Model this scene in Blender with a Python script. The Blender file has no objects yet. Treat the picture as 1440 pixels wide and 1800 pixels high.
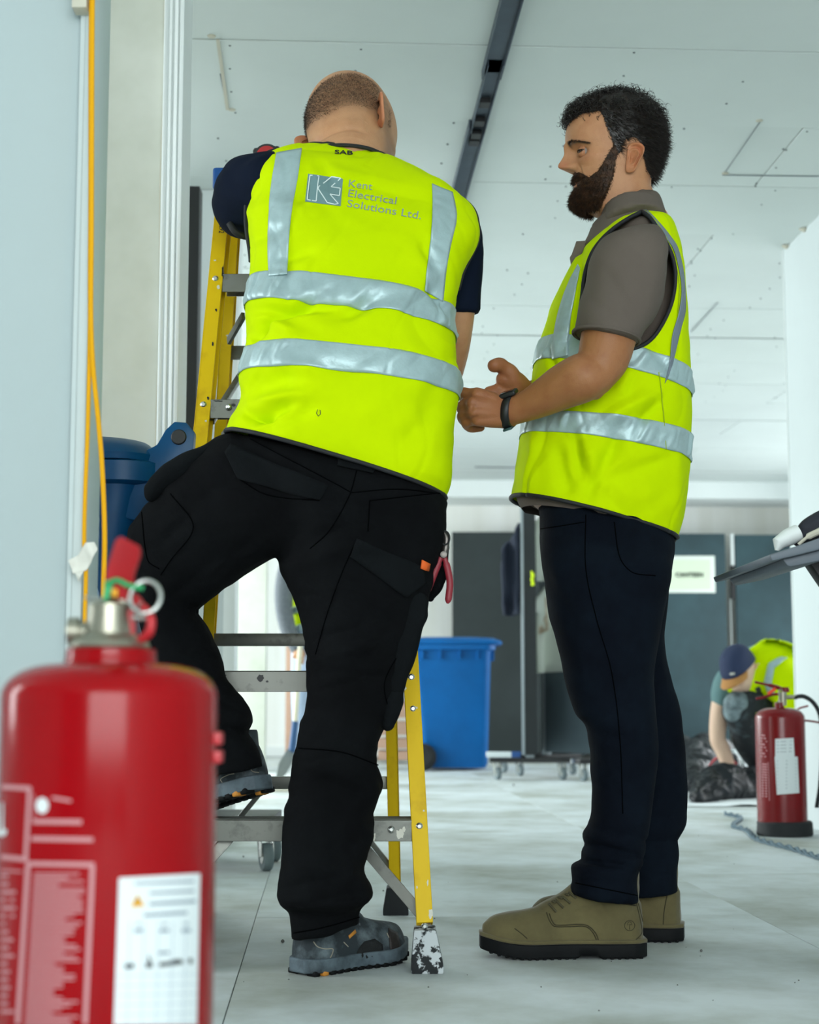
import bpy, bmesh, math, random
import numpy as np
from mathutils import Vector, Matrix
from mathutils.bvhtree import BVHTree
from math import sin, cos, pi, atan, radians

random.seed(7)
SC = bpy.context.scene
COL = SC.collection
PI = math.pi

# ------------------------------------------------------------------ camera
F = 2800.0                      # focal length in pixels of the 1440x1800 frame
PT = atan(328.0 / F)            # upward pitch
CZ = 0.52                       # camera height
cd = bpy.data.cameras.new('camera')
cam = bpy.data.objects.new('camera', cd)
COL.objects.link(cam)
cam.location = (0, 0, CZ)
cam.rotation_euler = (PI / 2 + PT, 0, 0)
cd.sensor_fit = 'HORIZONTAL'
cd.sensor_width = 24.0
cd.lens = F / 1440 * 24.0
cd.clip_start = 0.05
cd.clip_end = 100
cd.dof.use_dof = True
cd.dof.focus_distance = 3.25
cd.dof.aperture_fstop = 4.2
SC.camera = cam

# ------------------------------------------------------------------ light
w = bpy.data.worlds.new('overcast_sky')
SC.world = w
w.use_nodes = True
w.node_tree.nodes['Background'].inputs[0].default_value = (0.86, 0.95, 1.0, 1)
w.node_tree.nodes['Background'].inputs[1].default_value = 1.0

ROOM_A = radians(3.05)
def RM(x, y, z):
    """room coordinates -> world"""
    return Vector((x * cos(ROOM_A) - y * sin(ROOM_A), x * sin(ROOM_A) + y * cos(ROOM_A), z))

def area(name, loc, target, sx, sy, power, col=(1, 1, 1)):
    l = bpy.data.lights.new(name, 'AREA')
    l.shape = 'RECTANGLE'; l.size = sx; l.size_y = sy
    l.energy = power; l.color = col
    o = bpy.data.objects.new(name, l)
    COL.objects.link(o)
    o.location = loc
    o.rotation_euler = (Vector(target) - Vector(loc)).to_track_quat('-Z', 'Y').to_euler()
    return o
DAY = (0.93, 0.98, 1.0)
area('window_light_right', RM(6.0, 10.2, 1.35), RM(1.2, 8.6, -1.6), 7.0, 1.4, 135, DAY)
area('fill_light_left', RM(-3.8, 9.3, 1.5), RM(0.3, 8.0, -1.0), 6.0, 1.4, 340, DAY)  # unseen fill lamp before the closed left wall, added for the far floor
area('fill_light_behind', RM(0.4, -3.4, 1.5), RM(0.4, 4, 1.3), 3.6, 1.9, 135, DAY)  # unseen soft fill lamp behind the camera, no window in that wall
area('fill_light_near_left', RM(-3.4, 3.0, 1.4), RM(0.5, 3.1, 1.1), 1.1, 1.7, 38, DAY)  # added fill lamp between the partitions, lifts beige wall and ladder man
SC.view_settings.view_transform = 'Standard'
SC.view_settings.look = 'None'
SC.view_settings.gamma = 1
SC.view_settings.use_curve_mapping = False
SC.view_settings.exposure = 0.72

# ------------------------------------------------------------------ helpers
def P(x, y, Y):
    a = (x - 720) / F; b = (900 - y) / F
    t = Y / (cos(PT) - b * sin(PT))
    return Vector((a * t, Y, CZ + t * (sin(PT) + b * cos(PT))))

def ray(x, y):
    return (P(x, y, 1.0) - Vector((0, 0, CZ))).normalized()

def fz(x, y):
    """floor point seen at pixel"""
    d = P(x, y, 1.0)
    k = CZ / (CZ - d.z)
    return Vector((d.x * k, k, 0))

def proj(v):
    """numpy (n,3) world -> (n,2) pixels"""
    v = np.asarray(v, float)
    dy = v[:, 1]; dz = v[:, 2] - CZ
    depth = dy * cos(PT) + dz * sin(PT)
    up = -dy * sin(PT) + dz * cos(PT)
    return np.stack([720 + F * v[:, 0] / depth, 900 - F * up / depth], 1)

def lin(c):
    return tuple((v / 12.92 if v <= 0.04045 else ((v + 0.055) / 1.055) ** 2.4) for v in c)

def hexc(s):
    return lin(tuple(int(s[i:i + 2], 16) / 255 for i in (0, 2, 4)))

MATS = {}
def M(name, col, rough=0.6, metal=0.0, var=0.0, vscale=6.0, col2=None, bump=0.0, bscale=60.0,
      sheen=0.0, coat=0.0, spec=0.5, detail=4.0, sss=0.0, stretch=None, vc=False, fac=(0.35, 0.7), weave=0.0, wscale=900):
    if name in MATS: return MATS[name]
    m = bpy.data.materials.new(name)
    m.use_nodes = True
    nt = m.node_tree; N = nt.nodes; L = nt.links
    b = N['Principled BSDF']
    col = hexc(col) if isinstance(col, str) else col
    b.inputs['Base Color'].default_value = (*col, 1)
    b.inputs['Roughness'].default_value = rough
    b.inputs['Metallic'].default_value = metal
    b.inputs['Specular IOR Level'].default_value = spec
    if sheen: b.inputs['Sheen Weight'].default_value = sheen; b.inputs['Sheen Roughness'].default_value = 0.5
    if coat: b.inputs['Coat Weight'].default_value = coat; b.inputs['Coat Roughness'].default_value = 0.08
    if sss:
        b.inputs['Subsurface Weight'].default_value = sss
        b.inputs['Subsurface Radius'].default_value = (1.0, 0.35, 0.2)
        b.inputs['Subsurface Scale'].default_value = 0.006
    tc = N.new('ShaderNodeTexCoord')
    src = tc.outputs['Object']
    if stretch:
        mp = N.new('ShaderNodeMapping'); L.new(src, mp.inputs[0]); mp.inputs['Scale'].default_value = stretch
        src = mp.outputs[0]
    cur = None
    if var or col2:
        n = N.new('ShaderNodeTexNoise'); L.new(src, n.inputs['Vector'])
        n.inputs['Scale'].default_value = vscale; n.inputs['Detail'].default_value = detail
        n.inputs['Roughness'].default_value = 0.62
        r = N.new('ShaderNodeMapRange'); L.new(n.outputs[0], r.inputs[0])
        r.inputs[1].default_value = fac[0]; r.inputs[2].default_value = fac[1]
        mx = N.new('ShaderNodeMix'); mx.data_type = 'RGBA'
        L.new(r.outputs[0], mx.inputs[0])
        c2 = (hexc(col2) if isinstance(col2, str) else col2) if col2 else tuple(c * (1 - var) for c in col)
        mx.inputs[6].default_value = (*col, 1); mx.inputs[7].default_value = (*c2, 1)
        cur = mx.outputs[2]
    if vc:
        at = N.new('ShaderNodeAttribute'); at.attribute_name = 'tint'
        mx = N.new('ShaderNodeMix'); mx.data_type = 'RGBA'; mx.blend_type = 'MULTIPLY'
        mx.inputs[0].default_value = 1.0
        if cur: L.new(cur, mx.inputs[6])
        else: mx.inputs[6].default_value = (*col, 1)
        L.new(at.outputs['Color'], mx.inputs[7])
        cur = mx.outputs[2]
    if cur: L.new(cur, b.inputs['Base Color'])
    if bump or weave:
        prev = None
        if bump:
            n = N.new('ShaderNodeTexNoise'); L.new(src, n.inputs['Vector'])
            n.inputs['Scale'].default_value = bscale; n.inputs['Detail'].default_value = 3
            bp = N.new('ShaderNodeBump'); bp.inputs['Strength'].default_value = bump
            bp.inputs['Distance'].default_value = 0.002
            L.new(n.outputs[0], bp.inputs['Height']); prev = bp
        if weave:
            wv = N.new('ShaderNodeTexVoronoi'); L.new(tc.outputs['Object'], wv.inputs['Vector'])
            wv.inputs['Scale'].default_value = wscale
            bp = N.new('ShaderNodeBump'); bp.inputs['Strength'].default_value = weave
            bp.inputs['Distance'].default_value = 0.0006
            L.new(wv.outputs['Distance'], bp.inputs['Height'])
            if prev: L.new(prev.outputs[0], bp.inputs['Normal'])
            prev = bp
        L.new(prev.outputs[0], b.inputs['Normal'])
    MATS[name] = m
    return m

def tag(o, label=None, cat=None, group=None, kind=None):
    if label: o['label'] = label
    if cat: o['category'] = cat
    if group: o['group'] = group
    if kind: o['kind'] = kind
    return o

def thing(name, label, cat, loc=(0, 0, 0), group=None, rz=0):
    o = bpy.data.objects.new(name, None)
    COL.objects.link(o)
    o.empty_display_size = 0.1
    o.location = loc; o.rotation_euler = (0, 0, rz)
    return tag(o, label, cat, group)

def wmat(o):
    """world matrix from own chain (no depsgraph needed)"""
    m = Matrix.LocRotScale(o.location, o.rotation_euler, o.scale)
    if o.parent:
        return wmat(o.parent) @ o.matrix_parent_inverse @ m
    return m

def link(name, me, mat, parent=None, world=True, smooth=True, kind=None, label=None):
    o = bpy.data.objects.new(name, me)
    COL.objects.link(o)
    if mat is not None:
        if isinstance(mat, (list, tuple)):
            for q in mat: me.materials.append(q)
        elif len(me.materials) == 0: me.materials.append(mat)
    if smooth and len(me.polygons):
        me.polygons.foreach_set('use_smooth', [True] * len(me.polygons))
    if parent is not None:
        o.parent = parent
        if world: o.matrix_parent_inverse = wmat(parent).inverted()
    if kind: o['kind'] = kind
    if label: o['label'] = label
    return o

def pymesh(vs, fs, name='m'):
    me = bpy.data.meshes.new(name)
    me.from_pydata([tuple(v) for v in vs], [], [tuple(f) for f in fs])
    me.update()
    return me

class MB:
    """collects pieces of geometry into one mesh"""
    def __init__(s): s.v = []; s.f = []
    def add(s, vs, fs):
        n = len(s.v)
        s.v += [tuple(map(float, v)) for v in vs]; s.f += [tuple(int(i) + n for i in f) for f in fs]
        return s
    def box(s, c, size, rz=0, m=None):
        x, y, z = size[0] / 2, size[1] / 2, size[2] / 2
        vs = [Vector((a * x, b * y, c2 * z)) for a in (-1, 1) for b in (-1, 1) for c2 in (-1, 1)]
        R = Matrix.Rotation(rz, 4, 'Z')
        if m is not None: R = m
        vs = [R @ v + Vector(c) for v in vs]
        return s.add(vs, [(0, 1, 3, 2), (4, 6, 7, 5), (0, 4, 5, 1), (2, 3, 7, 6), (0, 2, 6, 4), (1, 5, 7, 3)])
    def beam(s, A, B, wdir, w_, d_, ddir=None, taper=1.0):
        A, B = Vector(A), Vector(B); t = (B - A).normalized()
        W = Vector(wdir); W = (W - t * W.dot(t)).normalized()
        D = t.cross(W).normalized()
        vs = []
        for k, Q in enumerate((A, B)):
            f = 1 if k == 0 else taper
            for a, b in ((-1, -1), (1, -1), (1, 1), (-1, 1)):
                vs.append(Q + W * a * w_ / 2 * f + D * b * d_ / 2 * f)
        return s.add(vs, [(3, 2, 1, 0), (4, 5, 6, 7), (0, 1, 5, 4), (1, 2, 6, 5), (2, 3, 7, 6), (3, 0, 4, 7)])
    def tube(s, pts, r, n=10, cap=True, flat=1.0):
        vs, fs = tube(pts, r, n, cap, flat); return s.add(vs, fs)
    def lathe(s, prof, c=(0, 0, 0), n=48, axis=None):
        vs, fs = [], []
        R = Matrix.Identity(3)
        if axis is not None: R = Vector((0, 0, 1)).rotation_difference(Vector(axis)).to_matrix()
        c = Vector(c)
        for (r, z) in prof:
            for k in range(n):
                a = 2 * PI * k / n
                vs.append(R @ Vector((r * cos(a), r * sin(a), z)) + c)
        m = len(prof)
        for i in range(m - 1):
            for k in range(n):
                k2 = (k + 1) % n
                fs.append((i * n + k, i * n + k2, (i + 1) * n + k2, (i + 1) * n + k))
        fs.append(tuple(range(n))[::-1]); fs.append(tuple((m - 1) * n + k for k in range(n)))
        return s.add(vs, fs)
    def prism(s, pts, h, m=None):
        """2D outline (x,z) extruded along y by h, transform m"""
        n = len(pts)
        vs = [Vector((p[0], -h / 2, p[1])) for p in pts] + [Vector((p[0], h / 2, p[1])) for p in pts]
        if m is not None: vs = [m @ v for v in vs]
        fs = [tuple(range(n)), tuple(range(2 * n - 1, n - 1, -1))]
        fs += [(i, i + n, (i + 1) % n + n, (i + 1) % n) for i in range(n)]
        return s.add(vs, fs)
    def mesh(s, bevel=0, seg=2, name='m'):
        me = pymesh(s.v, s.f, name)
        bm = bmesh.new(); bm.from_mesh(me)
        bmesh.ops.recalc_face_normals(bm, faces=bm.faces)
        if bevel:
            es = [e for e in bm.edges if len(e.link_faces) == 2 and e.calc_face_angle(0) > 0.6]
            bmesh.ops.bevel(bm, geom=es, offset=bevel, segments=seg, affect='EDGES', profile=0.6)
        bm.to_mesh(me); bm.free()
        return me
    def build(s, name, mat, parent=None, bevel=0, seg=2, smooth=False, world=True, kind=None, label=None):
        me = s.mesh(bevel, seg, name)
        o = link(name, me, mat, parent, world, smooth or bevel > 0, kind, label)
        if bevel > 0 or smooth:
            try: me.set_sharp_from_angle(angle=radians(42))
            except Exception: pass
        return o

def frames(pts):
    pts = [Vector(p) for p in pts]
    n = len(pts); T = []
    for i in range(n):
        t = pts[min(i + 1, n - 1)] - pts[max(i - 1, 0)]
        T.append(t.normalized() if t.length > 1e-9 else Vector((0, 0, 1)))
    u = Vector((0, 0, 1)) if abs(T[0].z) < 0.9 else Vector((1, 0, 0))
    u = (u - T[0] * u.dot(T[0])).normalized()
    out = []
    for t in T:
        u = (u - t * u.dot(t))
        u = u.normalized() if u.length > 1e-6 else t.orthogonal().normalized()
        out.append((t, u, t.cross(u)))
    return pts, out

def tube(pts, r, n=10, cap=True, flat=1.0):
    pts, fr = frames(pts)
    m = len(pts)
    rr = [r] * m if isinstance(r, (int, float)) else list(r)
    vs, fs = [], []
    for p, (t, u, v), q in zip(pts, fr, rr):
        for k in range(n):
            a = 2 * PI * k / n
            vs.append(p + u * cos(a) * q + v * sin(a) * q * flat)
    for i in range(m - 1):
        for k in range(n):
            k2 = (k + 1) % n
            fs.append((i * n + k, i * n + k2, (i + 1) * n + k2, (i + 1) * n + k))
    if cap:
        fs.append(tuple(range(n))[::-1]); fs.append(tuple((m - 1) * n + k for k in range(n)))
    return vs, fs

def crom(ts, vals, q):
    """Catmull-Rom through vals (n,k) at knots ts, sampled at q"""
    ts = np.asarray(ts, float); V = np.asarray(vals, float)
    if V.ndim == 1: V = V[:, None]
    q = np.clip(np.asarray(q, float), ts[0], ts[-1])
    n = len(ts)
    m = np.zeros_like(V)
    for i in range(n):
        a, b = max(i - 1, 0), min(i + 1, n - 1)
        m[i] = (V[b] - V[a]) / (ts[b] - ts[a])
    i = np.clip(np.searchsorted(ts, q, side='right') - 1, 0, n - 2)
    h = (ts[i + 1] - ts[i]); s = (q - ts[i]) / h
    s = s[:, None]; h = h[:, None]
    return ((2 * s**3 - 3 * s**2 + 1) * V[i] + (s**3 - 2 * s**2 + s) * h * m[i]
            + (-2 * s**3 + 3 * s**2) * V[i + 1] + (s**3 - s**2) * h * m[i + 1])

def curve_pts(pts, n=24):
    pts = np.array([tuple(p) for p in pts], float)
    d = np.r_[0, np.cumsum(np.linalg.norm(np.diff(pts, axis=0), axis=1))]
    return [Vector(v) for v in crom(d, pts, np.linspace(0, d[-1], n))]

def ctube(pts, r, n=24, sides=10, round_ends=False):
    """smooth tube through points; r list per point"""
    P0 = np.array([tuple(p) for p in pts], float)
    d = np.r_[0, np.cumsum(np.linalg.norm(np.diff(P0, axis=0), axis=1))]
    q = np.linspace(0, d[-1], n)
    if isinstance(r, (int, float)): r = [r] * len(pts)
    C = crom(d, P0, q); R = crom(d, np.array(r, float), q)[:, 0]
    if round_ends:
        t0 = (C[0] - C[1]); t0 /= np.linalg.norm(t0)
        t1 = (C[-1] - C[-2]); t1 /= np.linalg.norm(t1)
        pre, prr, post, por = [], [], [], []
        for a in (80, 60, 38, 18):
            pre.append(C[0] + t0 * R[0] * sin(radians(a))); prr.append(R[0] * cos(radians(a)))
        for a in (18, 38, 60, 80):
            post.append(C[-1] + t1 * R[-1] * sin(radians(a))); por.append(R[-1] * cos(radians(a)))
        C = np.vstack([pre, C, post]); R = np.r_[prr, R, por]
    return tube([Vector(c) for c in C], list(R), sides)

RNG = np.random.RandomState(5)
def fbm(p, scale, seed=0, n=9):
    """smooth pseudo noise from sines, approx -1..1"""
    rs = np.random.RandomState(seed)
    p = np.asarray(p, float) * scale
    out = np.zeros(len(p)); warp = np.zeros((len(p), 3))
    for k in range(3):
        d = rs.normal(size=3); warp += np.sin(p @ d * 0.7 + rs.rand() * 6.28)[:, None] * rs.normal(size=3) * 0.5
    q = p + warp
    for k in range(n):
        d = rs.normal(size=3); d /= np.linalg.norm(d)
        f = 0.6 + 1.5 * rs.rand()
        out += np.sin(q @ d * f * 2.0 + rs.rand() * 6.28) / f
    return out / (n ** 0.5) * 1.1

def co_of(me):
    a = np.empty(len(me.vertices) * 3); me.vertices.foreach_get('co', a); return a.reshape(-1, 3)
def no_of(me):
    a = np.empty(len(me.vertices) * 3); me.vertex_normals.foreach_get('vector', a); return a.reshape(-1, 3)
def set_co(me, a):
    me.vertices.foreach_set('co', np.asarray(a, float).ravel()); me.update()

def union(parts, voxel=0.006, smooth=4, name='u'):
    """parts: list of (verts, faces) -> single skin"""
    mb = MB()
    for vs, fs in parts: mb.add(vs, fs)
    me = pymesh(mb.v, mb.f, name)
    bm = bmesh.new(); bm.from_mesh(me); bmesh.ops.recalc_face_normals(bm, faces=bm.faces); bm.to_mesh(me); bm.free()
    o = bpy.data.objects.new('tmp', me); COL.objects.link(o)
    r = o.modifiers.new('r', 'REMESH'); r.mode = 'VOXEL'; r.voxel_size = voxel; r.adaptivity = 0
    if smooth:
        s = o.modifiers.new('s', 'SMOOTH'); s.factor = 0.5; s.iterations = smooth
    dg = bpy.context.evaluated_depsgraph_get()
    dg.update()
    out = bpy.data.meshes.new_from_object(o.evaluated_get(dg))
    bpy.data.objects.remove(o); bpy.data.meshes.remove(me)
    return out

def bvh(me_or_objs):
    vs, fs = [], []
    if not isinstance(me_or_objs, (list, tuple)): me_or_objs = [me_or_objs]
    for me in me_or_objs:
        if isinstance(me, bpy.types.Object):
            W = wmat(me); me = me.data
            c = [W @ v.co for v in me.vertices]
        else: c = [v.co.copy() for v in me.vertices]
        n = len(vs); vs += c
        fs += [tuple(i + n for i in p.vertices) for p in me.polygons]
    return BVHTree.FromPolygons(vs, fs)

def drape_pts(pts, tree, off=0.001):
    """pixel points -> points on the surface of the tree, pushed out by off"""
    out = []; last = None
    o = Vector((0, 0, CZ))
    for (x, y) in pts:
        d = ray(x, y)
        h, n, i, dist = tree.ray_cast(o, d)
        if h is None:
            if last is None: out.append(None); continue
            h = o + d * ((last[0] - o).length); n = last[1]
        else:
            if n.dot(d) > 0: n = -n
            last = (h, n)
        out.append(h + n * off)
    good = [p for p in out if p is not None]
    if not good: return None
    return [p if p is not None else good[0] for p in out]

def quad_grid(c, nu, nv):
    """4 corner pixels (tl,tr,br,bl) -> grid of pixel points"""
    tl, tr, br, bl = [Vector((p[0], p[1])) for p in c]
    g = []
    for j in range(nv + 1):
        for i in range(nu + 1):
            u, v = i / nu, j / nv
            p = (tl * (1 - u) + tr * u) * (1 - v) + (bl * (1 - u) + br * u) * v
            g.append((p.x, p.y))
    return g

def patch(name, c, tree, mat, parent, off=0.003, nu=8, nv=8, rim=True, warp=None, label=None, thick=None):
    g = quad_grid(c, nu, nv)
    if warp: g = [warp(*p) for p in g]
    v = drape_pts(g, tree, off)
    if v is None: return None
    fs = [(j * (nu + 1) + i, (j + 1) * (nu + 1) + i, (j + 1) * (nu + 1) + i + 1, j * (nu + 1) + i + 1)
          for j in range(nv) for i in range(nu)]
    if rim:
        t = thick or off * 1.6
        w_ = drape_pts(g, tree, off - t)
        n = len(v)
        v = v + w_
        ring = [i for i in range(nu + 1)] + [j * (nu + 1) + nu for j in range(1, nv + 1)] + \
               [nv * (nu + 1) + i for i in range(nu - 1, -1, -1)] + [j * (nu + 1) for j in range(nv - 1, 0, -1)]
        for a, b in zip(ring, ring[1:] + ring[:1]): fs.append((a, b, b + n, a + n))
    me = pymesh(v, fs, name)
    return link(name, me, mat, parent, True, True, label=label)

def seam(name, pts, tree, mat, parent, r=0.0015, off=0.0005, n=30, label=None, sides=6):
    q = curve_pts([(p[0], p[1], 0) for p in pts], n)
    v = drape_pts([(p.x, p.y) for p in q], tree, off)
    vs, fs = tube(v, r, sides)
    return link(name, pymesh(vs, fs, name), mat, parent, label=label)

def multi_seam(name, lines, tree, mat, parent, r=0.0015, off=0.0005, n=24, sides=6, kind='stuff'):
    mb = MB()
    for pts in lines:
        q = curve_pts([(p[0], p[1], 0) for p in pts], n) if len(pts) > 2 else \
            [Vector((pts[0][0] + (pts[1][0] - pts[0][0]) * k / (n - 1), pts[0][1] + (pts[1][1] - pts[0][1]) * k / (n - 1), 0)) for k in range(n)]
        v = drape_pts([(p.x, p.y) for p in q], tree, off)
        if v: mb.add(*tube(v, r, sides))
    return link(name, mb.mesh(), mat, parent, kind=kind)

def text_geo(s, size=1.0, fatten=0.0):
    """text as flat 2D verts/faces; x right, y up, baseline 0"""
    c = bpy.data.curves.new('t', 'FONT'); c.body = s; c.size = size; c.offset = fatten
    c.fill_mode = 'FRONT'; c.resolution_u = 3
    o = bpy.data.objects.new('t', c); COL.objects.link(o)
    dg = bpy.context.evaluated_depsgraph_get(); dg.update()
    me = bpy.data.meshes.new_from_object(o.evaluated_get(dg))
    v = [(p.co.x, p.co.y) for p in me.vertices]; f = [tuple(p.vertices) for p in me.polygons]
    bpy.data.objects.remove(o); bpy.data.curves.remove(c); bpy.data.meshes.remove(me)
    return v, f

def text_px(name, s, org, xdir, ydir, tree, mat, parent, off=0.0012, fatten=0.0):
    """org px baseline-left; text unit vectors in px (xdir=(dx,dy) per em width, ydir up)"""
    v, f = text_geo(s, 1.0, fatten)
    pts = [(org[0] + x * xdir[0] + y * ydir[0], org[1] + x * xdir[1] + y * ydir[1]) for x, y in v]
    w_ = drape_pts(pts, tree, off)
    return link(name, pymesh(w_, f, name), mat, parent, smooth=False)

def text_flat(name, s, origin, xv, yv, mat, parent, width=None, fatten=0):
    v, f = text_geo(s, 1.0, fatten)
    k = 1.0
    if width: k = width / (max(p[0] for p in v) - min(p[0] for p in v))
    o, xv, yv = Vector(origin), Vector(xv), Vector(yv)
    return link(name, pymesh([o + xv * x * k + yv * y * k for x, y in v], f, name), mat, parent, smooth=False)
# ------------------------------------------------------------------ materials of the room
m_ceil = M('ceiling_board_paint', 'D9E1DE', 0.75, var=0.06, vscale=1.3, bump=0.1, bscale=40)
m_void = M('dark_void', '0C0F11', 0.9)
m_track = M('grey_metal_track', '4E5A66', 0.45, 0.5, var=0.25, vscale=9)
m_white = M('white_paint', 'E6ECEA', 0.55, var=0.05, vscale=2.0, bump=0.05, bscale=30)
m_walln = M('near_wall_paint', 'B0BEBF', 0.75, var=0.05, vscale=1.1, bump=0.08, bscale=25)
m_wallw = M('white_wall_paint', 'CFD8D8', 0.7, var=0.07, vscale=1.1, bump=0.08, bscale=25)
m_plaster = M('beige_plaster', 'DADCD0', 0.85, col2='C4C7B8', vscale=3.2, bump=0.2, bscale=22, fac=(0.38, 0.8))
m_farwall = M('bare_far_wall', 'DCDCD2', 0.85, col2='F0F2EE', vscale=1.0, stretch=(1.6, 1.6, 0.12), fac=(0.4, 0.6))
m_floor = M('dusty_floor_board', 'D6DEE0', 0.55, spec=.3, col2='9EA296', vscale=1.6, bump=0.12, bscale=18, detail=8, fac=(0.40, 0.68))
m_joint = M('floor_joint_dirt', '6A6C68', 0.9)
m_black = M('black_plastic', '16181A', 0.5)
m_screw = M('screw_steel', '5C6468', 0.4, 0.6)
m_filler = M('filler_plaster', 'C9C5B4', 0.9)

def room_box(name, x0, x1, y0, y1, z0, z1, mat, parent=None, kind='structure', bevel=0, label=None, gap=0):
    c = RM((x0 + x1) / 2, (y0 + y1) / 2, (z0 + z1) / 2)
    mb = MB().box((0, 0, 0), (x1 - x0 - gap, y1 - y0 - gap, z1 - z0))
    o = mb.build(name, mat, None, bevel=bevel, world=False)
    o.location = c; o.rotation_euler = (0, 0, ROOM_A)
    if parent is not None:
        o.parent = parent; o.matrix_parent_inverse = wmat(parent).inverted()
    elif kind: o['kind'] = kind
    if label: o['label'] = label
    return o

HC = 2.45
# ---- floor: sheets of board laid with tight joints
floor = room_box('floor', -4, 6.2, -4, 14.9, -0.08, -0.004, m_joint)
BW, BL = 1.2, 2.4
fb = MB().box((0, 0, 0), (BW - 0.0018, BL - 0.0018, 0.01)).mesh(0.0008, 1)
fb.materials.append(m_floor)
xj = 0.10          # joint line seen running away at the left of the frame
for i in range(-3, 6):
    for j in range(-2, 7):
        x = xj - 0.26 + (i + 0.5) * BW; y = 1.5 + (j + 0.5) * BL + (0.9 if i % 2 else 0)
        if y > 14.2 or x > 6 or x < -3.9: continue
        o = bpy.data.objects.new('floor_board', fb); COL.objects.link(o)
        o.location = RM(x, y, -0.005 + (0.0004 if (i + j) % 2 else 0)); o.rotation_euler = (0, 0, ROOM_A)
        o.parent = floor; o.matrix_parent_inverse = wmat(floor).inverted()
# crumbs and specks lying on the floor
mb = MB()
for (x, y, r) in ((497, 1657, 0.004), (428, 1507, 0.003), (674, 1567, 0.0025), (1233, 1673, 0.003), (903, 1381, 0.006), (1110, 1500, 0.003)):
    q = fz(x, y); mb.lathe([(r * 0.4, 0), (r, r * 0.5), (r * 0.8, r * 1.3), (r * 0.2, r * 1.8)], q, 8)
for k in range(60):
    q = fz(random.uniform(380, 1420), random.uniform(1400, 1780)); r = random.uniform(0.0008, 0.002)
    mb.lathe([(r * 0.4, 0), (r, r * 0.5), (r * 0.3, r * 1.2)], q, 6)
mb.build('floor_debris', m_joint, floor, kind='stuff')

# ---- ceiling: plasterboards screwed to a grid
ceil = room_box('ceiling', -4, 6.2, -4, 14.9, HC + 0.05, HC + 0.15, m_void)
PITCH = 0.63
cb = MB().box((0, 0, 0), (2.4 - 0.004, PITCH - 0.004, 0.0125)).mesh(0.001, 1); cb.materials.append(m_ceil)
cbs = MB().box((0, 0, 0), (2.4 - 0.004, PITCH - 0.030, 0.0125)).mesh(0.001, 1); cbs.materials.append(m_ceil)
sc = MB()
y00 = 4.50 + 0.03
for r in range(-12, 17):
    y0 = y00 + r * PITCH
    if y0 > 14.3: break
    x = -0.78 + (0 if r % 2 else 1.28) - 2.4
    slot = r in (6, 10, 14)
    for c in range(-1, 5):
        xc = x + c * 2.4 + 1.2
        if xc > 6 or xc < -3.8: continue
        sl = slot and xc > 0.6
        o = bpy.data.objects.new('ceiling_board', cbs if sl else cb); COL.objects.link(o)
        o.location = RM(xc, y0 + PITCH / 2 + (0.013 if sl else 0), HC + 0.00625 + random.uniform(0, 0.0025))
        o.rotation_euler = (radians(random.uniform(-0.08, 0.08)), 0, ROOM_A)
        o.parent = ceil; o.matrix_parent_inverse = wmat(ceil).inverted()
        if 0 <= r < 9:
            for sx in (-1.19, -0.79, -0.4, 0.0, 0.4, 0.79, 1.19):
                for sy in (0.03, 0.22, 0.42, 0.60):
                    if random.random() < 0.75:
                        q = RM(xc + sx + random.uniform(-.012, .012), y0 + sy + random.uniform(-.02, .02), HC - 0.0015)
                        sc.lathe([(0.0012, -0.0004), (0.0038, 0), (0.0038, 0.003)], q, 7)
sc.build('screw_heads', m_screw, ceil, kind='stuff')
# filler smears and the open joint strip top left
mb = MB()
A, B = P(383, 68, 4.50), P(400, 188, 5.06)
A.z = B.z = HC - 0.002
mb.beam(A, B, (1, 0, 0), 0.010, 0.004)
for (x, y, dx) in ((372, 64, .02), (408, 193, .02), (1335, 212, .015), (1275, 305, .01)):
    q = P(x, y, 5); k = (HC - CZ) / (q.z - CZ); q = Vector((q.x * k, q.y * k, HC - 0.0015))
    mb.lathe([(0.004, -0.001), (0.012, 0), (0.013, 0.003)], q, 9)
mb.build('filler_strip', m_filler, ceil)
def ceil_pt(x, y, dz=0):
    q = P(x, y, 5); k = (HC + dz - CZ) / (q.z - CZ); return Vector((q.x * k, q.y * k, HC + dz))
mb = MB()
mb.beam(ceil_pt(388, 130, -.002), ceil_pt(399, 186, -.002), (1, 0, 0), 0.005, 0.003)
mb.beam(ceil_pt(1215, 583, -.001), ceil_pt(1262, 532, -.001), (1, 0, 0), 0.003, 0.002)
mb.beam(ceil_pt(1270, 308, -.001), ceil_pt(1440, 310, -.001), (0, 1, 0), 0.004, 0.002)
mb.beam(ceil_pt(1275, 303, -.001), ceil_pt(1338, 212, -.001), (1, 0, 0), 0.0015, 0.002)
mb.beam(ceil_pt(835, 821, -.001), ceil_pt(1210, 826, -.001), (0, 1, 0), 0.04, 0.003)
mb.build('ceiling_gap', m_track, ceil)
for (x, y) in ((1385, 434), (1415, 405), (860, 73)):
    pass
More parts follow.
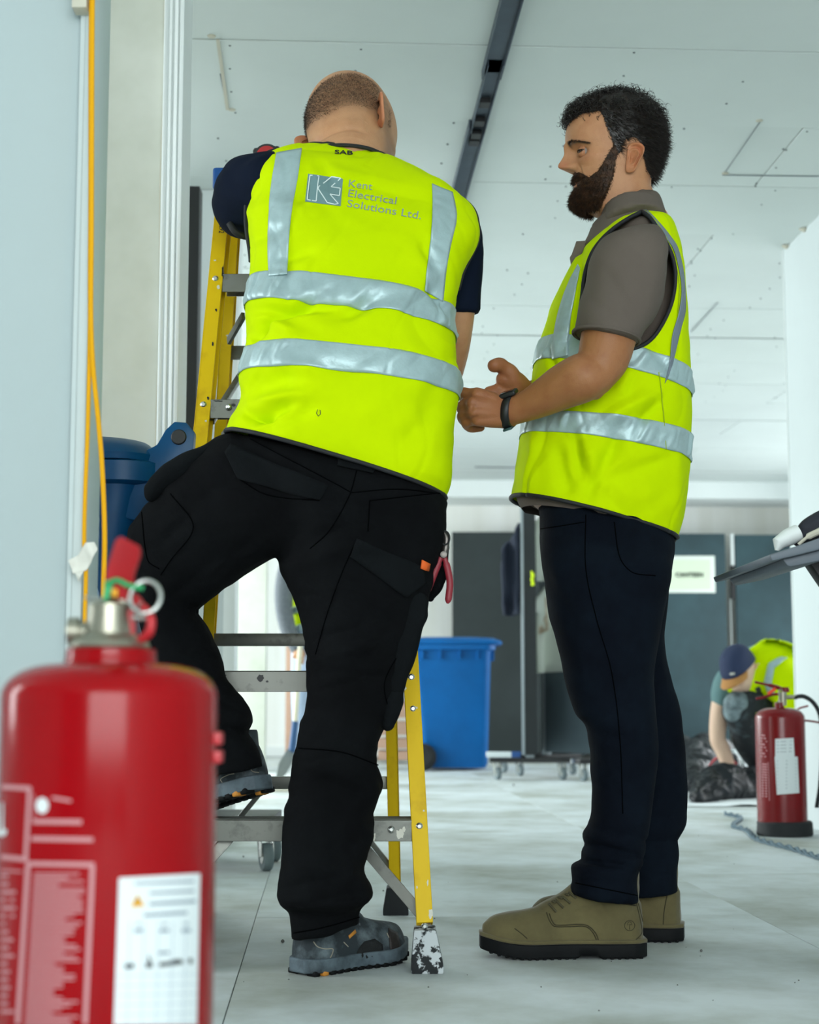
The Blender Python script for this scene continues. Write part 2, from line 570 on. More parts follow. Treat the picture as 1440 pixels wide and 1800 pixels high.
# black partition track fixed to the ceiling
tr = thing('ceiling_track', 'dark grey metal track running across the ceiling above both men', 'metal track', RM(0.505, 4.4, HC))
def seg(y0, y1, wd, x=0.505, z=0.0):
    mb = MB(); h = 0.028
    for sx in (-1, 1):
        mb.beam(RM(x + sx * wd / 2, y0, HC - h / 2 - z), RM(x + sx * wd / 2, y1, HC - h / 2 - z), RM(1, 0, 0), 0.003, h)
    mb.beam(RM(x, y0, HC - 0.003 - z), RM(x, y1, HC - 0.003 - z), RM(1, 0, 0), wd, 0.003)
    return mb
seg(3.2, 4.72, 0.058).build('track_section', m_track, tr)
seg(4.62, 5.20, 0.046, 0.508).build('track_section', m_track, tr)
seg(5.14, 7.4, 0.056, 0.503).build('track_section', m_track, tr)
mb = MB()
for y in (4.95, 5.12, 5.24, 5.31): mb.box(RM(0.507, y, HC - 0.012), (0.034, 0.05, 0.02), ROOM_A)
mb.build('track_clip', m_black, tr, kind='stuff')

# ---- walls
wr = room_box('wall_right', 1.975, 2.10, -4, 6.62, 0, HC, m_wallw)
room_box('wall_patch', 1.9735, 1.976, 4.6, 5.95, 1.55, HC, M('patched_plaster', 'D2DAD8', .8), wr, bevel=0.0008)
mb = MB(); mb.beam(RM(1.974, 6.63, 0), RM(1.974, 6.63, HC), RM(1, 0, 0), 0.006, 0.006); mb.build('corner_bead', m_white, wr)
# dark chips where the wall meets the ceiling
mb = MB()
for (x, y) in ((1382, 433), (1413, 403)):
    q = ceil_pt(x, y, -0.004); mb.lathe([(0.002, -0.012), (0.014, -0.004), (0.02, 0.002)], q, 7)
mb.build('joint_chip', m_filler, wr)
room_box('wall_far', -4, 6.2, 14.62, 14.75, 0, HC, m_farwall)
room_box('bulkhead', -4, 6.2, 14.0, 14.62, 2.30, HC, m_white, floor)
room_box('baseboard_far', -4, 1.0, 14.605, 14.62, 0, 0.09, m_white)
# right hand window wall beyond the corner, out of frame
w2 = room_box('wall_window_side', 6.1, 6.2, 5.0, 14.7, 0, 0.55, m_wallw)
room_box('window_head', 6.1, 6.2, 5.0, 14.7, 2.3, HC, m_wallw, w2)
for k in range(5):
    room_box('window_post', 6.1, 6.2, 5.0 + k * 2.4, 5.1 + k * 2.4, 0.55, 2.3, m_white, w2)
room_box('wall_back', -4.1, 2.1, -4.15, -4.05, 0, HC, m_wallw)  # unseen solid wall, added to keep sky haze out of reflections
room_box('wall_left', -4.1, -4.0, -4, 14.7, 0, HC, m_wallw)
# near left partition end (white, full height) with grooves
wn = room_box('wall_near', -2.6, -0.305, 2.0, 2.1, 0, HC, m_wallw)
# near partition: replace simple box by exact end position
bpy.data.objects.remove(wn)
YN = 2.3
XE = P(150, 900, YN).x
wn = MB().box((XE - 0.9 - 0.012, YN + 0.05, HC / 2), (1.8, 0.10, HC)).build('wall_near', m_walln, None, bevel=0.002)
wn['kind'] = 'structure'
mb = MB()
x1 = P(124, 900, YN).x
mb.box(((x1 + XE) / 2, YN + 0.045, HC / 2), (XE - x1, 0.12, HC))
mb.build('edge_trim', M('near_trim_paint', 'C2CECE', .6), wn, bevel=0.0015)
mb = MB(); mb.box((x1 - 0.002, YN - 0.001, HC / 2), (0.0014, 0.004, HC)); mb.box((x1 + 0.0075, YN - 0.0152, HC / 2), (0.001, 0.002, HC)); mb.build('trim_joint', M('trim_shadow_gap', 'AEB9B8', 0.8), wn)
# hand marks stay as wear on the wall
wp = thing('wall_block', 'small beige wooden block fixed at the top of the near white wall edge', 'block', P(145, 8, YN - 0.02))
MB().box(P(143, -8, YN - 0.03), (0.022, 0.03, 0.05)).build('block', m_filler, wp, bevel=0.002)

# middle wall with moulded casing
YM = 3.86
XL, XT, XR = P(100, 900, YM).x, P(274, 900, YM).x, P(313, 900, YM).x
wm = MB().box(((XL - 1.2 + XT + 0.02) / 2, YM + 0.06, HC / 2), (XT + 0.02 - XL + 1.2, 0.11, HC)).build('wall_middle', m_plaster, None)
wm['kind'] = 'structure'
prof = [(0, 0), (0, .014), (.004, .018), (.011, .018), (.013, .013), (.016, .013), (.018, .022), (.026, .024), (.028, .016), (.031, .016), (.034, .026), (.044, .030), (.0455, .022), (.048, .022), (.050, .034), (.062, .034), (.062, -.11), (0, -.11)]
k = (XR - XT) / 0.062
vs = [(XT + p[0] * k, YM - p[1], z) for z in (0, HC) for p in prof]
n = len(prof)
fs = [tuple(range(n)), tuple(range(2 * n - 1, n - 1, -1))] + [(i, (i + 1) % n, (i + 1) % n + n, i + n) for i in range(n)]
cz = MB().add(vs, fs).build('trim_1', m_white, None, bevel=0.0008, seg=1); cz['kind'] = 'structure'
mb = MB(); mb.tube(curve_pts([(XT - 0.002 + 0.003 * sin(i * 1.7), YM - 0.001, i * HC / 14) for i in range(15)], 80), 0.0016, 5)
mb.build('filler_bead', m_filler, cz)

# black post and white partition further back
YP = 5.9
def pbox(name, xa, xb, Y, th, mat, z0=0, z1=HC, parent=None, bevel=0.001, kind='structure'):
    a, b = P(xa, 900, Y).x, P(xb, 900, Y).x
    o = MB().box(((a + b) / 2, Y + th / 2, (z0 + z1) / 2), (b - a, th, z1 - z0)).build(name, mat, parent, bevel=bevel)
    if parent is None and kind: o['kind'] = kind
    return o
pbox('post_black', 296, 342, 5.4, 0.08, m_black, z1=2.30)
wpn = pbox('wall_partition', 240, 395, YP, 0.08, m_wallw)
pbox('trim_2', 395, 415, YP - 0.03, 0.12, m_white)
pbox('wall_back_left', 200, 470, 11.5, 0.1, m_plaster)

# ---- dark wall panels on the far wall
m_slate = M('slate_panel', '2A4147', 0.7, col2='3C5960', vscale=1.4, fac=(0.45, 0.8), bump=0.05, detail=6)
m_slate2 = M('charcoal_panel', '242D2D', 0.75, col2='30393A', vscale=1.7, fac=(0.45, 0.8))
pa = thing('wall_panel', 'dark grey wall panel behind the blue bin, left of the mobile screens', 'panel', (0.9, 14.3, 0), 'dark panels on the far wall')
def farbox(name, xa, xb, ya, yb, Y, th, mat, parent, bevel=0.003):
    a, b = P(xa, ya, Y), P(xb, yb, Y)
    return MB().box(((a.x + b.x) / 2, Y + th / 2, (a.z + max(b.z, 0.01)) / 2), (b.x - a.x, th, a.z - max(b.z, 0.01))).build(name, mat, parent, bevel=bevel)
farbox('board', 795, 1030, 935, 1340, 14.35, 0.05, m_slate2, pa)
pb = thing('wall_panel', 'dark slate wall panel carrying the white canteen sheet', 'panel', (2.3, 14.3, 0), 'dark panels on the far wall')
bo = farbox('board', 1034, 1284, 938, 1340, 14.35, 0.05, m_slate, pb)
pc = thing('wall_panel', 'dark slate wall panel right of the light gap, behind the kneeling worker', 'panel', (3.2, 14.3, 0), 'dark panels on the far wall')
farbox('board', 1292, 1560, 940, 1340, 14.35, 0.05, m_slate, pc)
farbox('edge_strip', 1284.5, 1291.5, 938, 994, 14.36, 0.04, m_white, pb)
farbox('edge_strip', 1284.5, 1291.5, 1053, 1340, 14.36, 0.04, m_white, pb)
farbox('latch_plate', 1284.5, 1293, 994, 1053, 14.345, 0.05, m_black, pb)
m_paper = M('paper', 'E9F0E6', 0.8)
m_paperg = M('sign_tint', 'DDE9CF', 0.8)
sg = thing('paper_sign', 'white paper sheet reading CANTEEN on the dark far panel', 'sign', P(1213, 1010, 14.33))
farbox('sheet', 1168, 1258, 977, 1042, 14.335, 0.008, m_paper, sg, 0.001)
farbox('tinted_field', 1173, 1250, 984, 1036, 14.331, 0.003, m_paperg, sg, 0.0)
o1 = P(1188, 1014, 14.324)
text_flat('lettering', 'CANTEEN', o1, (1, 0, 0), (0, 0, 1), M('sign_ink', '2E3A30', 0.9), sg, width=P(1237, 1013, 14.3).x - o1.x, fatten=0.03)

# far left: pinkish timber door frame and pallet boards
m_pine = M('pale_timber', 'C9A48C', 0.7, var=0.2, vscale=3)
df = thing('timber_frame', 'pale pink timber door frame upright at the far wall behind the ladder', 'timber', P(509, 1330, 13.5))
farbox('upright', 503, 511, 1120, 1345, 13.6, 0.06, m_pine, df); farbox('upright', 513, 517, 1130, 1345, 13.7, 0.05, m_white, df)
pl_ = thing('timber_stack', 'pile of pale timber boards on the floor beyond the ladder', 'timber', P(690, 1340, 12.9))
for i, (ya, yb) in enumerate(((1232, 1262), (1268, 1292), (1298, 1316), (1320, 1336))):
    farbox('timber_board', 655 + i * 3, 722 + (i % 2) * 5, ya, yb, 12.9 + 0.03 * i, 0.3, m_pine, pl_)
# ------------------------------------------------------------------ ladder
m_yel = M('yellow_fibreglass', 'E8C000', 0.5, spec=.25, col2='C99C05', vscale=14, fac=(0.55, 0.85), bump=0.08, bscale=80)
m_alu = M('aluminium', '70726C', 0.42, 0.75, col2='4C4E4A', vscale=30, fac=(0.55, 0.8), bump=0.1, bscale=60)
m_blue = M('blue_plastic', '0B4C90', 0.42, var=0.2, vscale=8, bump=0.1, bscale=50)
m_rub = M('black_rubber', '1C2023', 0.75, bump=0.2, bscale=90)
m_chip = M('worn_rubber_paint', 'C7CDD0', 0.8, col2='1C2023', vscale=38, fac=(0.50, 0.54), detail=6)
m_steel = M('steel', 'C4C6C2', 0.25, 0.9)
m_splat = M('plaster_splash', 'DAD8CB', 0.85)
lad = thing('step_ladder', 'yellow step ladder with blue top and grey metal treads under the climbing man', 'ladder', (-0.23, 3.4, 0))
zt = P(398, 318, 3.53).z
FB = [Vector((P(266, 1700, 3.15).x, 3.15, 0.0)), Vector((P(751, 1700, 3.15).x, 3.15, 0.0))]
FT = [Vector((P(399, 325, 3.53).x, 3.53, zt)), Vector((P(676, 325, 3.53).x, 3.53, zt))]
RB = [Vector((P(338, 1600, 3.97).x, 3.97, 0.0)), Vector((P(696, 1600, 3.97).x, 3.97, 0.0))]
RT = [Vector((FT[0].x + 0.012, 3.61, zt)), Vector((FT[1].x - 0.012, 3.61, zt))]
def lerp(a, b, t): return a + (b - a) * t
def stile(A, B, side, wdt=0.032, dp=0.062):
    A = lerp(A, B, 0.05)
    t = (B - A).normalized(); W = Vector((1, 0, 0)); W = (W - t * W.dot(t)).normalized(); D = t.cross(W).normalized()
    if D.y < 0: D = -D
    mb = MB()
    s = -side                                            # web on the outer side, flanges turned in
    mb.beam(A + W * side * (wdt / 2 - .002), B + W * side * (wdt / 2 - .002), W, 0.004, dp)
    for q in (-1, 1):
        mb.beam(A + D * q * (dp / 2 - .002), B + D * q * (dp / 2 - .002), W, wdt, 0.004)
    return mb.build('stile', m_yel, lad, bevel=0.001, seg=1)
for i, sd in ((0, -1), (1, 1)):
    stile(FB[i], FT[i], sd); stile(RB[i], RT[i], sd, 0.028, 0.05)
for i in (0, 1):
    for (A, B, ht, mt) in ((FB[i], FT[i], 0.078, m_chip), (RB[i], RT[i], 0.066, m_rub)):
        t = (B - A).normalized()
        c0 = Vector((A.x, A.y, 0.0)); c1 = A + t * (ht / t.z)
        mb = MB(); a, b, c, d = 0.031, 0.042, 0.021, 0.036
        vs = [c0 + Vector((x * a, y * b, 0)) for x, y in ((-1, -1), (1, -1), (1, 1), (-1, 1))] + \
             [c0 + Vector((x * a, y * b, 0.014)) for x, y in ((-1, -1), (1, -1), (1, 1), (-1, 1))] + \
             [c1 + Vector((x * c, y * d, 0)) for x, y in ((-1, -1), (1, -1), (1, 1), (-1, 1))]
        fs = [(3, 2, 1, 0), (8, 9, 10, 11)]
        for k in (0, 4):
            for j in range(4): fs.append((k + j, k + (j + 1) % 4, k + 4 + (j + 1) % 4, k + 4 + j))
        mb.add(vs, fs); mb.build('foot', mt, lad, bevel=0.003)
def front_at(z, i): return lerp(FB[i], FT[i], z / zt)
def rear_at(z, i): return lerp(RB[i], RT[i], z / zt)
riv = MB()
for k, z in enumerate((0.283, 0.575, 0.867, 1.16, 1.455)):
    A, B = front_at(z, 0), front_at(z, 1)
    A = A + Vector((0.014, 0, 0)); B = B - Vector((0.014, 0, 0))
    L = (B - A).length; c = (A + B) / 2
    mb = MB()
    mb.box((c.x, c.y + 0.012, z - 0.0015), (L, 0.088, 0.003))
    mb.box((c.x, c.y - 0.031, z - 0.021), (L, 0.003, 0.041))
    mb.box((c.x, c.y + 0.055, z - 0.015), (L, 0.003, 0.028))
    for q in range(7): mb.box((c.x, c.y - 0.02 + q * 0.011, z + 0.0005), (L, 0.003, 0.002))
    st = mb.build('step', m_alu, lad, bevel=0.0008, seg=1)
    for i, s in ((0, -1), (1, 1)):
        q = front_at(z - 0.012, i)
        riv.lathe([(0.0075, 0), (0.007, 0.002), (0.0035, 0.0045)], (q.x, q.y - 0.030, q.z), 14, (0, -1, 0))
        if k in (0, 3): riv.lathe([(0.007, 0), (0.006, 0.002), (0.003, 0.004)], (q.x - s * 0.055, q.y - 0.036, q.z - 0.006), 14, (0, -1, 0))
for i in (0, 1):
    for z in (0.085, 0.50, 1.02):
        q = front_at(z, i); riv.lathe([(0.0065, 0), (0.006, 0.002), (0.003, 0.004)], (q.x, q.y - 0.031, q.z), 14, (0, -1, 0))
riv.build('rivets', m_steel, lad, kind='stuff')
for z in (0.318, 0.66, 1.0, 1.33):
    A, B = rear_at(z, 0), rear_at(z, 1)
    MB().beam(A, B, (0, 0, 1), 0.030, 0.022).build('rear_bar', m_alu, lad, bevel=0.002)
for i, s in ((0, -1), (1, 1)):
    A = front_at(0.10, i) + Vector((-s * 0.004, 0.015, 0)); B = front_at(0.265, i) + Vector((-s * 0.145, 0.02, 0))
    mb = MB(); mb.beam(A, B, (0, 1, 0), 0.026, 0.003)
    t = (B - A).normalized(); n = t.cross(Vector((0, 1, 0)))
    mb.beam(A + Vector((0, -.012, 0)), B + Vector((0, -.012, 0)), n, 0.022, 0.003)
    mb.build('brace', m_alu, lad, bevel=0.0006, seg=1)
    A = rear_at(0.10, i); B = rear_at(0.31, i) + Vector((-s * 0.16, 0, 0))
    MB().beam(A, B, (0, 1, 0), 0.018, 0.012).build('brace', m_alu, lad, bevel=0.001)
    A = front_at(1.12, i) + Vector((-s * 0.012, 0.03, 0)); B = rear_at(1.30, i) + Vector((-s * 0.05, 0, 0))
    MB().beam(A, B, (1, 0, 0), 0.014, 0.012).build('brace', m_alu, lad, bevel=0.001)
# side hinge arms seen left of the vest
for (a, b) in (((428, 555, 3.46), (402, 600, 3.55)), ((418, 735, 3.4), (392, 768, 3.5))):
    MB().beam(P(*a), P(*b), (0, 0, 1), 0.018, 0.008).build('spreader', m_alu, lad, bevel=0.001)
ct = (FT[0] + FT[1] + RT[0] + RT[1]) / 4
mb = MB(); w_ = FT[1].x - FT[0].x
mb.box((ct.x, ct.y - 0.01, zt - 0.008), (w_ + 0.055, 0.155, 0.05))
mb.box((FT[0].x - 0.014, ct.y - 0.02, zt - 0.035), (0.022, 0.13, 0.075)); mb.box((FT[1].x + 0.014, ct.y - 0.02, zt - 0.035), (0.022, 0.13, 0.075))
mb.build('top_cap', m_blue, lad, bevel=0.008, seg=3, label='blue plastic top cap')
lt = bvh([o for o in lad.children if o.name.startswith(('stile', 'step', 'foot'))])
v, f = text_geo('S.Z92', 1.0, 0.012)
pts = [(387 + y * 13 - x * 0.9, 388 + x * 9.5 + y * 1.0) for x, y in v]
w2_ = drape_pts(pts, lt, 0.0006)
link('marker_writing', pymesh(w2_, f), m_black, lad, smooth=False)
def splat(pts, tree, mat, parent, name='paint_splash', off=0.0008, r=3.5, seed=1):
    rs = random.Random(seed); mb = MB()
    for (x, y, a, b) in pts:
        ring = []
        n = 16
        for k in range(n):
            q = rs.uniform(0.65, 1.15); ring.append((x + a * q * cos(2 * PI * k / n), y + b * q * sin(2 * PI * k / n)))
        v = drape_pts([(x, y)] + ring, tree, off)
        mb.add(v, [(0, 1 + k, 1 + (k + 1) % n) for k in range(n)])
    return link(name, mb.mesh(), mat, parent, smooth=False, kind='stuff')
splat([(730, 1244, 5, 2.5), (745, 1425, 2, 2), (752, 1552, 1.5, 6), (757, 1606, 4, 9), (752, 1625, 6, 4), (703, 1466, 7, 9), (710, 1458, 3, 6),
       (658, 1470, 3, 8), (384, 505, 3, 5), (400, 590, 3, 2), (733, 1560, 1.5, 3), (712, 1210, 3, 4), (378, 458, 2.5, 1.5), (362, 740, 2, 2)], lt, m_splat, lad)
splat([(392, 480, 2.5, 12), (374, 605, 1.8, 4), (380, 545, 2, 3), (366, 700, 2, 3), (384, 705, 10, 1.2), (410, 712, 4, 3), (458, 1192, 6, 7), (470, 1198, 3, 2), (395, 1187, 3, 2)],
      lt, m_black, lad, 'dirt_marks', 0.0007, seed=3)

# ------------------------------------------------------------------ fire extinguishers
m_red = M('glossy_red_paint', '96000A', 0.14, var=0.12, vscale=5, coat=0.0, spec=0.22)
m_redd = M('dusty_red_paint', 'B22A30', 0.5, col2='C48C88', vscale=9, fac=(0.35, 0.75))
m_redl = M('red_plastic', 'B5222A', 0.45)
m_redx = M('dark_red_paint', '780008', 0.25, var=0.12, vscale=6, spec=.4)
m_chrome = M('brushed_brass_chrome', '9C998A', 0.35, 0.85)
m_print = M('white_print', 'C08A8E', 0.7, spec=.2)
m_label = M('white_label', 'DCE4E6', 0.55)
m_ink = M('grey_ink', '7C8A98', 0.7); m_ink2 = M('black_ink', '14161A', 0.7)
m_green = M('green_tie', '1E9A5C', 0.5)
m_amber = M('amber_ink', 'DDA016', 0.6)
YE = 1.42
exf = thing('fire_extinguisher', 'large red fire extinguisher standing close in front at the lower left', 'fire extinguisher', (P(190, 1400, YE).x, YE, 0))
ex0 = exf.location.x
def e(x, y, dy=0.0): return P(x, y, YE + dy)
R1 = 0.0945
zs = e(190, 1225).z; ztop = e(190, 1166).z
prof = [(0.02, 0.0), (R1 - 0.012, 0.0), (R1 - 0.004, 0.004), (R1, 0.014), (R1, zs)]
for k in range(1, 15):
    a = k / 14 * PI / 2
    prof.append(((R1 - 0.040) * cos(a) ** 0.85 + 0.040, zs + (ztop - zs) * sin(a)) if k < 14 else (0.040, ztop))
body = MB().lathe(prof, (ex0, YE, 0), 96).build('cylinder', m_red, exf, smooth=True)
zc = e(190, 1142).z
MB().lathe([(0.041, ztop - 0.004), (0.0415, ztop), (0.040, ztop + 0.004), (0.0395, zc), (0.037, zc + 0.001)], (ex0, YE, 0), 48).build('neck', m_red, exf, smooth=True)
mb = MB().lathe([(0.034, zc), (0.036, zc + .003), (0.034, zc + 0.008), (0.022, zc + 0.014), (0.019, zc + .03), (0.019, zc + 0.040), (0.012, zc + 0.045)], (ex0 - 0.002, YE, 0), 32)
mb.tube([e(185, 1112), e(122, 1110)], [0.010, 0.0085], 16); mb.tube([e(140, 1110), e(121, 1110)], 0.0125, 16)
mb.box(e(196, 1085), (0.026, 0.02, 0.03))
mb.build('valve', m_chrome, exf, smooth=True)
MB().tube([e(122, 1126), e(140, 1126)], 0.006, 12).build('hose_cap', m_redl, exf, smooth=True)
def plate(pts, w_, th, bend=0.0):
    """handle plate along px path with width in px direction given by normal, thickness in Y"""
    mb = MB(); pts = curve_pts(pts, 14)
    vs, fs = [], []
    for i, p in enumerate(pts):
        t = (pts[min(i + 1, 13)] - pts[max(i - 1, 0)]).normalized()
        n = Vector((0, 1, 0)).cross(t).normalized()
        ww = w_ * (0.75 + 0.25 * min(1, i / 3)) * (1 if i < 12 else (0.93 if i == 12 else 0.7))
        for a, b in ((-1, -1), (-0.8, -1.25), (0, -1.35), (0.8, -1.25), (1, -1), (1, 1), (0, 0.7), (-1, 1)):
            vs.append(p + n * a * ww / 2 + Vector((0, b * th / 2, 0)))
    for i in range(13):
        for k in range(8):
            k2 = (k + 1) % 8
            fs.append((i * 8 + k, i * 8 + k2, (i + 1) * 8 + k2, (i + 1) * 8 + k))
    fs += [tuple(range(8)), tuple(13 * 8 + k for k in range(8))]
    return mb.add(vs, fs)
plate([e(208, 1052, 0.0), e(212, 1010, -.012), e(222, 975, -.028), e(229, 952, -.040)], 0.025, 0.007).build('squeeze_lever', m_redl, exf, bevel=0.001)
mb = MB()
mb.tube(curve_pts([e(222, 1058), e(248, 1066, -.01), e(265, 1088, -.02), e(262, 1112, -.02), e(240, 1127, -.01), e(216, 1122, 0), e(205, 1105, 0)], 40), 0.0042, 10)
mb.tube(curve_pts([e(205, 1072), e(218, 1046), e(236, 1052), e(252, 1075, -.012)], 24), 0.0045, 10)
mb.box(e(214, 1098), (0.024, 0.014, 0.026))
mb.build('carry_handle', m_redl, exf, smooth=True)
rp = [e(262, 1052) + Vector((0.0135 * cos(a), -0.02 + 0.004 * sin(a), 0.0145 * sin(a))) for a in np.linspace(0, 2 * PI, 33)]
mb = MB().tube(rp, 0.0019, 10)
mb.tube(curve_pts([e(247, 1060, -.02), e(240, 1072, -.015), e(228, 1060, -.01), e(150, 1050, 0)], 30), 0.0016, 8)
mb.tube([e(232, 1086, -.02), e(262, 1086, -.02)], 0.0023, 8)
mb.build('ring_pin', m_steel, exf, smooth=True)
mb = MB(); mb.beam(e(193, 1022, -.012), e(184, 1062, -.012), (1, 0, 0), 0.008, 0.003, taper=0.5)
mb.tube(curve_pts([e(186, 1028, -.012), e(205, 1020, -.016), e(228, 1030, -.018), e(252, 1034, -.018)], 20), 0.0024, 8)
mb.build('tamper_tie', m_green, exf, smooth=True)
mb = MB(); mb.box(e(202, 1042, -.01), (0.005, 0.004, 0.007)); mb.build('tag', m_amber, exf, bevel=0.0005)
mb = MB()
for y in (1298, 1330): mb.box(e(379, y, 0), (0.012, 0.022, 0.011))
mb.box(e(372, 1314), (0.004, 0.016, 0.03)); mb.build('hose_clip', m_redl, exf, bevel=0.002)
et = bvh(body)
def bars(name, lines, tree, mat, parent, off=0.0006):
    """lines: (x0,y0,x1,y1,thick px)"""
    mb = MB()
    for (x0, y0, x1, y1, th) in lines:
        d = Vector((x1 - x0, y1 - y0)); L = d.length; d /= L; n = Vector((-d.y, d.x))
        k = max(1, int(L / 12)); g = []
        for i in range(k + 1):
            for s in (-1, 1): g.append((x0 + d.x * L * i / k + n.x * th / 2 * s, y0 + d.y * L * i / k + n.y * th / 2 * s))
        v = drape_pts(g, tree, off)
        if v: mb.add(v, [(2 * i, 2 * i + 2, 2 * i + 3, 2 * i + 1) for i in range(k)])
    return link(name, mb.mesh(), mat, parent, smooth=False)
ln = [(4, 1383, 55, 1386, 8), (53, 1384, 46, 1508, 7), (3, 1506, 50, 1511, 8), (48, 1518, 166, 1520, 8), (50, 1520, 32, 1800, 8), (163, 1522, 150, 1800, 8),
      (58, 1444, 144, 1445, 8), (56, 1474, 164, 1476, 8), (92, 1402, 126, 1408, 5), (60, 1396, 60, 1440, 2), (2, 1530, 40, 1532, 3)]
rs = random.Random(4)
for k in range(42):
    y = 1536 + k * 6.6; x1 = rs.choice([148, 140, 120, 150, 135, 105]) - k * 0.3
    ln.append((60 - k * 0.4, y, x1, y + 0.4, 3.4))
for k in range(18):
    y = 1540 + k * 14; ln.append((3, y, rs.uniform(10, 30), y, 5))
bars('printed_text', ln, et, m_print, exf)
bars('printed_block', [(1, 1410, 1, 1470, 12), (4, 1462, 12, 1463, 10)], et, m_label, exf)
v, f = [], []
n = 24; v = drape_pts([(75, 1416)] + [(75 + 11 * cos(2 * PI * k / n), 1416 + 14 * sin(2 * PI * k / n)) for k in range(n)], et, .0007)
link('round_emblem', pymesh(v, [(0, 1 + k, 1 + (k + 1) % n) for k in range(n)]), m_label, exf, smooth=False)
lab = patch('inspection_label', ((209, 1543), (351, 1535), (345, 1802), (200, 1802)), et, m_label, exf, off=0.0006, nu=16, nv=6, rim=False)
ltree = et
ln = [(236, 1553, 340, 1549, 4), (262, 1570, 340, 1566, 4), (262, 1589, 343, 1584, 5), (252, 1609, 328, 1604, 5)]
for x in (243, 288, 326): ln += [(x - 8, 1636, x + 8, 1635, 6), (x - 5, 1624, x + 5, 1623, 3)]
for x in (288,): ln += [(x - 10, 1675, x + 8, 1674, 5)]
bars('printed_text_grey', ln, et, m_ink, exf, 0.001)
bars('stamp', [(219, 1699, 235, 1697, 9), (256, 1697, 267, 1695, 10), (279, 1696, 320, 1690, 7), (302, 1692, 316, 1690, 9), (330, 1690, 337, 1688, 9), (260, 1680, 263, 1690, 4)], et, m_ink2, exf, 0.001)
gl = []
for y in range(1712, 1800, 17): gl.append((205, y + 4, 346, y, 1.3))
for x in (228, 253, 278, 303, 326): gl.append((x, 1620, x - 5, 1800, 1.3))
bars('label_grid', gl, et, M('pale_grid', 'A9B8C4', 0.7), exf, 0.0009)
tri = drape_pts([(241, 1571), (229, 1595), (254, 1593)], et, .001)
link('warning_triangle', pymesh(tri, [(0, 1, 2)]), m_amber, exf, smooth=False)
bars('warning_mark', [(241, 1578, 241, 1588, 2.5)], et, m_ink2, exf, 0.0013)

# distant extinguisher by the right wall
YX = 6.2
exr = thing('fire_extinguisher', 'red fire extinguisher with black base standing at the right white wall', 'fire extinguisher', (P(1376, 1450, YX).x, YX, 0))
cx = exr.location.x
rr = 0.0945
zsh = P(1376, 1262, YX).z; zd = P(1376, 1244, YX).z
prof = [(rr - .01, 0.05), (rr, 0.052), (rr, zsh)] + [((rr - .02) * cos(k / 10 * PI / 2) ** 0.8 + .02 if k < 10 else 0.02, zsh + (zd - zsh) * sin(k / 10 * PI / 2)) for k in range(1, 11)]
b2 = MB().lathe(prof, (cx, YX, 0), 64).build('cylinder', m_redx, exr, smooth=True)
MB().lathe([(rr + .006, 0), (rr + .012, .004), (rr + .010, .05), (rr + .004, .056)], (cx + 0.008, YX, 0), 48).build('base_ring', m_rub, exr, smooth=True)
q = lambda x, y, dy=0: P(x, y, YX + dy)
MB().lathe([(0.018, zd - .005), (0.018, zd + .02), (0.014, zd + .021)], (cx, YX, 0), 24).build('neck', m_redx, exr, smooth=True)
mb = MB().tube([q(1376, 1240), q(1376, 1216)], 0.015, 16); mb.tube([q(1376, 1226), q(1404, 1225)], 0.008, 12)
mb.tube(curve_pts([q(1376, 1214, -.02), q(1370, 1212, -.02), q(1370, 1230, -.02), q(1366, 1236, -.02)], 14), 0.003, 8)
mb.build('valve', m_chrome, exr, smooth=True)
mb = MB().tube(curve_pts([q(1376, 1212), q(1366, 1208), q(1346, 1203), q(1327, 1199)], 16), [0.008] * 8 + [0.005] * 8, 8)
mb.lathe([(0.014, 0), (0.016, .008), (0.012, .02)], q(1381, 1217), 14)
mb.build('squeeze_lever', m_redx, exr, smooth=True)
MB().tube(curve_pts([q(1374, 1220), q(1358, 1221), q(1342, 1226), q(1329, 1228)], 16), 0.0055, 8).build('carry_handle', m_redx, exr, smooth=True)
mb = MB().beam(q(1350, 1220, -.01), q(1364, 1210, -.01), (0, 0, 1), 0.012, 0.003); mb.build('safety_tag', M('orange_tag', 'F04818', 0.5), exr, bevel=0.001)
MB().tube(curve_pts([q(1396, 1226), q(1412, 1224), q(1428, 1233), q(1440, 1252), q(1446, 1290), q(1442, 1380), q(1436, 1420)], 50), 0.0085, 10).build('hose', m_rub, exr, smooth=True)
et2 = bvh(b2)
patch('upper_label', ((1363, 1299), (1395, 1297), (1397, 1330), (1363, 1331)), et2, m_label, exr, off=0.0008, nu=5, nv=2, rim=False)
patch('lower_label', ((1362, 1330), (1402, 1330), (1405, 1394), (1366, 1397)), et2, m_label, exr, off=0.0013, nu=6, nv=2, rim=False)
ln = [(1366, 1338 + k * 6, 1400, 1337 + k * 6, 1.6) for k in range(9)] + [(1366, 1304 + k * 6, 1392, 1303 + k * 6, 1.4) for k in range(4)]
bars('label_text', ln, et2, M('pale_ink', 'A4ADB2', 0.7), exr, 0.0016)
ln = [(1337, 1338, 1337, 1404, 1.2), (1351, 1340, 1353, 1407, 1.2), (1337, 1404, 1353, 1407, 1.2), (1337, 1338, 1351, 1340, 1.2)]
for k in range(13): ln.append((1340, 1343 + k * 4.7, 1349, 1343.6 + k * 4.7, 2.6))
for k in range(8): ln.append((1338, 1292 + k * 5.3, 1345 + (k % 3) * 2, 1293 + k * 5.3, 2.4))
bars('printed_text', ln, et2, m_print, exr, 0.0008)
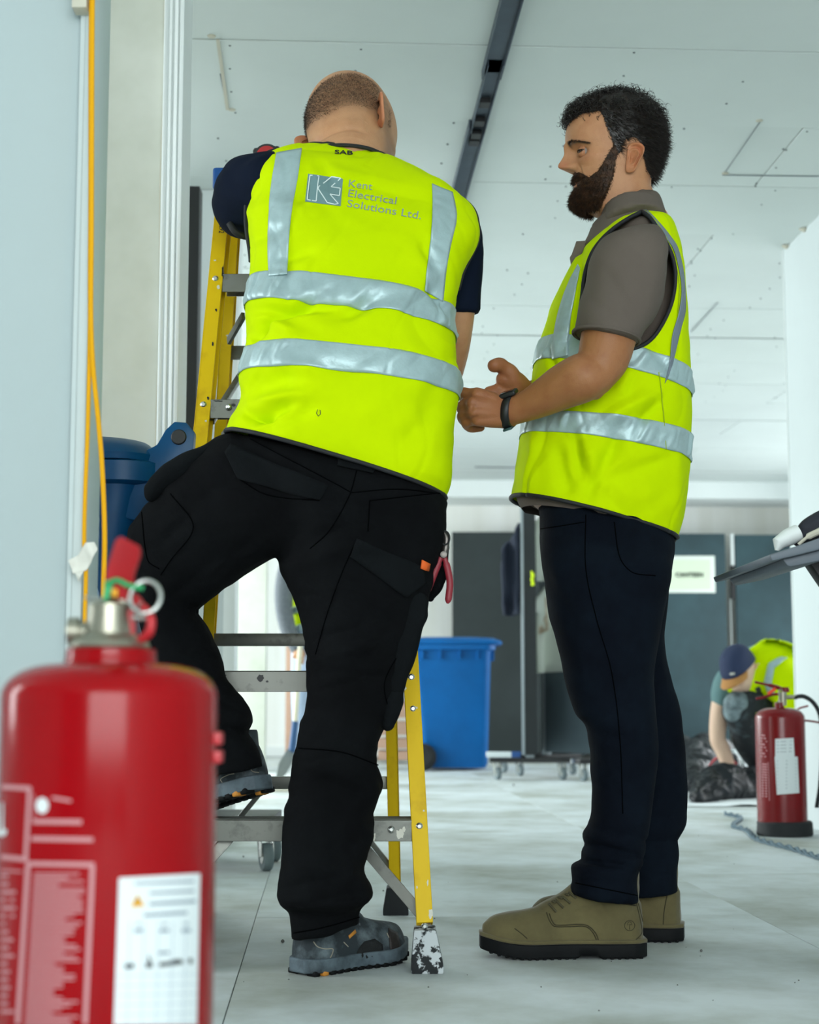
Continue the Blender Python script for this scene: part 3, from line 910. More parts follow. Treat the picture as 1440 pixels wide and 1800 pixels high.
# wall bracket arms beside it
br = thing('wall_bracket', 'thin dark red wire bracket on the right white wall beside the extinguisher', 'bracket', P(1420, 1260, 6.2))
mb = MB().tube(curve_pts([P(1400, 1250, 6.3), P(1406, 1245, 6.25), P(1420, 1241, 6.2)], 12), 0.004, 8)
mb.tube(curve_pts([P(1412, 1266, 6.2), P(1428, 1268, 6.2), P(1450, 1272, 6.2)], 12), 0.004, 8)
mb.build('wire_arm', m_redx, br, smooth=True)

# ------------------------------------------------------------------ wheelie bins
m_bind = M('dark_blue_bin_plastic', '024C7C', 0.42, var=0.3, vscale=4, spec=.3, bump=0.15, bscale=30)
m_binb = M('bright_blue_bin_plastic', '0060A6', 0.45, spec=.25, var=0.2, vscale=3, bump=0.1, bscale=20)
m_scrape_hl = M('scraped_highlight_plastic', '9FB6C8', 0.7, col2='0C4A86', vscale=30, fac=(0.42, 0.58), stretch=(1, 1, 0.3), detail=7)
def rrect(w_, d_, r, n=6):
    out = []
    for cxx, cyy, a0 in ((1, 1, 0), (-1, 1, 90), (-1, -1, 180), (1, -1, 270)):
        for k in range(n + 1):
            a = radians(a0 + 90 * k / n)
            out.append((cxx * (w_ / 2 - r) + r * cos(a), cyy * (d_ / 2 - r) + r * sin(a)))
    return out
def rloft(mb, rings):
    vs, fs = [], []
    for (w_, d_, r, z, ox) in rings: vs += [(x + ox, y, z) for x, y in rrect(w_, d_, r)]
    n = len(rrect(1, 1, .1)); m = len(rings)
    for i in range(m - 1):
        for k in range(n):
            k2 = (k + 1) % n; fs.append((i * n + k, i * n + k2, (i + 1) * n + k2, (i + 1) * n + k))
    fs += [tuple(range(n))[::-1], tuple((m - 1) * n + k for k in range(n))]
    return mb.add(vs, fs)
def wheelie(label, loc, rz, mat, H=1.0):
    t = thing('wheelie_bin', label, 'bin', loc, 'blue wheeled bins', rz)
    k = H
    rloft(MB(), [(0.44, 0.42, .05, .02, -.04), (0.47, 0.44, .06, .05, -.04), (0.60, 0.54, .07, .90 * k, 0), (0.61, 0.55, .07, .93 * k, 0)]).build('body', mat, t, smooth=True, world=False)
    rloft(MB(), [(0.61, .55, .07, .925 * k, 0), (0.67, .60, .09, .93 * k, 0), (0.67, .60, .09, .968 * k, 0), (0.655, .585, .085, .972 * k, 0)]).build('rim', mat, t, smooth=True, world=False)
    rloft(MB(), [(0.70, .605, .09, .972 * k, -.03), (0.71, .615, .10, .985 * k, -.03), (0.69, .60, .10, 1.0 * k, -.03), (0.62, .52, .12, 1.022 * k, -.02), (0.45, .35, .12, 1.032 * k, 0)]).build('lid', mat, t, smooth=True, world=False)
    mb = MB()
    for y in (-0.2, -.1, 0.1, 0.2): mb.box((-.315, y, .89 * k), (.02, .012, .08))
    for x in (-0.2, -.07, 0.07, 0.2):
        for s in (-1, 1): mb.box((x, s * .28, .895 * k), (.014, .03, .07))
    mb.build('ribs', mat, t, bevel=0.003, world=False, kind='stuff')
    # hinge lugs and handle at +x
    for s in (-1, 1):
        mb = MB(); out = [(0.255, .86 * k), (0.30, .85 * k), (0.335, .92 * k), (0.375, .965 * k), (0.400, .995 * k), (0.402, 1.03 * k), (0.385, 1.05 * k), (0.36, 1.052 * k), (0.342, 1.035 * k), (0.325, 1.005 * k), (0.29, .988 * k), (0.255, .98 * k)]
        mb.prism(out, 0.03, Matrix.Translation((0, s * 0.24, 0)))
        mb.build('hinge_lug', mat, t, bevel=0.005, world=False)
        mb = MB().lathe([(0.014, -.019), (0.016, -.017), (0.016, .017), (0.014, .019)], (0.37, s * 0.24, 1.02 * k), 20, (0, 1, 0)); mb.build('pivot', m_black, t, smooth=True, world=False)
        mb = MB().lathe([(0.03, -.026), (0.085, -.026), (0.098, -.018), (0.1, 0), (0.098, .018), (0.085, .026), (0.03, .026)], (0.2, s * 0.27, 0.1), 36, (0, 1, 0))
        wh = mb.build('wheel', m_rub, t, smooth=True, world=False)
        mb = MB().lathe([(0.02, .028), (0.06, .030), (0.065, .026)], (0.2, s * 0.27, 0.1), 30, (0, s, 0)); mb.build('hub', m_black, wh, world=False)
    MB().tube([(0.2, -.28, .1), (.2, .28, .1)], .011, 12).build('axle', m_steel, t, smooth=True, world=False)
    MB().tube([(0.385, -.24, 1.0 * k), (.385, .24, 1.0 * k)], .011, 12).build('handle', mat, t, smooth=True, world=False)
    return t
BX = P(319, 755, 3.25).x - 0.37
bn1 = wheelie('dark blue wheelie bin between the near white wall and the ladder', (BX, 3.47, 0), 0.0, m_bind, 1.03)
tb = bvh([o for o in bn1.children if o.name.startswith('body')])
splat([(166, 930, 10, 45), (162, 1010, 7, 30), (253, 875, 9, 9), (166, 880, 8, 12), (168, 1060, 6, 40)], tb, m_scrape_hl, bn1, 'scrapes_and_highlight', 0.001)  # pale scrapes; the small right-hand spot paints in a highlight
bn2 = wheelie('bright blue wheelie bin standing on the far floor behind the ladder, wheels to the left', (P(792, 1350, 11.6).x, 11.9, 0), PI, m_binb, 0.94)

# ------------------------------------------------------------------ cables
m_cab = M('yellow_cable', 'E6A600', 0.55, spec=.2)
m_tape = M('masking_tape', 'E4E3D8', 0.75, var=0.1, vscale=30)
cbl = thing('power_cable', 'yellow cable hanging down the edge of the near white wall', 'cable', P(160, 0, YN - 0.03))
Yc = YN - 0.032
MB().tube(curve_pts([P(160, -60, Yc), P(160, 0, Yc), P(159, 120, Yc), P(159, 330, Yc), P(158, 480, Yc), P(158, 560, Yc), P(157, 640, Yc), P(154, 760, Yc), P(150, 860, Yc), P(148, 955, Yc), P(151, 1000, Yc), P(149, 1100, Yc), P(151, 1180, Yc), P(150, 1400, Yc), P(149, 1700, Yc)], 120), 0.0032, 8).build('cable_run', m_cab, cbl, smooth=True)
MB().tube(curve_pts([P(163, -60, Yc - .008), P(162, 100, Yc - .008), P(161, 400, Yc - .008), P(160, 560, Yc - .006), P(164, 650, Yc - .006), P(173, 740, Yc), P(180, 830, Yc), P(184, 940, Yc), P(182, 1030, Yc), P(179, 1180, Yc), P(182, 1500, Yc)], 110), 0.0036, 8).build('cable_run', m_cab, cbl, smooth=True)
tp = thing('tape_scrap', 'crumpled off-white tape scrap holding the yellow cable to the near wall', 'tape', P(145, 985, Yc))
def crumple(name, pts, th, mat, parent, seed=0, amp=0.004, wd=0.0):
    """closed px outline -> subdivided crumpled sheet at Y"""
    rs = np.random.RandomState(seed)
    me = pymesh([P(*p) for p in pts], [tuple(range(len(pts)))], name)
    bm = bmesh.new(); bm.from_mesh(me)
    bmesh.ops.triangulate(bm, faces=bm.faces[:])
    for _ in range(3): bmesh.ops.subdivide_edges(bm, edges=bm.edges[:], cuts=1, use_grid_fill=True)
    bm.to_mesh(me); bm.free()
    c = co_of(me); c[:, 1] += fbm(c, 60, seed) * amp; set_co(me, c)
    o = link(name, me, mat, parent)
    s = o.modifiers.new('s', 'SOLIDIFY'); s.thickness = th
    return o
Yt = Yc - 0.008
crumple('scrap', [(120, 985, Yt), (138, 975, Yt), (152, 955, Yt), (166, 953, Yt), (172, 966, Yt), (163, 985, Yt), (152, 1002, Yt), (137, 1008, Yt), (127, 1008, Yt)], 0.001, m_tape, tp, 2)
crumple('scrap', [(134, 1008, Yt), (148, 1004, Yt), (144, 1016, Yt), (139, 1022, Yt)], 0.001, m_tape, tp, 3)

# rope-like lead on the floor at the right
m_lead = M('grey_blue_lead', '556C78', 0.7)
ld = thing('floor_lead', 'twisted grey-blue lead trailing over the floor in front of the right extinguisher', 'cable', fz(1350, 1470))
pth = curve_pts([fz(1275, 1433), fz(1302, 1440), fz(1290, 1455), fz(1312, 1462), fz(1330, 1478), fz(1362, 1488), fz(1395, 1496), fz(1445, 1513), fz(1500, 1530)], 160)
mb = MB()
for s in (0, 1):
    pp, fr = frames(pth)
    mb.tube([p + Vector((0, 0, 0.008)) + (u * cos(i * .55 + s * PI) + v_ * sin(i * .55 + s * PI)) * 0.0058 for i, (p, (t, u, v_)) in enumerate(zip(pp, fr))], 0.0056, 7)
mb.build('strand', m_lead, ld, smooth=True)

# ------------------------------------------------------------------ mobile screens
m_frame = M('grey_aluminium_frame', '98A2A6', 0.4, 0.5)
m_felt = M('dark_felt', '262E30', 0.9, var=0.15, vscale=3)
m_felt2 = M('blue_grey_felt', '586870', 0.8, var=0.12, vscale=2)
def caster(parent, x, y, h=0.1, r=0.04, z0=0):
    mb = MB().lathe([(r * .55, -.014), (r * .9, -.014), (r, -.009), (r, .009), (r * .9, .014), (r * .55, .014)], (x, y, r), 24, (0.9, 0.35, 0))
    wv = mb.build('castor_wheel', M('grey_castor_tyre', '6E7C80', 0.6), parent, smooth=True)
    mb = MB().lathe([(r * .12, -.018), (r * .5, -.016), (r * .5, .016), (r * .12, .018)], (x, y, r), 16, (0.9, 0.35, 0)); mb.build('castor_hub', m_steel, wv)
    mb = MB()
    d = Vector((0.9, 0.35, 0)).normalized(); e_ = Vector((-d.y, d.x, 0))
    for s in (-1, 1): mb.beam(Vector((x, y, r)) + d * s * .019, Vector((x, y, h)) + d * s * .019 + e_ * .02, d, 0.004, 0.035, taper=1.3)
    mb.box((x + e_.x * .02, y + e_.y * .02, h), (.06, .06, .006))
    mb.build('castor_fork', m_steel, parent, bevel=0.001)
def screen(label, A, B, z0, z1, mat, posters=()):
    A, B = Vector(A), Vector(B); d = (B - A).normalized(); n = Vector((-d.y, d.x, 0))
    t = thing('mobile_screen', label, 'screen', (A + B) / 2, 'mobile screens on castors')
    MB().beam(lerp(A, B, .5) + Vector((0, 0, z0)), lerp(A, B, .5) + Vector((0, 0, z1)), d, (B - A).length - .05, 0.05).build('panel', mat, t, bevel=.004)
    for Q in (A, B): MB().beam(Q + Vector((0, 0, z0 - .03)), Q + Vector((0, 0, z1 + .02)), d, 0.04, 0.055).build('post', m_frame, t, bevel=.004)
    for Q in (A, B):
        MB().beam(Q + n * 0.26 + Vector((0, 0, .125)), Q - n * 0.26 + Vector((0, 0, .125)), (0, 0, 1), 0.03, 0.07).build('base_foot', m_black, t, bevel=.004)
        for s in (-1, 1): caster(t, (Q + n * .21 * s).x, (Q + n * .21 * s).y, .11)
    return t, d, n
Ys = 10.4
A = Vector((P(932, 1340, Ys).x, Ys, 0)); B = Vector((A.x + 0.10, Ys + 1.0, 0))
s1, d1, n1 = screen('dark mobile screen seen edge-on with a navy garment hanging from it', A, B, 0.16, 1.86, m_felt)
A2 = Vector((P(961, 1340, 11.0).x, 11.0, 0)); B2 = Vector((P(1075, 1345, 10.3).x, 10.3, 0))
s2, d2, n2 = screen('blue-grey mobile screen behind the bearded man, papers pinned on it', A2, B2, 0.16, 1.86, m_felt2)
ts2 = bvh([o for o in s2.children if o.name.startswith(('panel', 'post'))])
ps = thing('pinned_paper', 'large white paper with beige print pinned on the blue-grey screen', 'paper', P(965, 1100, 10.5))
patch('sheet', ((938, 1030), (1000, 1030), (1000, 1180), (943, 1183)), ts2, m_paper, ps, off=0.004, nu=6, nv=6)
patch('print_area', ((943, 1050), (962, 1050), (966, 1108), (948, 1115)), ts2, M('beige_print', 'B8A488', 0.8, col2='E4DCCB', vscale=20), ps, off=0.007, nu=4, nv=4)
ps2 = thing('pinned_paper', 'upper white paper sheet on the blue-grey screen above the larger one', 'paper', P(965, 960, 10.5))
patch('sheet', ((938, 900), (1000, 900), (1000, 1020), (940, 1022)), ts2, m_paper, ps2, off=0.004, nu=6, nv=6)
hv = thing('safety_scarf', 'small yellow-green cloth on the edge of the blue-grey screen', 'cloth', P(937, 1015, 10.3))
crumple('cloth', [(933, 1004, 10.25), (938, 1006, 10.25), (939, 1030, 10.25), (935, 1030, 10.25)], 0.01, M('bright_yellow_cloth', 'D8F000', 0.7), hv, 5, 0.01)
A1 = Vector((P(932, 1340, Ys).x, Ys, 0)) - Vector((.005, 0, 0))
MB().beam(A1 + Vector((.01, -.04, .16)), A1 + Vector((.01, -.04, 1.88)), (1, 0, 0), .078, .03).build('edge_cover', M('dark_edge_strip', '1E2426', .7), s1, bevel=.003)
MB().beam(A1 + Vector((-.040, -.045, .16)), A1 + Vector((-.040, -.045, 1.88)), (1, 0, 0), .018, .03).build('edge_strip', m_frame, s1, bevel=.002)
gr = thing('hanging_garment', 'navy garment hanging on the left side of the dark mobile screen', 'garment', P(905, 1000, 10.4))
mb_pts = [(916, 918), (906, 935), (881, 972), (884, 1000), (887, 1060), (889, 1082), (900, 1084), (903, 1079), (914, 1080), (917, 1050)]
g = pymesh([P(x, y, 10.35) for x, y in mb_pts], [tuple(range(len(mb_pts)))])
bm = bmesh.new(); bm.from_mesh(g); bmesh.ops.triangulate(bm, faces=bm.faces[:])
for _ in range(3): bmesh.ops.subdivide_edges(bm, edges=bm.edges[:], cuts=1, use_grid_fill=True)
bm.to_mesh(g); bm.free()
c = co_of(g); c[:, 1] += np.sin(c[:, 0] * 70) * 0.03 + fbm(c, 14, 3) * .02; set_co(g, c)
o = link('cloth', g, M('navy_cloth', '141E30', 0.85), gr); s = o.modifiers.new('s', 'SOLIDIFY'); s.thickness = 0.02
bk = thing('spirit_level', 'white and blue spirit level lying on the foot of the dark mobile screen', 'tool', P(895, 1315, 10.3))
A = P(866, 1316, 10.3)
MB().box((A.x + .04, 10.3, .165), (0.16, .03, .035)).build('body', m_label, bk, bevel=.004)
MB().box((A.x + .15, 10.3, .165), (0.06, .032, .037)).build('end_cap', m_blue, bk, bevel=.004)

# ------------------------------------------------------------------ castor dolly behind the ladder
dl = thing('platform_dolly', 'low platform dolly on castors behind the ladder', 'dolly', P(440, 1520, 4.95))
cp = fz(468, 1531)
MB().box((cp.x - 0.30, cp.y + .12, .150), (0.64, 0.42, .024)).build('deck', m_black, dl, bevel=.004)
for dx, dy in ((0, 0), (-.56, 0), (0, .28), (-.56, .28)): caster(dl, cp.x + dx, cp.y + dy, .136, .042)

# ------------------------------------------------------------------ right: work table top with rolls
m_tgrey = M('grey_plastic_worktop', '5E6872', 0.5, var=0.15, vscale=6)
yt_ = 2.9
q = lambda x, y, dy=0: P(x, y, yt_ + dy)
wt = thing('folding_workbench', 'grey plastic workbench edge reaching in at the right side', 'workbench', (q(1480, 1000).x, yt_ + .2, 0))
def slab(pts, th):
    mb = MB(); n = len(pts)
    vs = [P(x, y, yt_ - th / 2) for x, y in pts] + [P(x, y, yt_ - th / 2) + Vector((0, th, 0)) for x, y in pts]
    mb.add(vs, [tuple(range(n)), tuple(range(2 * n - 1, n - 1, -1))] + [(i, (i + 1) % n, (i + 1) % n + n, i + n) for i in range(n)])
    return mb
slab([(1353, 975), (1400, 960), (1445, 944), (1600, 890), (1600, 915), (1445, 965), (1405, 975), (1358, 986)], .5).build('top', m_tgrey, wt, bevel=.003)
slab([(1376, 983), (1445, 966), (1600, 915), (1600, 935), (1445, 985), (1391, 996), (1384, 994)], .45).build('under_frame', m_tgrey, wt, bevel=.003)
slab([(1422, 986), (1448, 982), (1500, 1060), (1490, 1085)], .05).build('brace', m_black, wt, bevel=.003)
mb = MB()
x0 = q(1520, 940).x
for dy in (-.2, .2): mb.box((x0, yt_ + dy, .4), (.04, .04, .8)); mb.box((x0 + .07, yt_ + dy, .4), (.03, .04, .8))
mb.build('leg', m_black, wt, bevel=.003)
pr = thing('paper_roll', 'white paper roll lying on the grey workbench at the right edge', 'roll', q(1390, 955))
mb = MB().tube([q(1366, 968), q(1369, 955), q(1385, 945), q(1404, 937)], [0.004, 0.013, .016, .0165], 24, flat=1.3)
mb.build('roll', m_white, pr, smooth=True)
gl_ = thing('work_glove', 'dark glove with beige trim lying beside the paper roll', 'glove', q(1425, 950))
u = union([ctube([q(1404, 950), q(1420, 935), q(1438, 926), q(1462, 918)], [.012, .022, .026, .03], 20, 12, True)], .003, 4)
link('glove', u, M('dark_glove', '22242E', 0.8, bump=.3), gl_)
MB().tube(curve_pts([q(1404, 957, -.03), q(1420, 944, -.035), q(1440, 934, -.035), q(1460, 922, -.03)], 20), [.003] * 6 + [.006] * 14, 8).build('trim', m_filler, gl_, smooth=True)
# ------------------------------------------------------------------ figure tools
def spow(a, n):
    return np.sign(a) * np.abs(a) ** (2.0 / n)

class Sur:
    """surface lofted through rings given by their two outline pixels: (Lx,Ly,Rx,Ry,Y,df[,db])"""
    def __init__(s, tab, n=2.2):
        s.n = n
        L, R, D = [], [], []
        for r in tab:
            Lx, Ly, Rx, Ry, Y, df = r[:6]
            db = r[6] if len(r) > 6 else df
            YR = r[7] if len(r) > 7 else Y
            L.append(P(Lx, Ly, Y)); R.append(P(Rx, Ry, YR)); D.append((df, db))
        s.L = np.array([tuple(v) for v in L]); s.R = np.array([tuple(v) for v in R]); s.D = np.array(D)
        s.k = np.arange(len(tab))
        s.m = len(tab)
    def at(s, v, ph, shrink=0.0):
        v = np.asarray(v, float).ravel(); ph = np.asarray(ph, float).ravel()
        L = crom(s.k, s.L, v); R = crom(s.k, s.R, v); D = crom(s.k, s.D, v)
        C = (L + R) / 2; W = (R - L) / 2
        wl = np.linalg.norm(W, axis=1, keepdims=True)
        W = W * np.maximum(wl - shrink, 0.004) / wl
        c, q = spow(np.cos(ph), s.n), spow(np.sin(ph), s.n)
        d = np.where(q > 0, D[:, 0], D[:, 1]) - shrink
        out = C + W * c[:, None]
        out[:, 1] -= q * np.maximum(d, 0.004)
        return out
    def grid(s, v0, v1, nv, nph, p0=0, p1=2 * PI, shrink=0.0, closed=True):
        vs = np.linspace(v0, v1, nv); phs = np.linspace(p0, p1, nph, endpoint=not closed)
        V, Q = np.meshgrid(vs, phs, indexing='ij')
        pts = s.at(V, Q, shrink)
        fs = []
        m = nph if closed else nph - 1
        for i in range(nv - 1):
            for k in range(m):
                k2 = (k + 1) % nph
                fs.append((i * nph + k, i * nph + k2, (i + 1) * nph + k2, (i + 1) * nph + k))
        j = (nv // 2) * nph + nph // 4
        a_, b_, c_ = (pts[t] for t in (fs[(nv // 2) * m + nph // 4][0], fs[(nv // 2) * m + nph // 4][1], fs[(nv // 2) * m + nph // 4][2]))
        nn = np.cross(b_ - a_, c_ - a_)
        if nn @ (pts[j] - pts[(nv // 2) * nph:(nv // 2 + 1) * nph].mean(0)) < 0: fs = [f[::-1] for f in fs]
        return pts, fs, V.ravel(), Q.ravel()
    def solid(s, nv=40, nph=40, shrink=0.0, v0=0, v1=None):
        v1 = s.m - 1 if v1 is None else v1
        pts, fs, _, _ = s.grid(v0, v1, nv, nph, shrink=shrink)
        fs = list(fs)
        fs.append(tuple(range(nph))); fs.append(tuple((nv - 1) * nph + k for k in range(nph))[::-1])
        return list(pts), fs

def displace(me, fn):
    c = co_of(me); n = no_of(me); set_co(me, c + n * np.asarray(fn(c, n))[:, None])

def folds(c, lines):
    """lines: (x0,y0,x1,y1,amp m,width px) crease lines laid in the picture plane"""
    uv = proj(c); out = np.zeros(len(c))
    for (x0, y0, x1, y1, amp, wd) in lines:
        a = np.array([x0, y0]); d = np.array([x1 - x0, y1 - y0], float); L = np.linalg.norm(d); d /= L
        q = uv - a; t = np.clip(q @ d, 0, L)
        dist = np.linalg.norm(q - t[:, None] * d, axis=1)
        fade = np.clip(np.minimum(t, L - t) / (0.3 * L) + 0.25, 0, 1)
        out += amp * fade * np.exp(-(dist / wd) ** 2)
    return out

def join_geo(parts):
    vs, fs, ts = [], [], []
    for p in parts:
        v, f = p[0], p[1]; t = p[2] if len(p) > 2 else None
        n = len(vs); vs += [tuple(map(float, q)) for q in v]; fs += [tuple(int(i) + n for i in q) for q in f]
        ts += ([(1, 1, 1)] * len(v)) if t is None else [tuple(q) for q in t]
    return vs, fs, ts

def mesh_geo(me):
    return [tuple(v.co) for v in me.vertices], [tuple(p.vertices) for p in me.polygons]

def with_tint(me, ts):
    at = me.color_attributes.new('tint', 'FLOAT_COLOR', 'POINT')
    a = np.ones((len(ts), 4)); a[:, :3] = np.array(ts); at.data.foreach_set('color', a.ravel())
    return me

# head: x forward, y left, z up, origin at the ear axis
HT = np.array([  # z, xf, xb, w, xc, nf
 (-.240, .060, -.062, .070, -.01, 2), (-.180, .048, -.052, .062, -.01, 2), (-.150, .048, -.046, .058, -.004, 2), (-.130, .060, -.043, .056, 0, 2),
 (-.121, .085, -.042, .055, .008, 2), (-.113, .108, -.041, .055, .012, 1.9), (-.104, .1185, -.041, .056, .015, 1.85), (-.095, .1215, -.041, .058, .016, 1.85),
 (-.080, .120, -.041, .062, .018, 1.9), (-.062, .1215, -.042, .0655, .018, 2.0), (-.045, .1235, -.044, .068, .018, 2.1), (-.025, .1250, -.054, .0705, .016, 2.2),
 (-.005, .1275, -.064, .0725, .014, 2.3), (.015, .1310, -.070, .0745, .012, 2.35), (.030, .1375, -.073, .0760, .010, 2.35), (.045, .1420, -.0745, .077, .010, 2.3),
 (.065, .1410, -.073, .0775, .010, 2.25), (.085, .134, -.069, .0755, .012, 2.2), (.105, .120, -.062, .069, .014, 2.1), (.120, .103, -.052, .060, .016, 2.05),
 (.132, .083, -.038, .0475, .018, 2), (.140, .063, -.022, .034, .019, 2), (.1445, .044, -.004, .019, .019, 2), (.146, .021, .017, .003, .019, 2)])

def head_geo(K=230, wide=1.0, jaw=1.0, zs=None):
    if zs is None:
        zs = np.concatenate([np.linspace(-.24, -.13, 16), np.linspace(-.128, .112, 170), .146 - .034 * np.linspace(1, 0, 26)[1:] ** 1.7])
    T = crom(HT[:, 0], HT[:, 1:], zs)
    t = np.linspace(0, 2 * PI, K, endpoint=False); ph = t - 0.72 * np.sin(t)
    Z, PH = np.meshgrid(zs, ph, indexing='ij')
    xf, xb, w_, xc, nf = [np.repeat(T[:, i][:, None], K, 1) for i in range(5)]
    low = np.clip((-.03 - Z) / .08, 0, 1)
    w_ = w_ * wide * (1 + (jaw - 1) * low)
    cc, ss = np.cos(PH), np.sin(PH)
    n = np.where(cc > 0, nf, 2.0)
    X = xc + np.where(cc > 0, xf - xc, xc - xb) * np.sign(cc) * np.abs(cc) ** (2 / n)
    Y = w_ * np.sign(ss) * np.abs(ss) ** (2 / n)
    fr = np.clip((cc - 0.15) * 3, 0, 1)
    g = lambda a, b: np.exp(-(a / b) ** 2)
    # nose
    zz = np.array([-.034, -.028, -.0235, -.017, -.010, .0, .012, .024, .034, .044])
    A = crom(zz, [0, .004, .016, .0335, .0345, .027, .0185, .0125, .0075, .0], np.clip(Z.ravel(), -.034, .044))[:, 0].reshape(Z.shape)
    S = crom(zz, [.016, .0125, .0120, .0105, .0100, .0088, .0080, .0078, .011, .02], np.clip(Z.ravel(), -.034, .044))[:, 0].reshape(Z.shape)
    A = np.where((Z < -.034) | (Z > .044), 0, A)
    X = X + fr * A * np.exp(-(np.abs(Y) / S) ** 2.4)
    for s in (-1, 1):
        X += fr * .0125 * g(Y - s * .0135, .0065) * g(Z + .0175, .0075)          # wings
        X -= fr * .006 * g(Y - s * .007, .0035) * g(Z + .0265, .0025)            # nostrils
        X -= fr * .0145 * g(Y - s * .033, .016) * g(Z - .009, .0115)             # eye sockets
        X -= fr * .004 * g(Y - s * .018, .007) * g(Z - .010, .010)
        X += fr * .0050 * g(Y - s * .030, .018) * g(Z - .030, .0065)             # brow
        X += fr * .0055 * g(Y - s * .046, .016) * g(Z + .010, .014)              # cheek
        Y += fr * .003 * s * g(np.abs(Y) - .058, .012) * g(Z + .008, .016) * (np.sign(Y) == s)
        X += fr * .0030 * g(Y - s * .034, .008) * g(Z + .040, .012)              # smile cheek
        X -= fr * .0028 * g(Y - s * .0265 - s * .25 * (-.022 - Z), .0028) * g(Z + .034, .014)
        X -= fr * .003 * g(Y - s * .027, .004) * g(Z + .050, .0035)              # mouth corners
    zm = -.0535 + 4.2 * Y ** 2
    X += fr * .0060 * g(Y, .021) * g(Z - zm - .0062, .0048)
    X -= fr * .0080 * g(Y, .022) * g(Z - zm, .0016)
    X += fr * .0072 * g(Y, .019) * g(Z - zm + .0065, .0050)
    X -= fr * .0045 * g(Y, .020) * g(Z + .0715, .0055)
    X += fr * .0040 * g(Y, .018) * g(Z + .090, .012)
    X -= fr * .0015 * g(Y, .003) * g(Z + .039, .006)
    pts = np.stack([X, Y, Z], -1).reshape(-1, 3)
    nz = len(zs); fs = []
    for i in range(nz - 1):
        for k in range(K):
            k2 = (k + 1) % K
            fs.append((i * K + k, i * K + k2, (i + 1) * K + k2, (i + 1) * K + k))
    fs.append(tuple((nz - 1) * K + k for k in range(K)))
    return pts, fs

EARP = np.array([(0, -.034), (.009, -.0315), (.0135, -.020), (.0185, -.005), (.0235, .010), (.0225, .0235), (.0125, .0325), (-.002, .0325), (-.0095, .024),
                 (-.0095, .008), (-.0090, -.008), (-.0085, -.022), (-.006, -.0315)])
def ear_geo(side, at=(-.002, .0, -.002), w_=.0745, tilt=0.16, size=1.0, flare=.52):
    NT, NR = 72, 26
    q = np.vstack([EARP, EARP[:1]])
    o = crom(np.arange(len(q)), q, np.linspace(0, len(q) - 1, NT, endpoint=False))
    c0 = np.array([.003, .001]); vs = []; fs = []
    def H(r, u, v):
        h0 = .0035 + flare * max(u + .0095, 0) + .02 * max(v, 0)
        lobe = min(1, max(0, (v + .026) / .012)); back = min(1, max(0, (u + .006) / .010)); 
        hh = .0042 * math.exp(-((r - .90) / .09) ** 2) * (0.35 + .65 * back)
        hh -= .0046 * math.exp(-((r - .70) / .09) ** 2) * lobe * back
        hh += .0034 * math.exp(-((r - .50) / .10) ** 2) * lobe * back
        hh -= .0095 * math.exp(-(r / .34) ** 2) * lobe
        hh += .0040 * math.exp(-((u + .0075) / .003) ** 2 - ((v + .003) / .006) ** 2)
        return h0 + hh
    rows = []
    for j in range(NR + 1):
        r = j / NR
        rows.append([(c0[0] + (x - c0[0]) * r, c0[1] + (y - c0[1]) * r) for x, y in o] + [r])
    pts = []
    for row in rows:
        r = row[-1]
        for (u, v) in row[:-1]: pts.append((u, v, H(r, u, v)))
    for (r, dh) in ((1.02, -.0018), (.99, -.0040), (.90, -.0060), (.6, -.012)):
        for (x, y) in o:
            u = c0[0] + (x - c0[0]) * r; v = c0[1] + (y - c0[1]) * r
            pts.append((u, v, max(H(1, x, y) + dh, -.012)))
    tot = NR + 5
    for j in range(tot - 1):
        for k in range(NT):
            k2 = (k + 1) % NT; fs.append((j * NT + k, j * NT + k2, (j + 1) * NT + k2, (j + 1) * NT + k))
    ct, st = cos(tilt), sin(tilt)
    out = []
    for u, v, h in pts:
        u, v = u * size, v * size
        uu = u * ct + v * st; vv = -u * st + v * ct
        out.append((at[0] - uu, side * (w_ + h), at[2] + vv))
    return out, fs

def lid_geo(c, side, r=.0137, up=20, lo=-24, yaw=12):
    vs, fs = [], []
    def shell(e0, e1, nE=8, nA=26):
        b = len(vs)
        for i in range(nE):
            for j in range(nA):
                az = radians(-78 + 156 * j / (nA - 1))
                k = cos(az * 1.45) ** 0.7 if abs(az * 1.45) < 1.57 else 0
                e_ = radians(e0 * (0.15 + .85 * k) + (e1 - e0 * (0.15 + .85 * k)) * i / (nE - 1))
                rr = r - (0.0009 if i == 0 else 0)
                p = Vector((cos(e_) * cos(az), cos(e_) * sin(az), sin(e_))) * rr
                p = Matrix.Rotation(radians(yaw) * side, 3, 'Z') @ p
                vs.append(tuple(Vector(c) + p))
        for i in range(nE - 1):
            for j in range(nA - 1):
                a = b + i * nA + j; fs.append((a, a + 1, a + nA + 1, a + nA))
    shell(up, 88); shell(lo, -88)
    return vs, fs

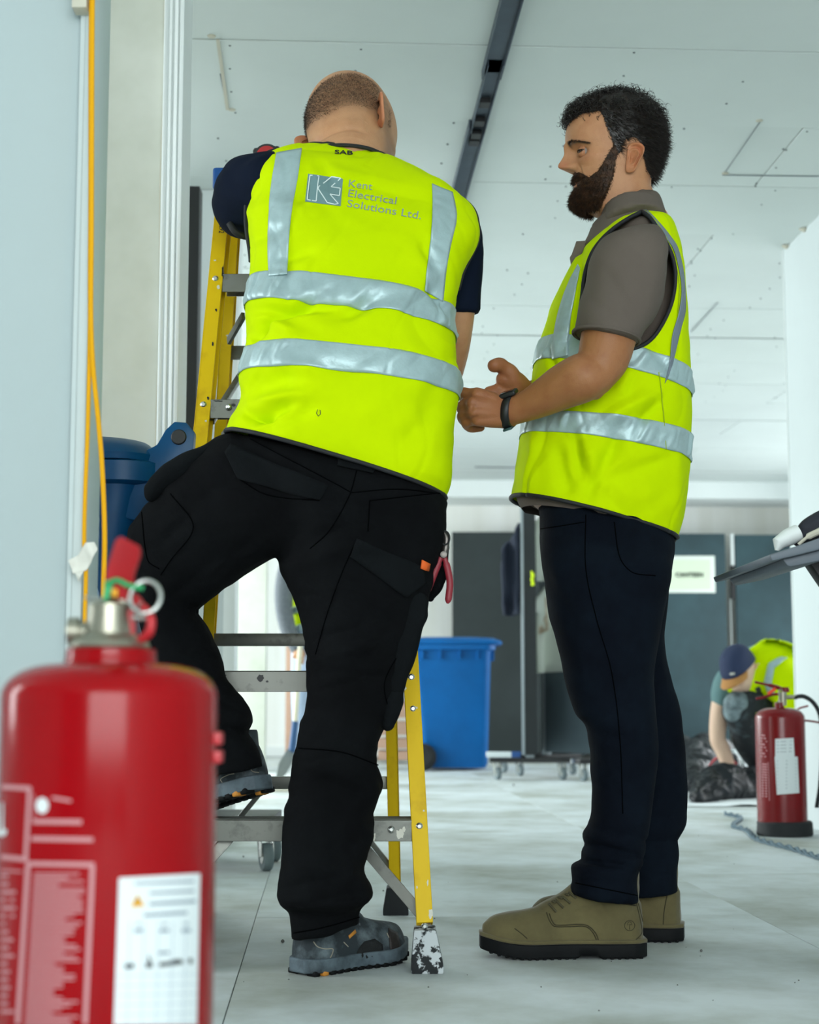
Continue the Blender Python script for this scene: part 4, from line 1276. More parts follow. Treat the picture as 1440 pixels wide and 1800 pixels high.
def eyeball(c, side, gaze, mats, M4, parent, r=.0122):
    g = Vector(gaze).normalized()
    R = Vector((0, 0, 1)).rotation_difference(g).to_matrix()
    vs, fs, mi = [], [], []
    nr, nt = 26, 28
    for i in range(nr + 1):
        a = PI * (i / nr) ** 1.35
        for k in range(nt):
            t = 2 * PI * k / nt
            p = R @ (Vector((sin(a) * cos(t), sin(a) * sin(t), cos(a))) * r)
            vs.append(M4 @ (Vector(c) + p))
    for i in range(nr):
        am = PI * ((i + .5) / nr) ** 1.35
        for k in range(nt):
            k2 = (k + 1) % nt
            fs.append((i * nt + k, i * nt + k2, (i + 1) * nt + k2, (i + 1) * nt + k)); mi.append(2 if am < .2 else (1 if am < .58 else 0))
    me = pymesh(vs, fs, 'eye')
    o = link('eyeball', me, list(mats), parent)
    me.polygons.foreach_set('material_index', mi)
    return o

def strands(pts, dirs, length, w0=.0006, curl=0, seg=4, seed=0, M4=None, grav=0.0, curlr=.004):
    """tapered three sided hairs"""
    rs = np.random.RandomState(seed)
    n = len(pts); pts = np.asarray(pts, float); dirs = np.asarray(dirs, float)
    length = np.broadcast_to(np.asarray(length, float), (n,))
    ref = rs.normal(size=(n, 3)); a = np.cross(dirs, ref); a /= np.linalg.norm(a, axis=1, keepdims=True) + 1e-9
    b = np.cross(dirs, a)
    ph = rs.rand(n) * 6.28; cs = curl * (0.6 + .8 * rs.rand(n)); sg = np.sign(rs.rand(n) - .5)
    V = []
    for i in range(seg + 1):
        t = i / seg
        c = pts + dirs * (length * t)[:, None]
        c[:, 2] -= grav * (t ** 2) * length
        if curl:
            R = curlr * min(1, t * 2.0) 
            c = c + (a * (np.cos(ph + cs * t * sg) - np.cos(ph))[:, None] + b * (np.sin(ph + cs * t * sg) - np.sin(ph))[:, None]) * R
        wd = w0 * (1 - .75 * t)
        for k in range(3):
            q = 2 * PI * k / 3
            V.append(c + (a * cos(q) + b * sin(q)) * wd)
    V = np.stack(V, 1)                                   # n, (seg+1)*3, 3
    m = (seg + 1) * 3
    base = []
    for i in range(seg):
        for k in range(3):
            k2 = (k + 1) % 3
            base.append((i * 3 + k, i * 3 + k2, (i + 1) * 3 + k2, (i + 1) * 3 + k))
    base = np.array(base)
    Fq = (base[None] + (np.arange(n) * m)[:, None, None]).reshape(-1, 4)
    V = V.reshape(-1, 3)
    if M4 is not None:
        A = np.array(M4); V = V @ A[:3, :3].T + A[:3, 3]
    me = bpy.data.meshes.new('hair')
    me.vertices.add(len(V)); me.vertices.foreach_set('co', V.ravel())
    me.loops.add(Fq.size); me.loops.foreach_set('vertex_index', Fq.ravel())
    me.polygons.add(len(Fq)); me.polygons.foreach_set('loop_start', np.arange(0, Fq.size, 4)); me.polygons.foreach_set('loop_total', np.full(len(Fq), 4))
    me.update(calc_edges=True)
    return me

def mesh_normals(pts, fs):
    me = pymesh(pts, fs); n = no_of(me).copy(); bpy.data.meshes.remove(me); return n

def cap_shell(pts, fs, nrm, thick, keep, M4, name, mat, parent):
    """raised shell over the vertices where keep>0"""
    q = pts + nrm * thick[:, None]
    f2 = [f for f in fs if all(keep[i] > 0 for i in f)]
    A = np.array(M4); q = q @ A[:3, :3].T + A[:3, 3]
    used = sorted({i for f in f2 for i in f}); mp = {u: i for i, u in enumerate(used)}
    me = pymesh([q[u] for u in used], [tuple(mp[i] for i in f) for f in f2], name)
    return link(name, me, mat, parent)

def M4_head(pos, fwd, up=(0, 0, 1), s=1.0):
    f = Vector(fwd).normalized(); u = Vector(up); l = u.cross(f).normalized(); u = f.cross(l)
    m = Matrix((f, l, u)).transposed() * s
    m = m.to_4x4(); m.translation = Vector(pos)
    return m

def xf(pts, M4):
    A = np.array(M4); p = np.asarray(pts, float); return p @ A[:3, :3].T + A[:3, 3]

def shoe_geo(Ln=.31, Wd=.105, toe=1.0, high=.12, sole=.026):
    """foot pointing +x, heel at 0; returns upper parts and sole outline"""
    xs = np.array([0, .03, .10, .2, .35, .5, .62, .74, .86, .94, 1.0]) * Ln
    hw = np.array([.016, .031, .036, .038, .036, .037, .043, .047, .042, .030, .008]) * Wd / .094
    hh = np.array([.070, .085, .09, .092, .090, .080, .069, .060, .054, .047, .030])
    tab = crom(xs, np.stack([hw, hh], 1), np.linspace(0, Ln, 44)); X = np.linspace(0, Ln, 44)
    vs, fs = [], []
    nph = 28
    for i in range(44):
        for k in range(nph):
            a = 2 * PI * k / nph
            y = tab[i, 0] * spow(cos(a), 2.5)
            z = sole + (tab[i, 1] - 0) * (spow(max(sin(a), 0), 2.2) if sin(a) > 0 else -.01)
            inw = 1 - .25 * max(0, sin(a)) ** 2
            vs.append((X[i], float(y) * inw, float(z)))
    for i in range(43):
        for k in range(nph):
            k2 = (k + 1) % nph; fs.append((i * nph + k, i * nph + k2, (i + 1) * nph + k2, (i + 1) * nph + k))
    fs += [tuple(range(nph))[::-1], tuple(43 * nph + k for k in range(nph))]
    # ankle shaft
    sh = ctube([(Ln * .17, 0, sole + .02), (Ln * .16, 0, sole + .06), (Ln * .155, 0, sole + high)], [.040, .040, .042], 14, 24)
    tng = ctube([(Ln * .22, 0, sole + high - .01), (Ln * .36, 0, sole + .088), (Ln * .52, 0, sole + .062)], [.022, .026, .024], 16, 16, True)
    return [(vs, fs), sh, tng], X, tab

def sole_mesh(X, tab, z0, z1, out=.006, toe_spring=.012, heel=None, tread=0):
    mb = MB(); Ln = X[-1]
    n = len(X); ring = [(X[i], tab[i, 0] + out) for i in range(n)] + [(X[i], -tab[i, 0] - out) for i in range(n - 1, -1, -1)]
    ring = [(x + (out if x > Ln * .97 else (-out if x < Ln * .02 else 0)), y) for x, y in ring]
    m = len(ring); vs = []
    def spring(x): return toe_spring * max(0, (x / Ln - .68) / .32) ** 2
    for z, sc in ((z0, .97), (z0 + .004, 1.0), (z1 - .003, 1.0), (z1, .985)):
        for x, y in ring:
            arch = 0
            if heel and z < z0 + .002 and heel[0] * Ln < x < heel[1] * Ln: arch = heel[2]
            vs.append((x, y * sc, z + spring(x) + arch))
    fs = []
    for i in range(3):
        for k in range(m): fs.append((i * m + k, i * m + (k + 1) % m, (i + 1) * m + (k + 1) % m, (i + 1) * m + k))
    h = n
    for lv in (0, 3):
        for i in range(n - 1): fs.append((lv * m + i, lv * m + i + 1, lv * m + m - 2 - i, lv * m + m - 1 - i))
    return mb.add(vs, fs)

def finger(j, r, n=18):
    """closed finger chain through joints, thicker at knuckles"""
    return ctube(j, r, n, 12, True)

# skin and hair materials
m_skin = M('skin', 'BC8862', 0.5, var=0.0, col2='A8704E', vscale=26, fac=(0.45, 0.85), bump=0.25, bscale=420, sss=0.12, vc=True, spec=0.35)
m_skin2 = M('skin_fair', 'BE8E68', 0.5, col2='AE7A56', vscale=22, fac=(0.45, 0.85), bump=0.25, bscale=420, sss=0.12, vc=True, spec=0.35)
m_hair = M('dark_brown_hair', '120D0A', 0.42, spec=0.5, col2='2A1E16', vscale=120, fac=(0.4, 0.75))
m_beard = M('brown_beard_hair', '2A1B10', 0.6, spec=0.3, col2='553720', vscale=90, fac=(0.4, 0.75))
m_scl = M('eye_white', '8E827A', 0.3); m_iris = M('brown_iris', '3A2416', 0.2); m_pup = M('pupil', '050505', 0.1)
m_vis = M('fluorescent_yellow_fabric', 'CBE700', 0.8, col2='C3E100', vscale=4, bump=0.12, bscale=260, spec=0.04)
m_refl = M('silver_reflective_tape', 'AAC2C4', 0.42, 0.25, col2='9AB0B2', vscale=26, fac=(0.4, 0.8), bump=0.22, bscale=160, spec=0.4)
m_pipe = M('black_piping', '15171A', 0.7)
m_navy = M('navy_cotton', '0E1728', 0.9, var=0.2, vscale=8, bump=0.15, bscale=300, spec=.1)
m_blk = M('black_work_canvas', '0A0B0D', 0.95, col2='111315', vscale=7, fac=(0.35, 0.75), bump=0.3, bscale=320, spec=0.08)
m_blk2 = M('faded_black_canvas', '131618', 0.95, col2='0F1113', vscale=9, bump=0.3, bscale=320, spec=0.08)
m_stitch = M('dark_stitching', '040506', 1.0, spec=.02)
m_jean = M('dark_navy_denim', '0A0F18', 0.95, col2='111A24', vscale=9, fac=(0.4, 0.8), bump=0.3, bscale=420, spec=0.08)
m_polo = M('taupe_pique', '665C54', 0.9, var=0.12, vscale=6, bump=0.25, bscale=520, spec=0.3)
m_nubuck = M('olive_nubuck', '686040', 0.85, col2='534C32', vscale=12, fac=(0.35, 0.75), bump=0.25, bscale=160, spec=0.25, sheen=.2)
m_outs = M('black_outsole', '0C0E10', 0.7, bump=.2, bscale=80, spec=.2)
# ================================================================== man on the ladder, seen from behind
mL = thing('person', 'balding man seen from behind, one foot on yellow ladder, lettered yellow safety vest', 'person', (P(600, 1700, 3.1).x, 3.1, 0))
VL = [(398, 762, 786, 878, 3.08, .160), (406, 742, 797, 845, 3.08, .165), (420, 715, 801, 800, 3.09, .172), (419, 668, 806, 706, 3.10, .178),
      (427, 622, 806, 658, 3.11, .178), (432, 588, 802, 625, 3.12, .172), (430, 548, 800, 597, 3.13, .168), (440, 500, 799, 550, 3.15, .168),
      (442, 458, 812, 486, 3.17, .168), (434, 395, 838, 430, 3.20, .165), (436, 340, 839, 395, 3.22, .150), (446, 298, 829, 368, 3.24, .135),
      (470, 273, 797, 342, 3.25, .118), (505, 263, 745, 312, 3.26, .100), (528, 262, 708, 292, 3.27, .088), (540, 263, 690, 285, 3.275, .080)]
SL = Sur(VL, 2.5)
WL = [(430, 690, 520, 655, -.006, 22), (440, 545, 600, 535, -.006, 10), (455, 570, 560, 520, -.007, 9), (600, 560, 660, 525, -.004, 12), (470, 560, 520, 590, .005, 12),
      (430, 745, 520, 705, -.007, 11), (425, 725, 480, 735, -.006, 9), (450, 760, 560, 715, -.003, 12), (440, 705, 560, 690, .004, 12),
      (480, 640, 560, 650, .003, 12), (560, 640, 640, 660, -.002, 10), (640, 730, 780, 640, .003, 22), (700, 790, 790, 700, -.004, 22), (620, 700, 720, 770, .002, 20),
      (560, 560, 700, 520, -.003, 14), (436, 600, 470, 560, -.006, 10), (445, 420, 500, 400, -.003, 12), (480, 455, 560, 440, -.003, 10),
      (775, 480, 740, 420, -.003, 10), (790, 560, 760, 500, -.004, 8), (540, 300, 520, 360, -.003, 14), (555, 275, 585, 330, -.003, 10)]
def vestL_d(c, n=None):
    return 2.9 * folds(c, WL) - .020 * np.maximum(0, .30 - np.abs(fbm(c * np.array([.7, 1, 1.3]), 7, 13))) - .008 * np.maximum(0, .25 - np.abs(fbm(c * np.array([1, 1, .6]), 16, 14))) + 0.0035 * fbm(c, 9, 11) + 0.0013 * fbm(c, 26, 12)
pts, fs, vv, pp = SL.grid(0, SL.m - 1, 210, 300)
me = pymesh(pts, fs)
nrm = no_of(me).copy(); nrm_sign = 1.0
# outward test
ctr = pts.mean(0)
if ((pts - ctr) * nrm).sum() < 0: nrm = -nrm
new = pts + nrm * vestL_d(pts)[:, None]
set_co(me, new)
vestL = link('safety_vest', me, m_vis, mL)
sm = vestL.modifiers.new('s', 'SOLIDIFY'); sm.thickness = 0.002; sm.offset = -1
tvL = bvh(vestL)
# reflective belts follow the same surface
def belt(S, v0, v1, dfun, parent, name='reflective_band', off=.0016, p0=0, p1=2 * PI, crease=0.0, nph=360, seed=0, mat=None, nv=14):
    full = abs(p1 - p0 - 2 * PI) < 1e-6
    pts, fs, v, q = S.grid(v0, v1, nv, nph, p0, p1, closed=full)
    me = pymesh(pts, fs, name); nrm = no_of(me).copy()
    if ((pts - pts.mean(0)) * nrm).sum() < 0: nrm = -nrm
    edge = np.minimum(v - v0, v1 - v) / (v1 - v0)
    d = dfun(pts) + off + crease * np.maximum(0, fbm(np.stack([q * 2.2 + v * .3, v * .25, 0 * v], 1), 6, seed)) * np.clip(edge * 8, 0, 1)
    set_co(me, pts + nrm * d[:, None])
    o = link(name, me, mat or m_refl, parent)
    s = o.modifiers.new('s', 'SOLIDIFY'); s.thickness = .0012; s.offset = 1
    return o
b1 = belt(SL, 6.05, 7.0, vestL_d, vestL, crease=.004, seed=3)
b2 = belt(SL, 3.05, 4.0, vestL_d, vestL, crease=.004, seed=4)
def strip(name, left, right, tree, mat, parent, off=.002, nv=60, nu=10, label=None, thick=.0015, bump=0.0, seed=0):
    a = curve_pts([(p[0], p[1], 0) for p in left], nv + 1); b = curve_pts([(p[0], p[1], 0) for p in right], nv + 1)
    g = [(a[j].x + (b[j].x - a[j].x) * i / nu, a[j].y + (b[j].y - a[j].y) * i / nu) for j in range(nv + 1) for i in range(nu + 1)]
    v = drape_pts(g, tree, off)
    if bump:
        c = np.array([tuple(p) for p in v]); k = fbm(np.stack([c[:, 0] * .5, c[:, 1], c[:, 2]], 1), 45, seed) * bump
        v = [p + Vector((0, -1, 0)) * max(0, float(q)) for p, q in zip(v, k)]
    fs = [(j * (nu + 1) + i, (j + 1) * (nu + 1) + i, (j + 1) * (nu + 1) + i + 1, j * (nu + 1) + i + 1) for j in range(nv) for i in range(nu)]
    o = link(name, pymesh(v, fs, name), mat, parent, label=label)
    s = o.modifiers.new('s', 'SOLIDIFY'); s.thickness = thick; s.offset = 0
    return o
tvL2 = bvh([vestL, b1])
strip('reflective_brace', [(487, 270), (480, 310), (475, 350), (472, 420), (473, 486)], [(531, 263), (524, 310), (514, 367), (508, 430), (506, 484)], tvL2, m_refl, vestL, bump=.003, seed=5)
strip('reflective_brace', [(759, 324), (760, 360), (757, 417), (750, 470), (746, 512)], [(795, 340), (802, 383), (791, 433), (783, 480), (778, 530)], tvL2, m_refl, vestL, bump=.004, seed=6)
# piping
def edge_tube(S, v, dfun, r, mat, parent, name='piping', p0=0, p1=2 * PI, n=160):
    q = np.linspace(p0, p1, n); pts = S.at(np.full(n, v), q)
    vs, fs = tube([Vector(p) for p in pts], r, 8); return link(name, pymesh(vs, fs, name), mat, parent)
# exact ring after displacement
def ring_tube(me, i0, cnt, r, mat, parent, name='piping', sides=8):
    c = co_of(me)[i0:i0 + cnt]; vs, fs = tube([Vector(p) for p in c] + [Vector(c[0])], r, sides); return link(name, pymesh(vs, fs, name), mat, parent)
ring_tube(vestL.data, 0, 300, .0045, m_pipe, vestL)
ring_tube(vestL.data, 209 * 300, 300, .0042, m_pipe, vestL)
def rim_line(S, side, v0, v1, r, parent, n=60, off=0.0, dphi=0.0):
    v = np.linspace(v0, v1, n); ph = np.full(n, (0 if side > 0 else PI) + dphi)
    p = S.at(v, ph); vs, fs = tube([Vector(q) + Vector((side * off, -.002, 0)) for q in p], r, 8)
    return link('armhole_piping', pymesh(vs, fs), m_pipe, parent)
rim_line(SL, -1, 7.9, 12.6, .0050, vestL, dphi=-0.04); rim_line(SL, 1, 7.6, 11.6, .0050, vestL, dphi=.04)
MB().tube(curve_pts([P(538, 264, 3.235), P(560, 259, 3.20), P(600, 255, 3.183), P(640, 259, 3.183), P(668, 269, 3.20), P(690, 287, 3.24)], 40), .0042, 8).build('neck_piping', m_pipe, vestL, smooth=True)
# lettering printed on the back
tl = bvh(vestL)
m_lgrey = M('print_grey', '6E8E90', 0.6); m_lwhite = M('print_white', 'D8E6E4', 0.6); m_ltxt = M('print_text_grey', '8E9C94', 0.6)
patch('logo_field', ((542, 306), (603, 315), (599, 363), (537, 355)), tl, m_lgrey, vestL, off=.0012, nu=12, nv=10, rim=False)
def pl(ptsx, closed=True, th=1.7):
    q = [(380 + x / 3, 100 + y / 3) for x, y in ptsx]
    if closed: q = q + [q[0]]
    return [(a[0], a[1], b[0], b[1], th) for a, b in zip(q, q[1:])]
lg = pl([(497, 627), (541, 632), (528, 764), (483, 757)]) + \
     pl([(541, 688), (612, 634), (658, 643), (608, 689), (655, 697), (651, 736), (600, 728), (645, 778), (626, 781), (588, 772), (539, 700)])
bars('logo_outline', lg, tl, m_lwhite, vestL, .0022)
def tx(s, x0, y0, x1, y1, hgt, tree, parent, mat, off=.0015, fat=0.0, name='lettering', slant=0):
    v, f = text_geo(s, 1.0, fat)
    w_ = max(p[0] for p in v); cap = .72
    dx, dy = (x1 - x0) / w_, (y1 - y0) / w_
    L = math.hypot(dx, dy); ux, uy = dx / L, dy / L
    k = hgt / cap
    pts = [(x0 + x * dx + y * k * (uy + slant), y0 + x * dy - y * k * ux) for x, y in v]
    w2 = drape_pts(pts, tree, off)
    return link(name, pymesh(w2, f), mat, parent, smooth=False)
tx('Kent', 611, 329, 654, 335, 13.5, tl, vestL, m_ltxt, name='lettering')
tx('Electrical', 610, 346, 696, 360, 13.5, tl, vestL, m_ltxt)
tx('Solutions Ltd.', 609, 364, 739, 386, 13.5, tl, vestL, m_ltxt)
tx('SAB', 588, 271, 620, 273, 7, tl, vestL, m_pipe, name='marker_writing', fat=.02)
bars('ink_mark', [(559, 720, 557, 727, 1.2), (557, 727, 560, 732, 1.2), (563, 721, 564, 728, 1.2), (564, 728, 560, 732, 1.0)], tl, m_pipe, vestL, .0015)

# t-shirt: torso and sleeves grown into one skin
sh = [SL.solid(60, 48, shrink=.042, v0=0, v1=13)]
sh.append(ctube([P(480, 330, 3.22), P(446, 336, 3.27), P(432, 352, 3.31), P(428, 368, 3.36)], [.075, .078, .073, .066], 20, 24, True))
sh.append(ctube([P(790, 395, 3.22), P(800, 430, 3.24), P(805, 490, 3.26), P(807, 552, 3.27)], [.062, .060, .052, .046], 24, 24))
me = union(sh, .006, 5)
displace(me, lambda c, n: .002 * fbm(c, 22, 5))
shirtL = link('tshirt', me, m_navy, mL)
MB().tube(curve_pts([P(403, 392, 3.27), P(414, 408, 3.27), P(432, 416, 3.28), P(452, 414, 3.30)], 16), .007, 10).build('sleeve_hem', m_pipe, shirtL, smooth=True)

# trousers
pel = Sur([(408, 768, 782, 862, 3.08, .135), (402, 795, 783, 890, 3.07, .150), (430, 850, 783, 935, 3.07, .158), (470, 915, 775, 975, 3.07, .150), (500, 960, 768, 1005, 3.08, .12)], 2.3)
thL = Sur([(560, 820, 600, 1000, 3.08, .13), (470, 780, 530, 985, 3.07, .135), (407, 766, 484, 984, 3.07, .130), (345, 799, 437, 1010, 3.08, .115), (292, 842, 392, 1040, 3.09, .105), (252, 892, 360, 1066, 3.10, .095), (232, 935, 330, 1075, 3.11, .085), (228, 975, 290, 1075, 3.12, .06)], 2.2)
clL = Sur([(232, 925, 335, 1000, 3.12, .07), (228, 960, 350, 1052, 3.12, .085), (232, 1010, 352, 1072, 3.13, .088), (240, 1065, 371, 1112, 3.14, .086), (252, 1130, 388, 1155, 3.15, .082), (275, 1190, 397, 1196, 3.15, .080),
           (305, 1236, 428, 1232, 3.15, .078), (328, 1270, 443, 1264, 3.15, .076), (338, 1295, 437, 1288, 3.15, .070), (348, 1330, 455, 1318, 3.15, .068), (352, 1366, 466, 1348, 3.15, .070)], 2.2)
rgL = Sur([(520, 850, 785, 885, 3.08, .14), (498, 930, 782, 940, 3.07, .15), (490, 990, 770, 1000, 3.06, .138), (513, 1040, 757, 1050, 3.05, .122), (531, 1098, 740, 1100, 3.04, .112), (537, 1150, 722, 1158, 3.04, .103), (537, 1205, 702, 1215, 3.04, .097),
           (530, 1260, 682, 1262, 3.04, .092), (520, 1300, 666, 1300, 3.04, .088), (513, 1345, 663, 1342, 3.04, .087), (509, 1376, 672, 1376, 3.05, .089), (503, 1412, 660, 1420, 3.05, .086), (497, 1470, 646, 1484, 3.05, .082), (490, 1525, 640, 1535, 3.05, .082),
           (487, 1560, 652, 1563, 3.06, .084), (492, 1588, 652, 1580, 3.06, .084), (510, 1602, 634, 1596, 3.08, .068), (511, 1625, 632, 1612, 3.085, .066), (511, 1652, 632, 1626, 3.09, .066)], 2.2)
me = union([pel.solid(30, 40), thL.solid(40, 40), clL.solid(50, 36), rgL.solid(90, 40)], .0065, 3)
TF = [(520, 870, 760, 905, -.003, 8), (480, 985, 600, 930, -.006, 10), (500, 1000, 640, 960, .004, 10), (520, 1040, 640, 1075, -.005, 8), (560, 1010, 740, 1060, -.004, 10), (540, 1130, 720, 1070, -.006, 8),
      (540, 1165, 690, 1120, .005, 8), (550, 1180, 710, 1190, -.005, 7), (540, 1220, 680, 1180, -.005, 7), (660, 1140, 600, 1090, .004, 8), (515, 1345, 600, 1325, -.004, 8), (520, 1360, 640, 1395, -.004, 8), (620, 1420, 660, 1500, .006, 9), (560, 1400, 590, 1540, .004, 14),
      (600, 1440, 640, 1540, -.006, 9), (500, 1560, 600, 1540, -.006, 8), (520, 1590, 640, 1570, -.008, 7), (500, 1580, 560, 1585, .005, 7), (640, 1480, 600, 1560, .004, 8), (380, 1010, 460, 930, -.004, 9), (330, 1020, 460, 960, .004, 9), (300, 1050, 380, 985, -.005, 9),
      (350, 880, 420, 840, -.003, 10), (280, 960, 340, 900, -.004, 8), (360, 1080, 300, 1060, -.006, 8), (385, 1160, 330, 1150, -.005, 8), (420, 1245, 350, 1215, -.007, 8), (440, 1290, 380, 1280, -.008, 7), (430, 1265, 370, 1245, .005, 8),
      (480, 900, 600, 870, -.002, 12), (640, 930, 770, 950, .003, 12), (690, 1100, 640, 1160, -.004, 8)]
displace(me, lambda c, n: folds(c, TF) + .0040 * fbm(c, 11, 21) + .0016 * fbm(c * np.array([1, 1, 1.6]), 30, 22))
trL = link('work_trousers', me, m_blk, mL)
tt = bvh(trL)
def poly_patch(name, poly, tree, mat, parent, off=.004, n=3, thick=.003, label=None):
    me = pymesh([(x, y, 0) for x, y in poly], [tuple(range(len(poly)))])
    bm = bmesh.new(); bm.from_mesh(me); bmesh.ops.triangulate(bm, faces=bm.faces[:])
    for _ in range(n): bmesh.ops.subdivide_edges(bm, edges=bm.edges[:], cuts=1, use_grid_fill=True)
    bm.to_mesh(me); bm.free()
    v = drape_pts([(p.co.x, p.co.y) for p in me.vertices], tree, off)
    set_co(me, [tuple(p) for p in v])
    o = link(name, me, mat, parent, label=label)
    s = o.modifiers.new('s', 'SOLIDIFY'); s.thickness = thick; s.offset = 0
    return o
poly_patch('pocket_flap', [(407, 783), (396, 797), (420, 842), (562, 880), (577, 853)], tt, m_blk2, trL)
poly_patch('pocket_flap', [(627, 947), (615, 978), (712, 1050), (747, 1024), (742, 996)], tt, m_blk2, trL)
poly_patch('belt_loop', [(594, 796), (593, 820), (655, 834), (664, 816)], tt, m_blk2, trL)
multi_seam('stitching', [[(440, 772), (580, 845), (618, 866)], [(627, 828), (614, 872), (578, 934), (545, 965)], [(618, 866), (700, 860), (778, 868)], [(650, 880), (777, 866)], [(650, 880), (647, 934)],
                         [(627, 948), (600, 1010), (575, 1080), (555, 1150)], [(300, 868), (340, 926), (300, 985), (283, 1010)], [(249, 900), (260, 985), (280, 1000)], [(735, 1080), (700, 1150), (676, 1200), (683, 1250)],
                         [(525, 1315), (600, 1322), (665, 1345)], [(516, 1640), (570, 1630), (632, 1612)], [(420, 842), (470, 870), (562, 880)]], tt, m_stitch, trL, r=.0011, off=.0006, n=36)
poly_patch('orange_tag', [(738, 984), (751, 990), (748, 1005), (735, 999)], tt, M('orange_label', 'E8641E', 0.7), trL, off=.007, n=1)
# knife pocket and knee flap hanging from the thigh
def flat_pouch(name, pts, r, mat, parent, flat=.45, n=26):
    vs, fs = ctube([P(*p) for p in pts], r, n, 16, True)
    c = np.array([tuple(v) for v in vs]); cy = crom(np.linspace(c[:, 2].min(), c[:, 2].max(), 2), [[0], [0]], c[:, 2])
    me = pymesh(vs, fs); displace(me, lambda c, n_: .0025 * fbm(c, 30, 8)); return link(name, me, mat, parent)
flat_pouch('knife_pocket', [(727, 1060, 3.0), (716, 1110, 2.99), (703, 1160, 2.99), (694, 1200, 2.99)], [.028, .030, .028, .020], m_blk2, trL)
flat_pouch('pocket_tail', [(694, 1180, 3.0), (690, 1220, 3.0), (686, 1252, 3.0), (681, 1272, 3.0)], [.022, .020, .018, .014], m_blk2, trL)
flat_pouch('tool_flap', [(385, 782, 3.02), (345, 808, 3.02), (300, 836, 3.03), (268, 862, 3.04)], [.012, .022, .026, .018], m_blk2, trL)
# holster and pliers at the hip
flat_pouch('holster', [(774, 960, 3.08), (770, 995, 3.08), (765, 1030, 3.07), (757, 1050, 3.07)], [.016, .020, .018, .008], m_blk, trL)
pli = thing('pliers', 'red handled pliers hanging at the hip of the man on the ladder', 'pliers', P(782, 990, 3.02))
q = lambda x, y, dy=0: P(x, y, 3.03 + dy)
m_hand = M('red_rubber_grip', '8C2430', 0.5)
MB().tube(curve_pts([q(781, 978), q(787, 1000), q(791, 1025), q(789, 1048), q(787, 1061)], 24), [.005] * 4 + [.0066] * 18 + [.005, .002], 12, flat=.8).build('handle', m_hand, pli, smooth=True)
MB().tube(curve_pts([q(775, 980), q(766, 1002), q(757, 1025), q(750, 1042)], 24), [.005] * 4 + [.0066] * 18 + [.005, .002], 12, flat=.8).build('handle', m_hand, pli, smooth=True)
mb = MB().tube(curve_pts([q(779, 932), q(785, 945), q(784, 962), q(780, 982)], 16), [.002, .003, .004, .005, .006, .006, .006, .006, .006, .007, .007, .006, .006, .005, .005, .005], 10, flat=.6)
mb.build('jaws', M('dark_steel', '5A5652', 0.35, .8), pli, smooth=True)
rp = [q(782, 946) + Vector((.009 * cos(a), -.004, .013 * sin(a))) for a in np.linspace(0, 2 * PI, 21)]
MB().tube(rp, .0018, 8).build('belt_clip', m_black, pli, smooth=True)
MB().lathe([(.007, -.004), (.007, .004)], q(780, 975, -.004), 16, (0, 1, 0)).build('pivot', MATS['dark_steel'], pli, bevel=.001)

# shoes
m_shoe = M('grey_work_shoe', '2E363B', 0.7, spec=.3, col2='76848A', vscale=18, fac=(0.48, 0.78), bump=0.3, bscale=70, detail=6)
m_shoe2 = M('dusty_midsole', '5C6B74', 0.7, col2='303A40', vscale=22, fac=(0.4, 0.7), bump=.2, bscale=60)
m_mesh = M('black_mesh_fabric', '101416', 0.8, bump=.6, bscale=500)
m_toe = M('dark_toe_cap', '241E1C', 0.6, bump=.3, bscale=90)
m_ora = M('orange_sole_insert', 'D08A30', 0.6)
m_lace = M('grey_lace', '5A6064', 0.8)
def work_shoe(M4, parent, label=None):
    parts, X, tab = shoe_geo(.29, .104, high=.10, sole=.030)
    me = union([(xf(v, M4), f) for v, f in parts], .0035, 3)
    sh = link('work_shoe', me, m_shoe, parent)
    sm = sole_mesh(X, tab, .006, .034, .006, .014); me2 = sm.mesh(.0015, 1); set_co(me2, xf(co_of(me2), M4)); link('midsole', me2, m_shoe2, sh)
    # lugs
    mb = MB(); orange = MB()
    for i in range(2, 42, 3):
        for s in (-1, 1):
            x = X[i]; sp = .014 * max(0, (x / .29 - .68) / .32) ** 2
            (orange if i in (5,) else mb).box((x, s * (tab[i, 0] - .0085), .0055 + sp), (.016, .028, .011))
    me3 = mb.mesh(.002, 1); set_co(me3, xf(co_of(me3), M4)); link('sole_lugs', me3, m_outs, sh, kind='stuff')
    me3 = orange.mesh(.002, 1); set_co(me3, xf(co_of(me3), M4)); link('sole_inserts', me3, m_ora, sh, kind='stuff')
    # laces
    for k in range(4):
        x = .105 + k * .021; z = .030 + .100 - k * .0125
        vs, fs = tube([M4 @ Vector(p) for p in curve_pts([(x - .006, .026, z - .018), (x, .012, z), (x + .004, -.012, z), (x - .004, -.026, z - .018)], 14)], .0024, 8)
        link('lace', pymesh(vs, fs), m_lace, sh)
    return sh
def basis(pos, yaw, pitch=0.0, roll=0.0, s=1.0):
    """yaw: direction of +x in the floor plane, 0 = +X, 90 = away"""
    return Matrix.Translation(Vector(pos)) @ Matrix.Rotation(radians(yaw), 4, 'Z') @ Matrix.Rotation(radians(-pitch), 4, 'Y') @ Matrix.Rotation(radians(roll), 4, 'X') @ Matrix.Scale(s, 4)
hp = P(527, 1690, 3.11)
MR = basis((hp.x, 3.095, 0), 45, 0, 0, 0.93)
shR = work_shoe(MR, mL)
ts = bvh(shR)
poly_patch('mesh_panel', [(640, 1655), (658, 1650), (672, 1660), (674, 1675), (665, 1689), (645, 1692), (622, 1686), (630, 1668)], ts, m_mesh, shR, off=.001, n=2, thick=.0015)
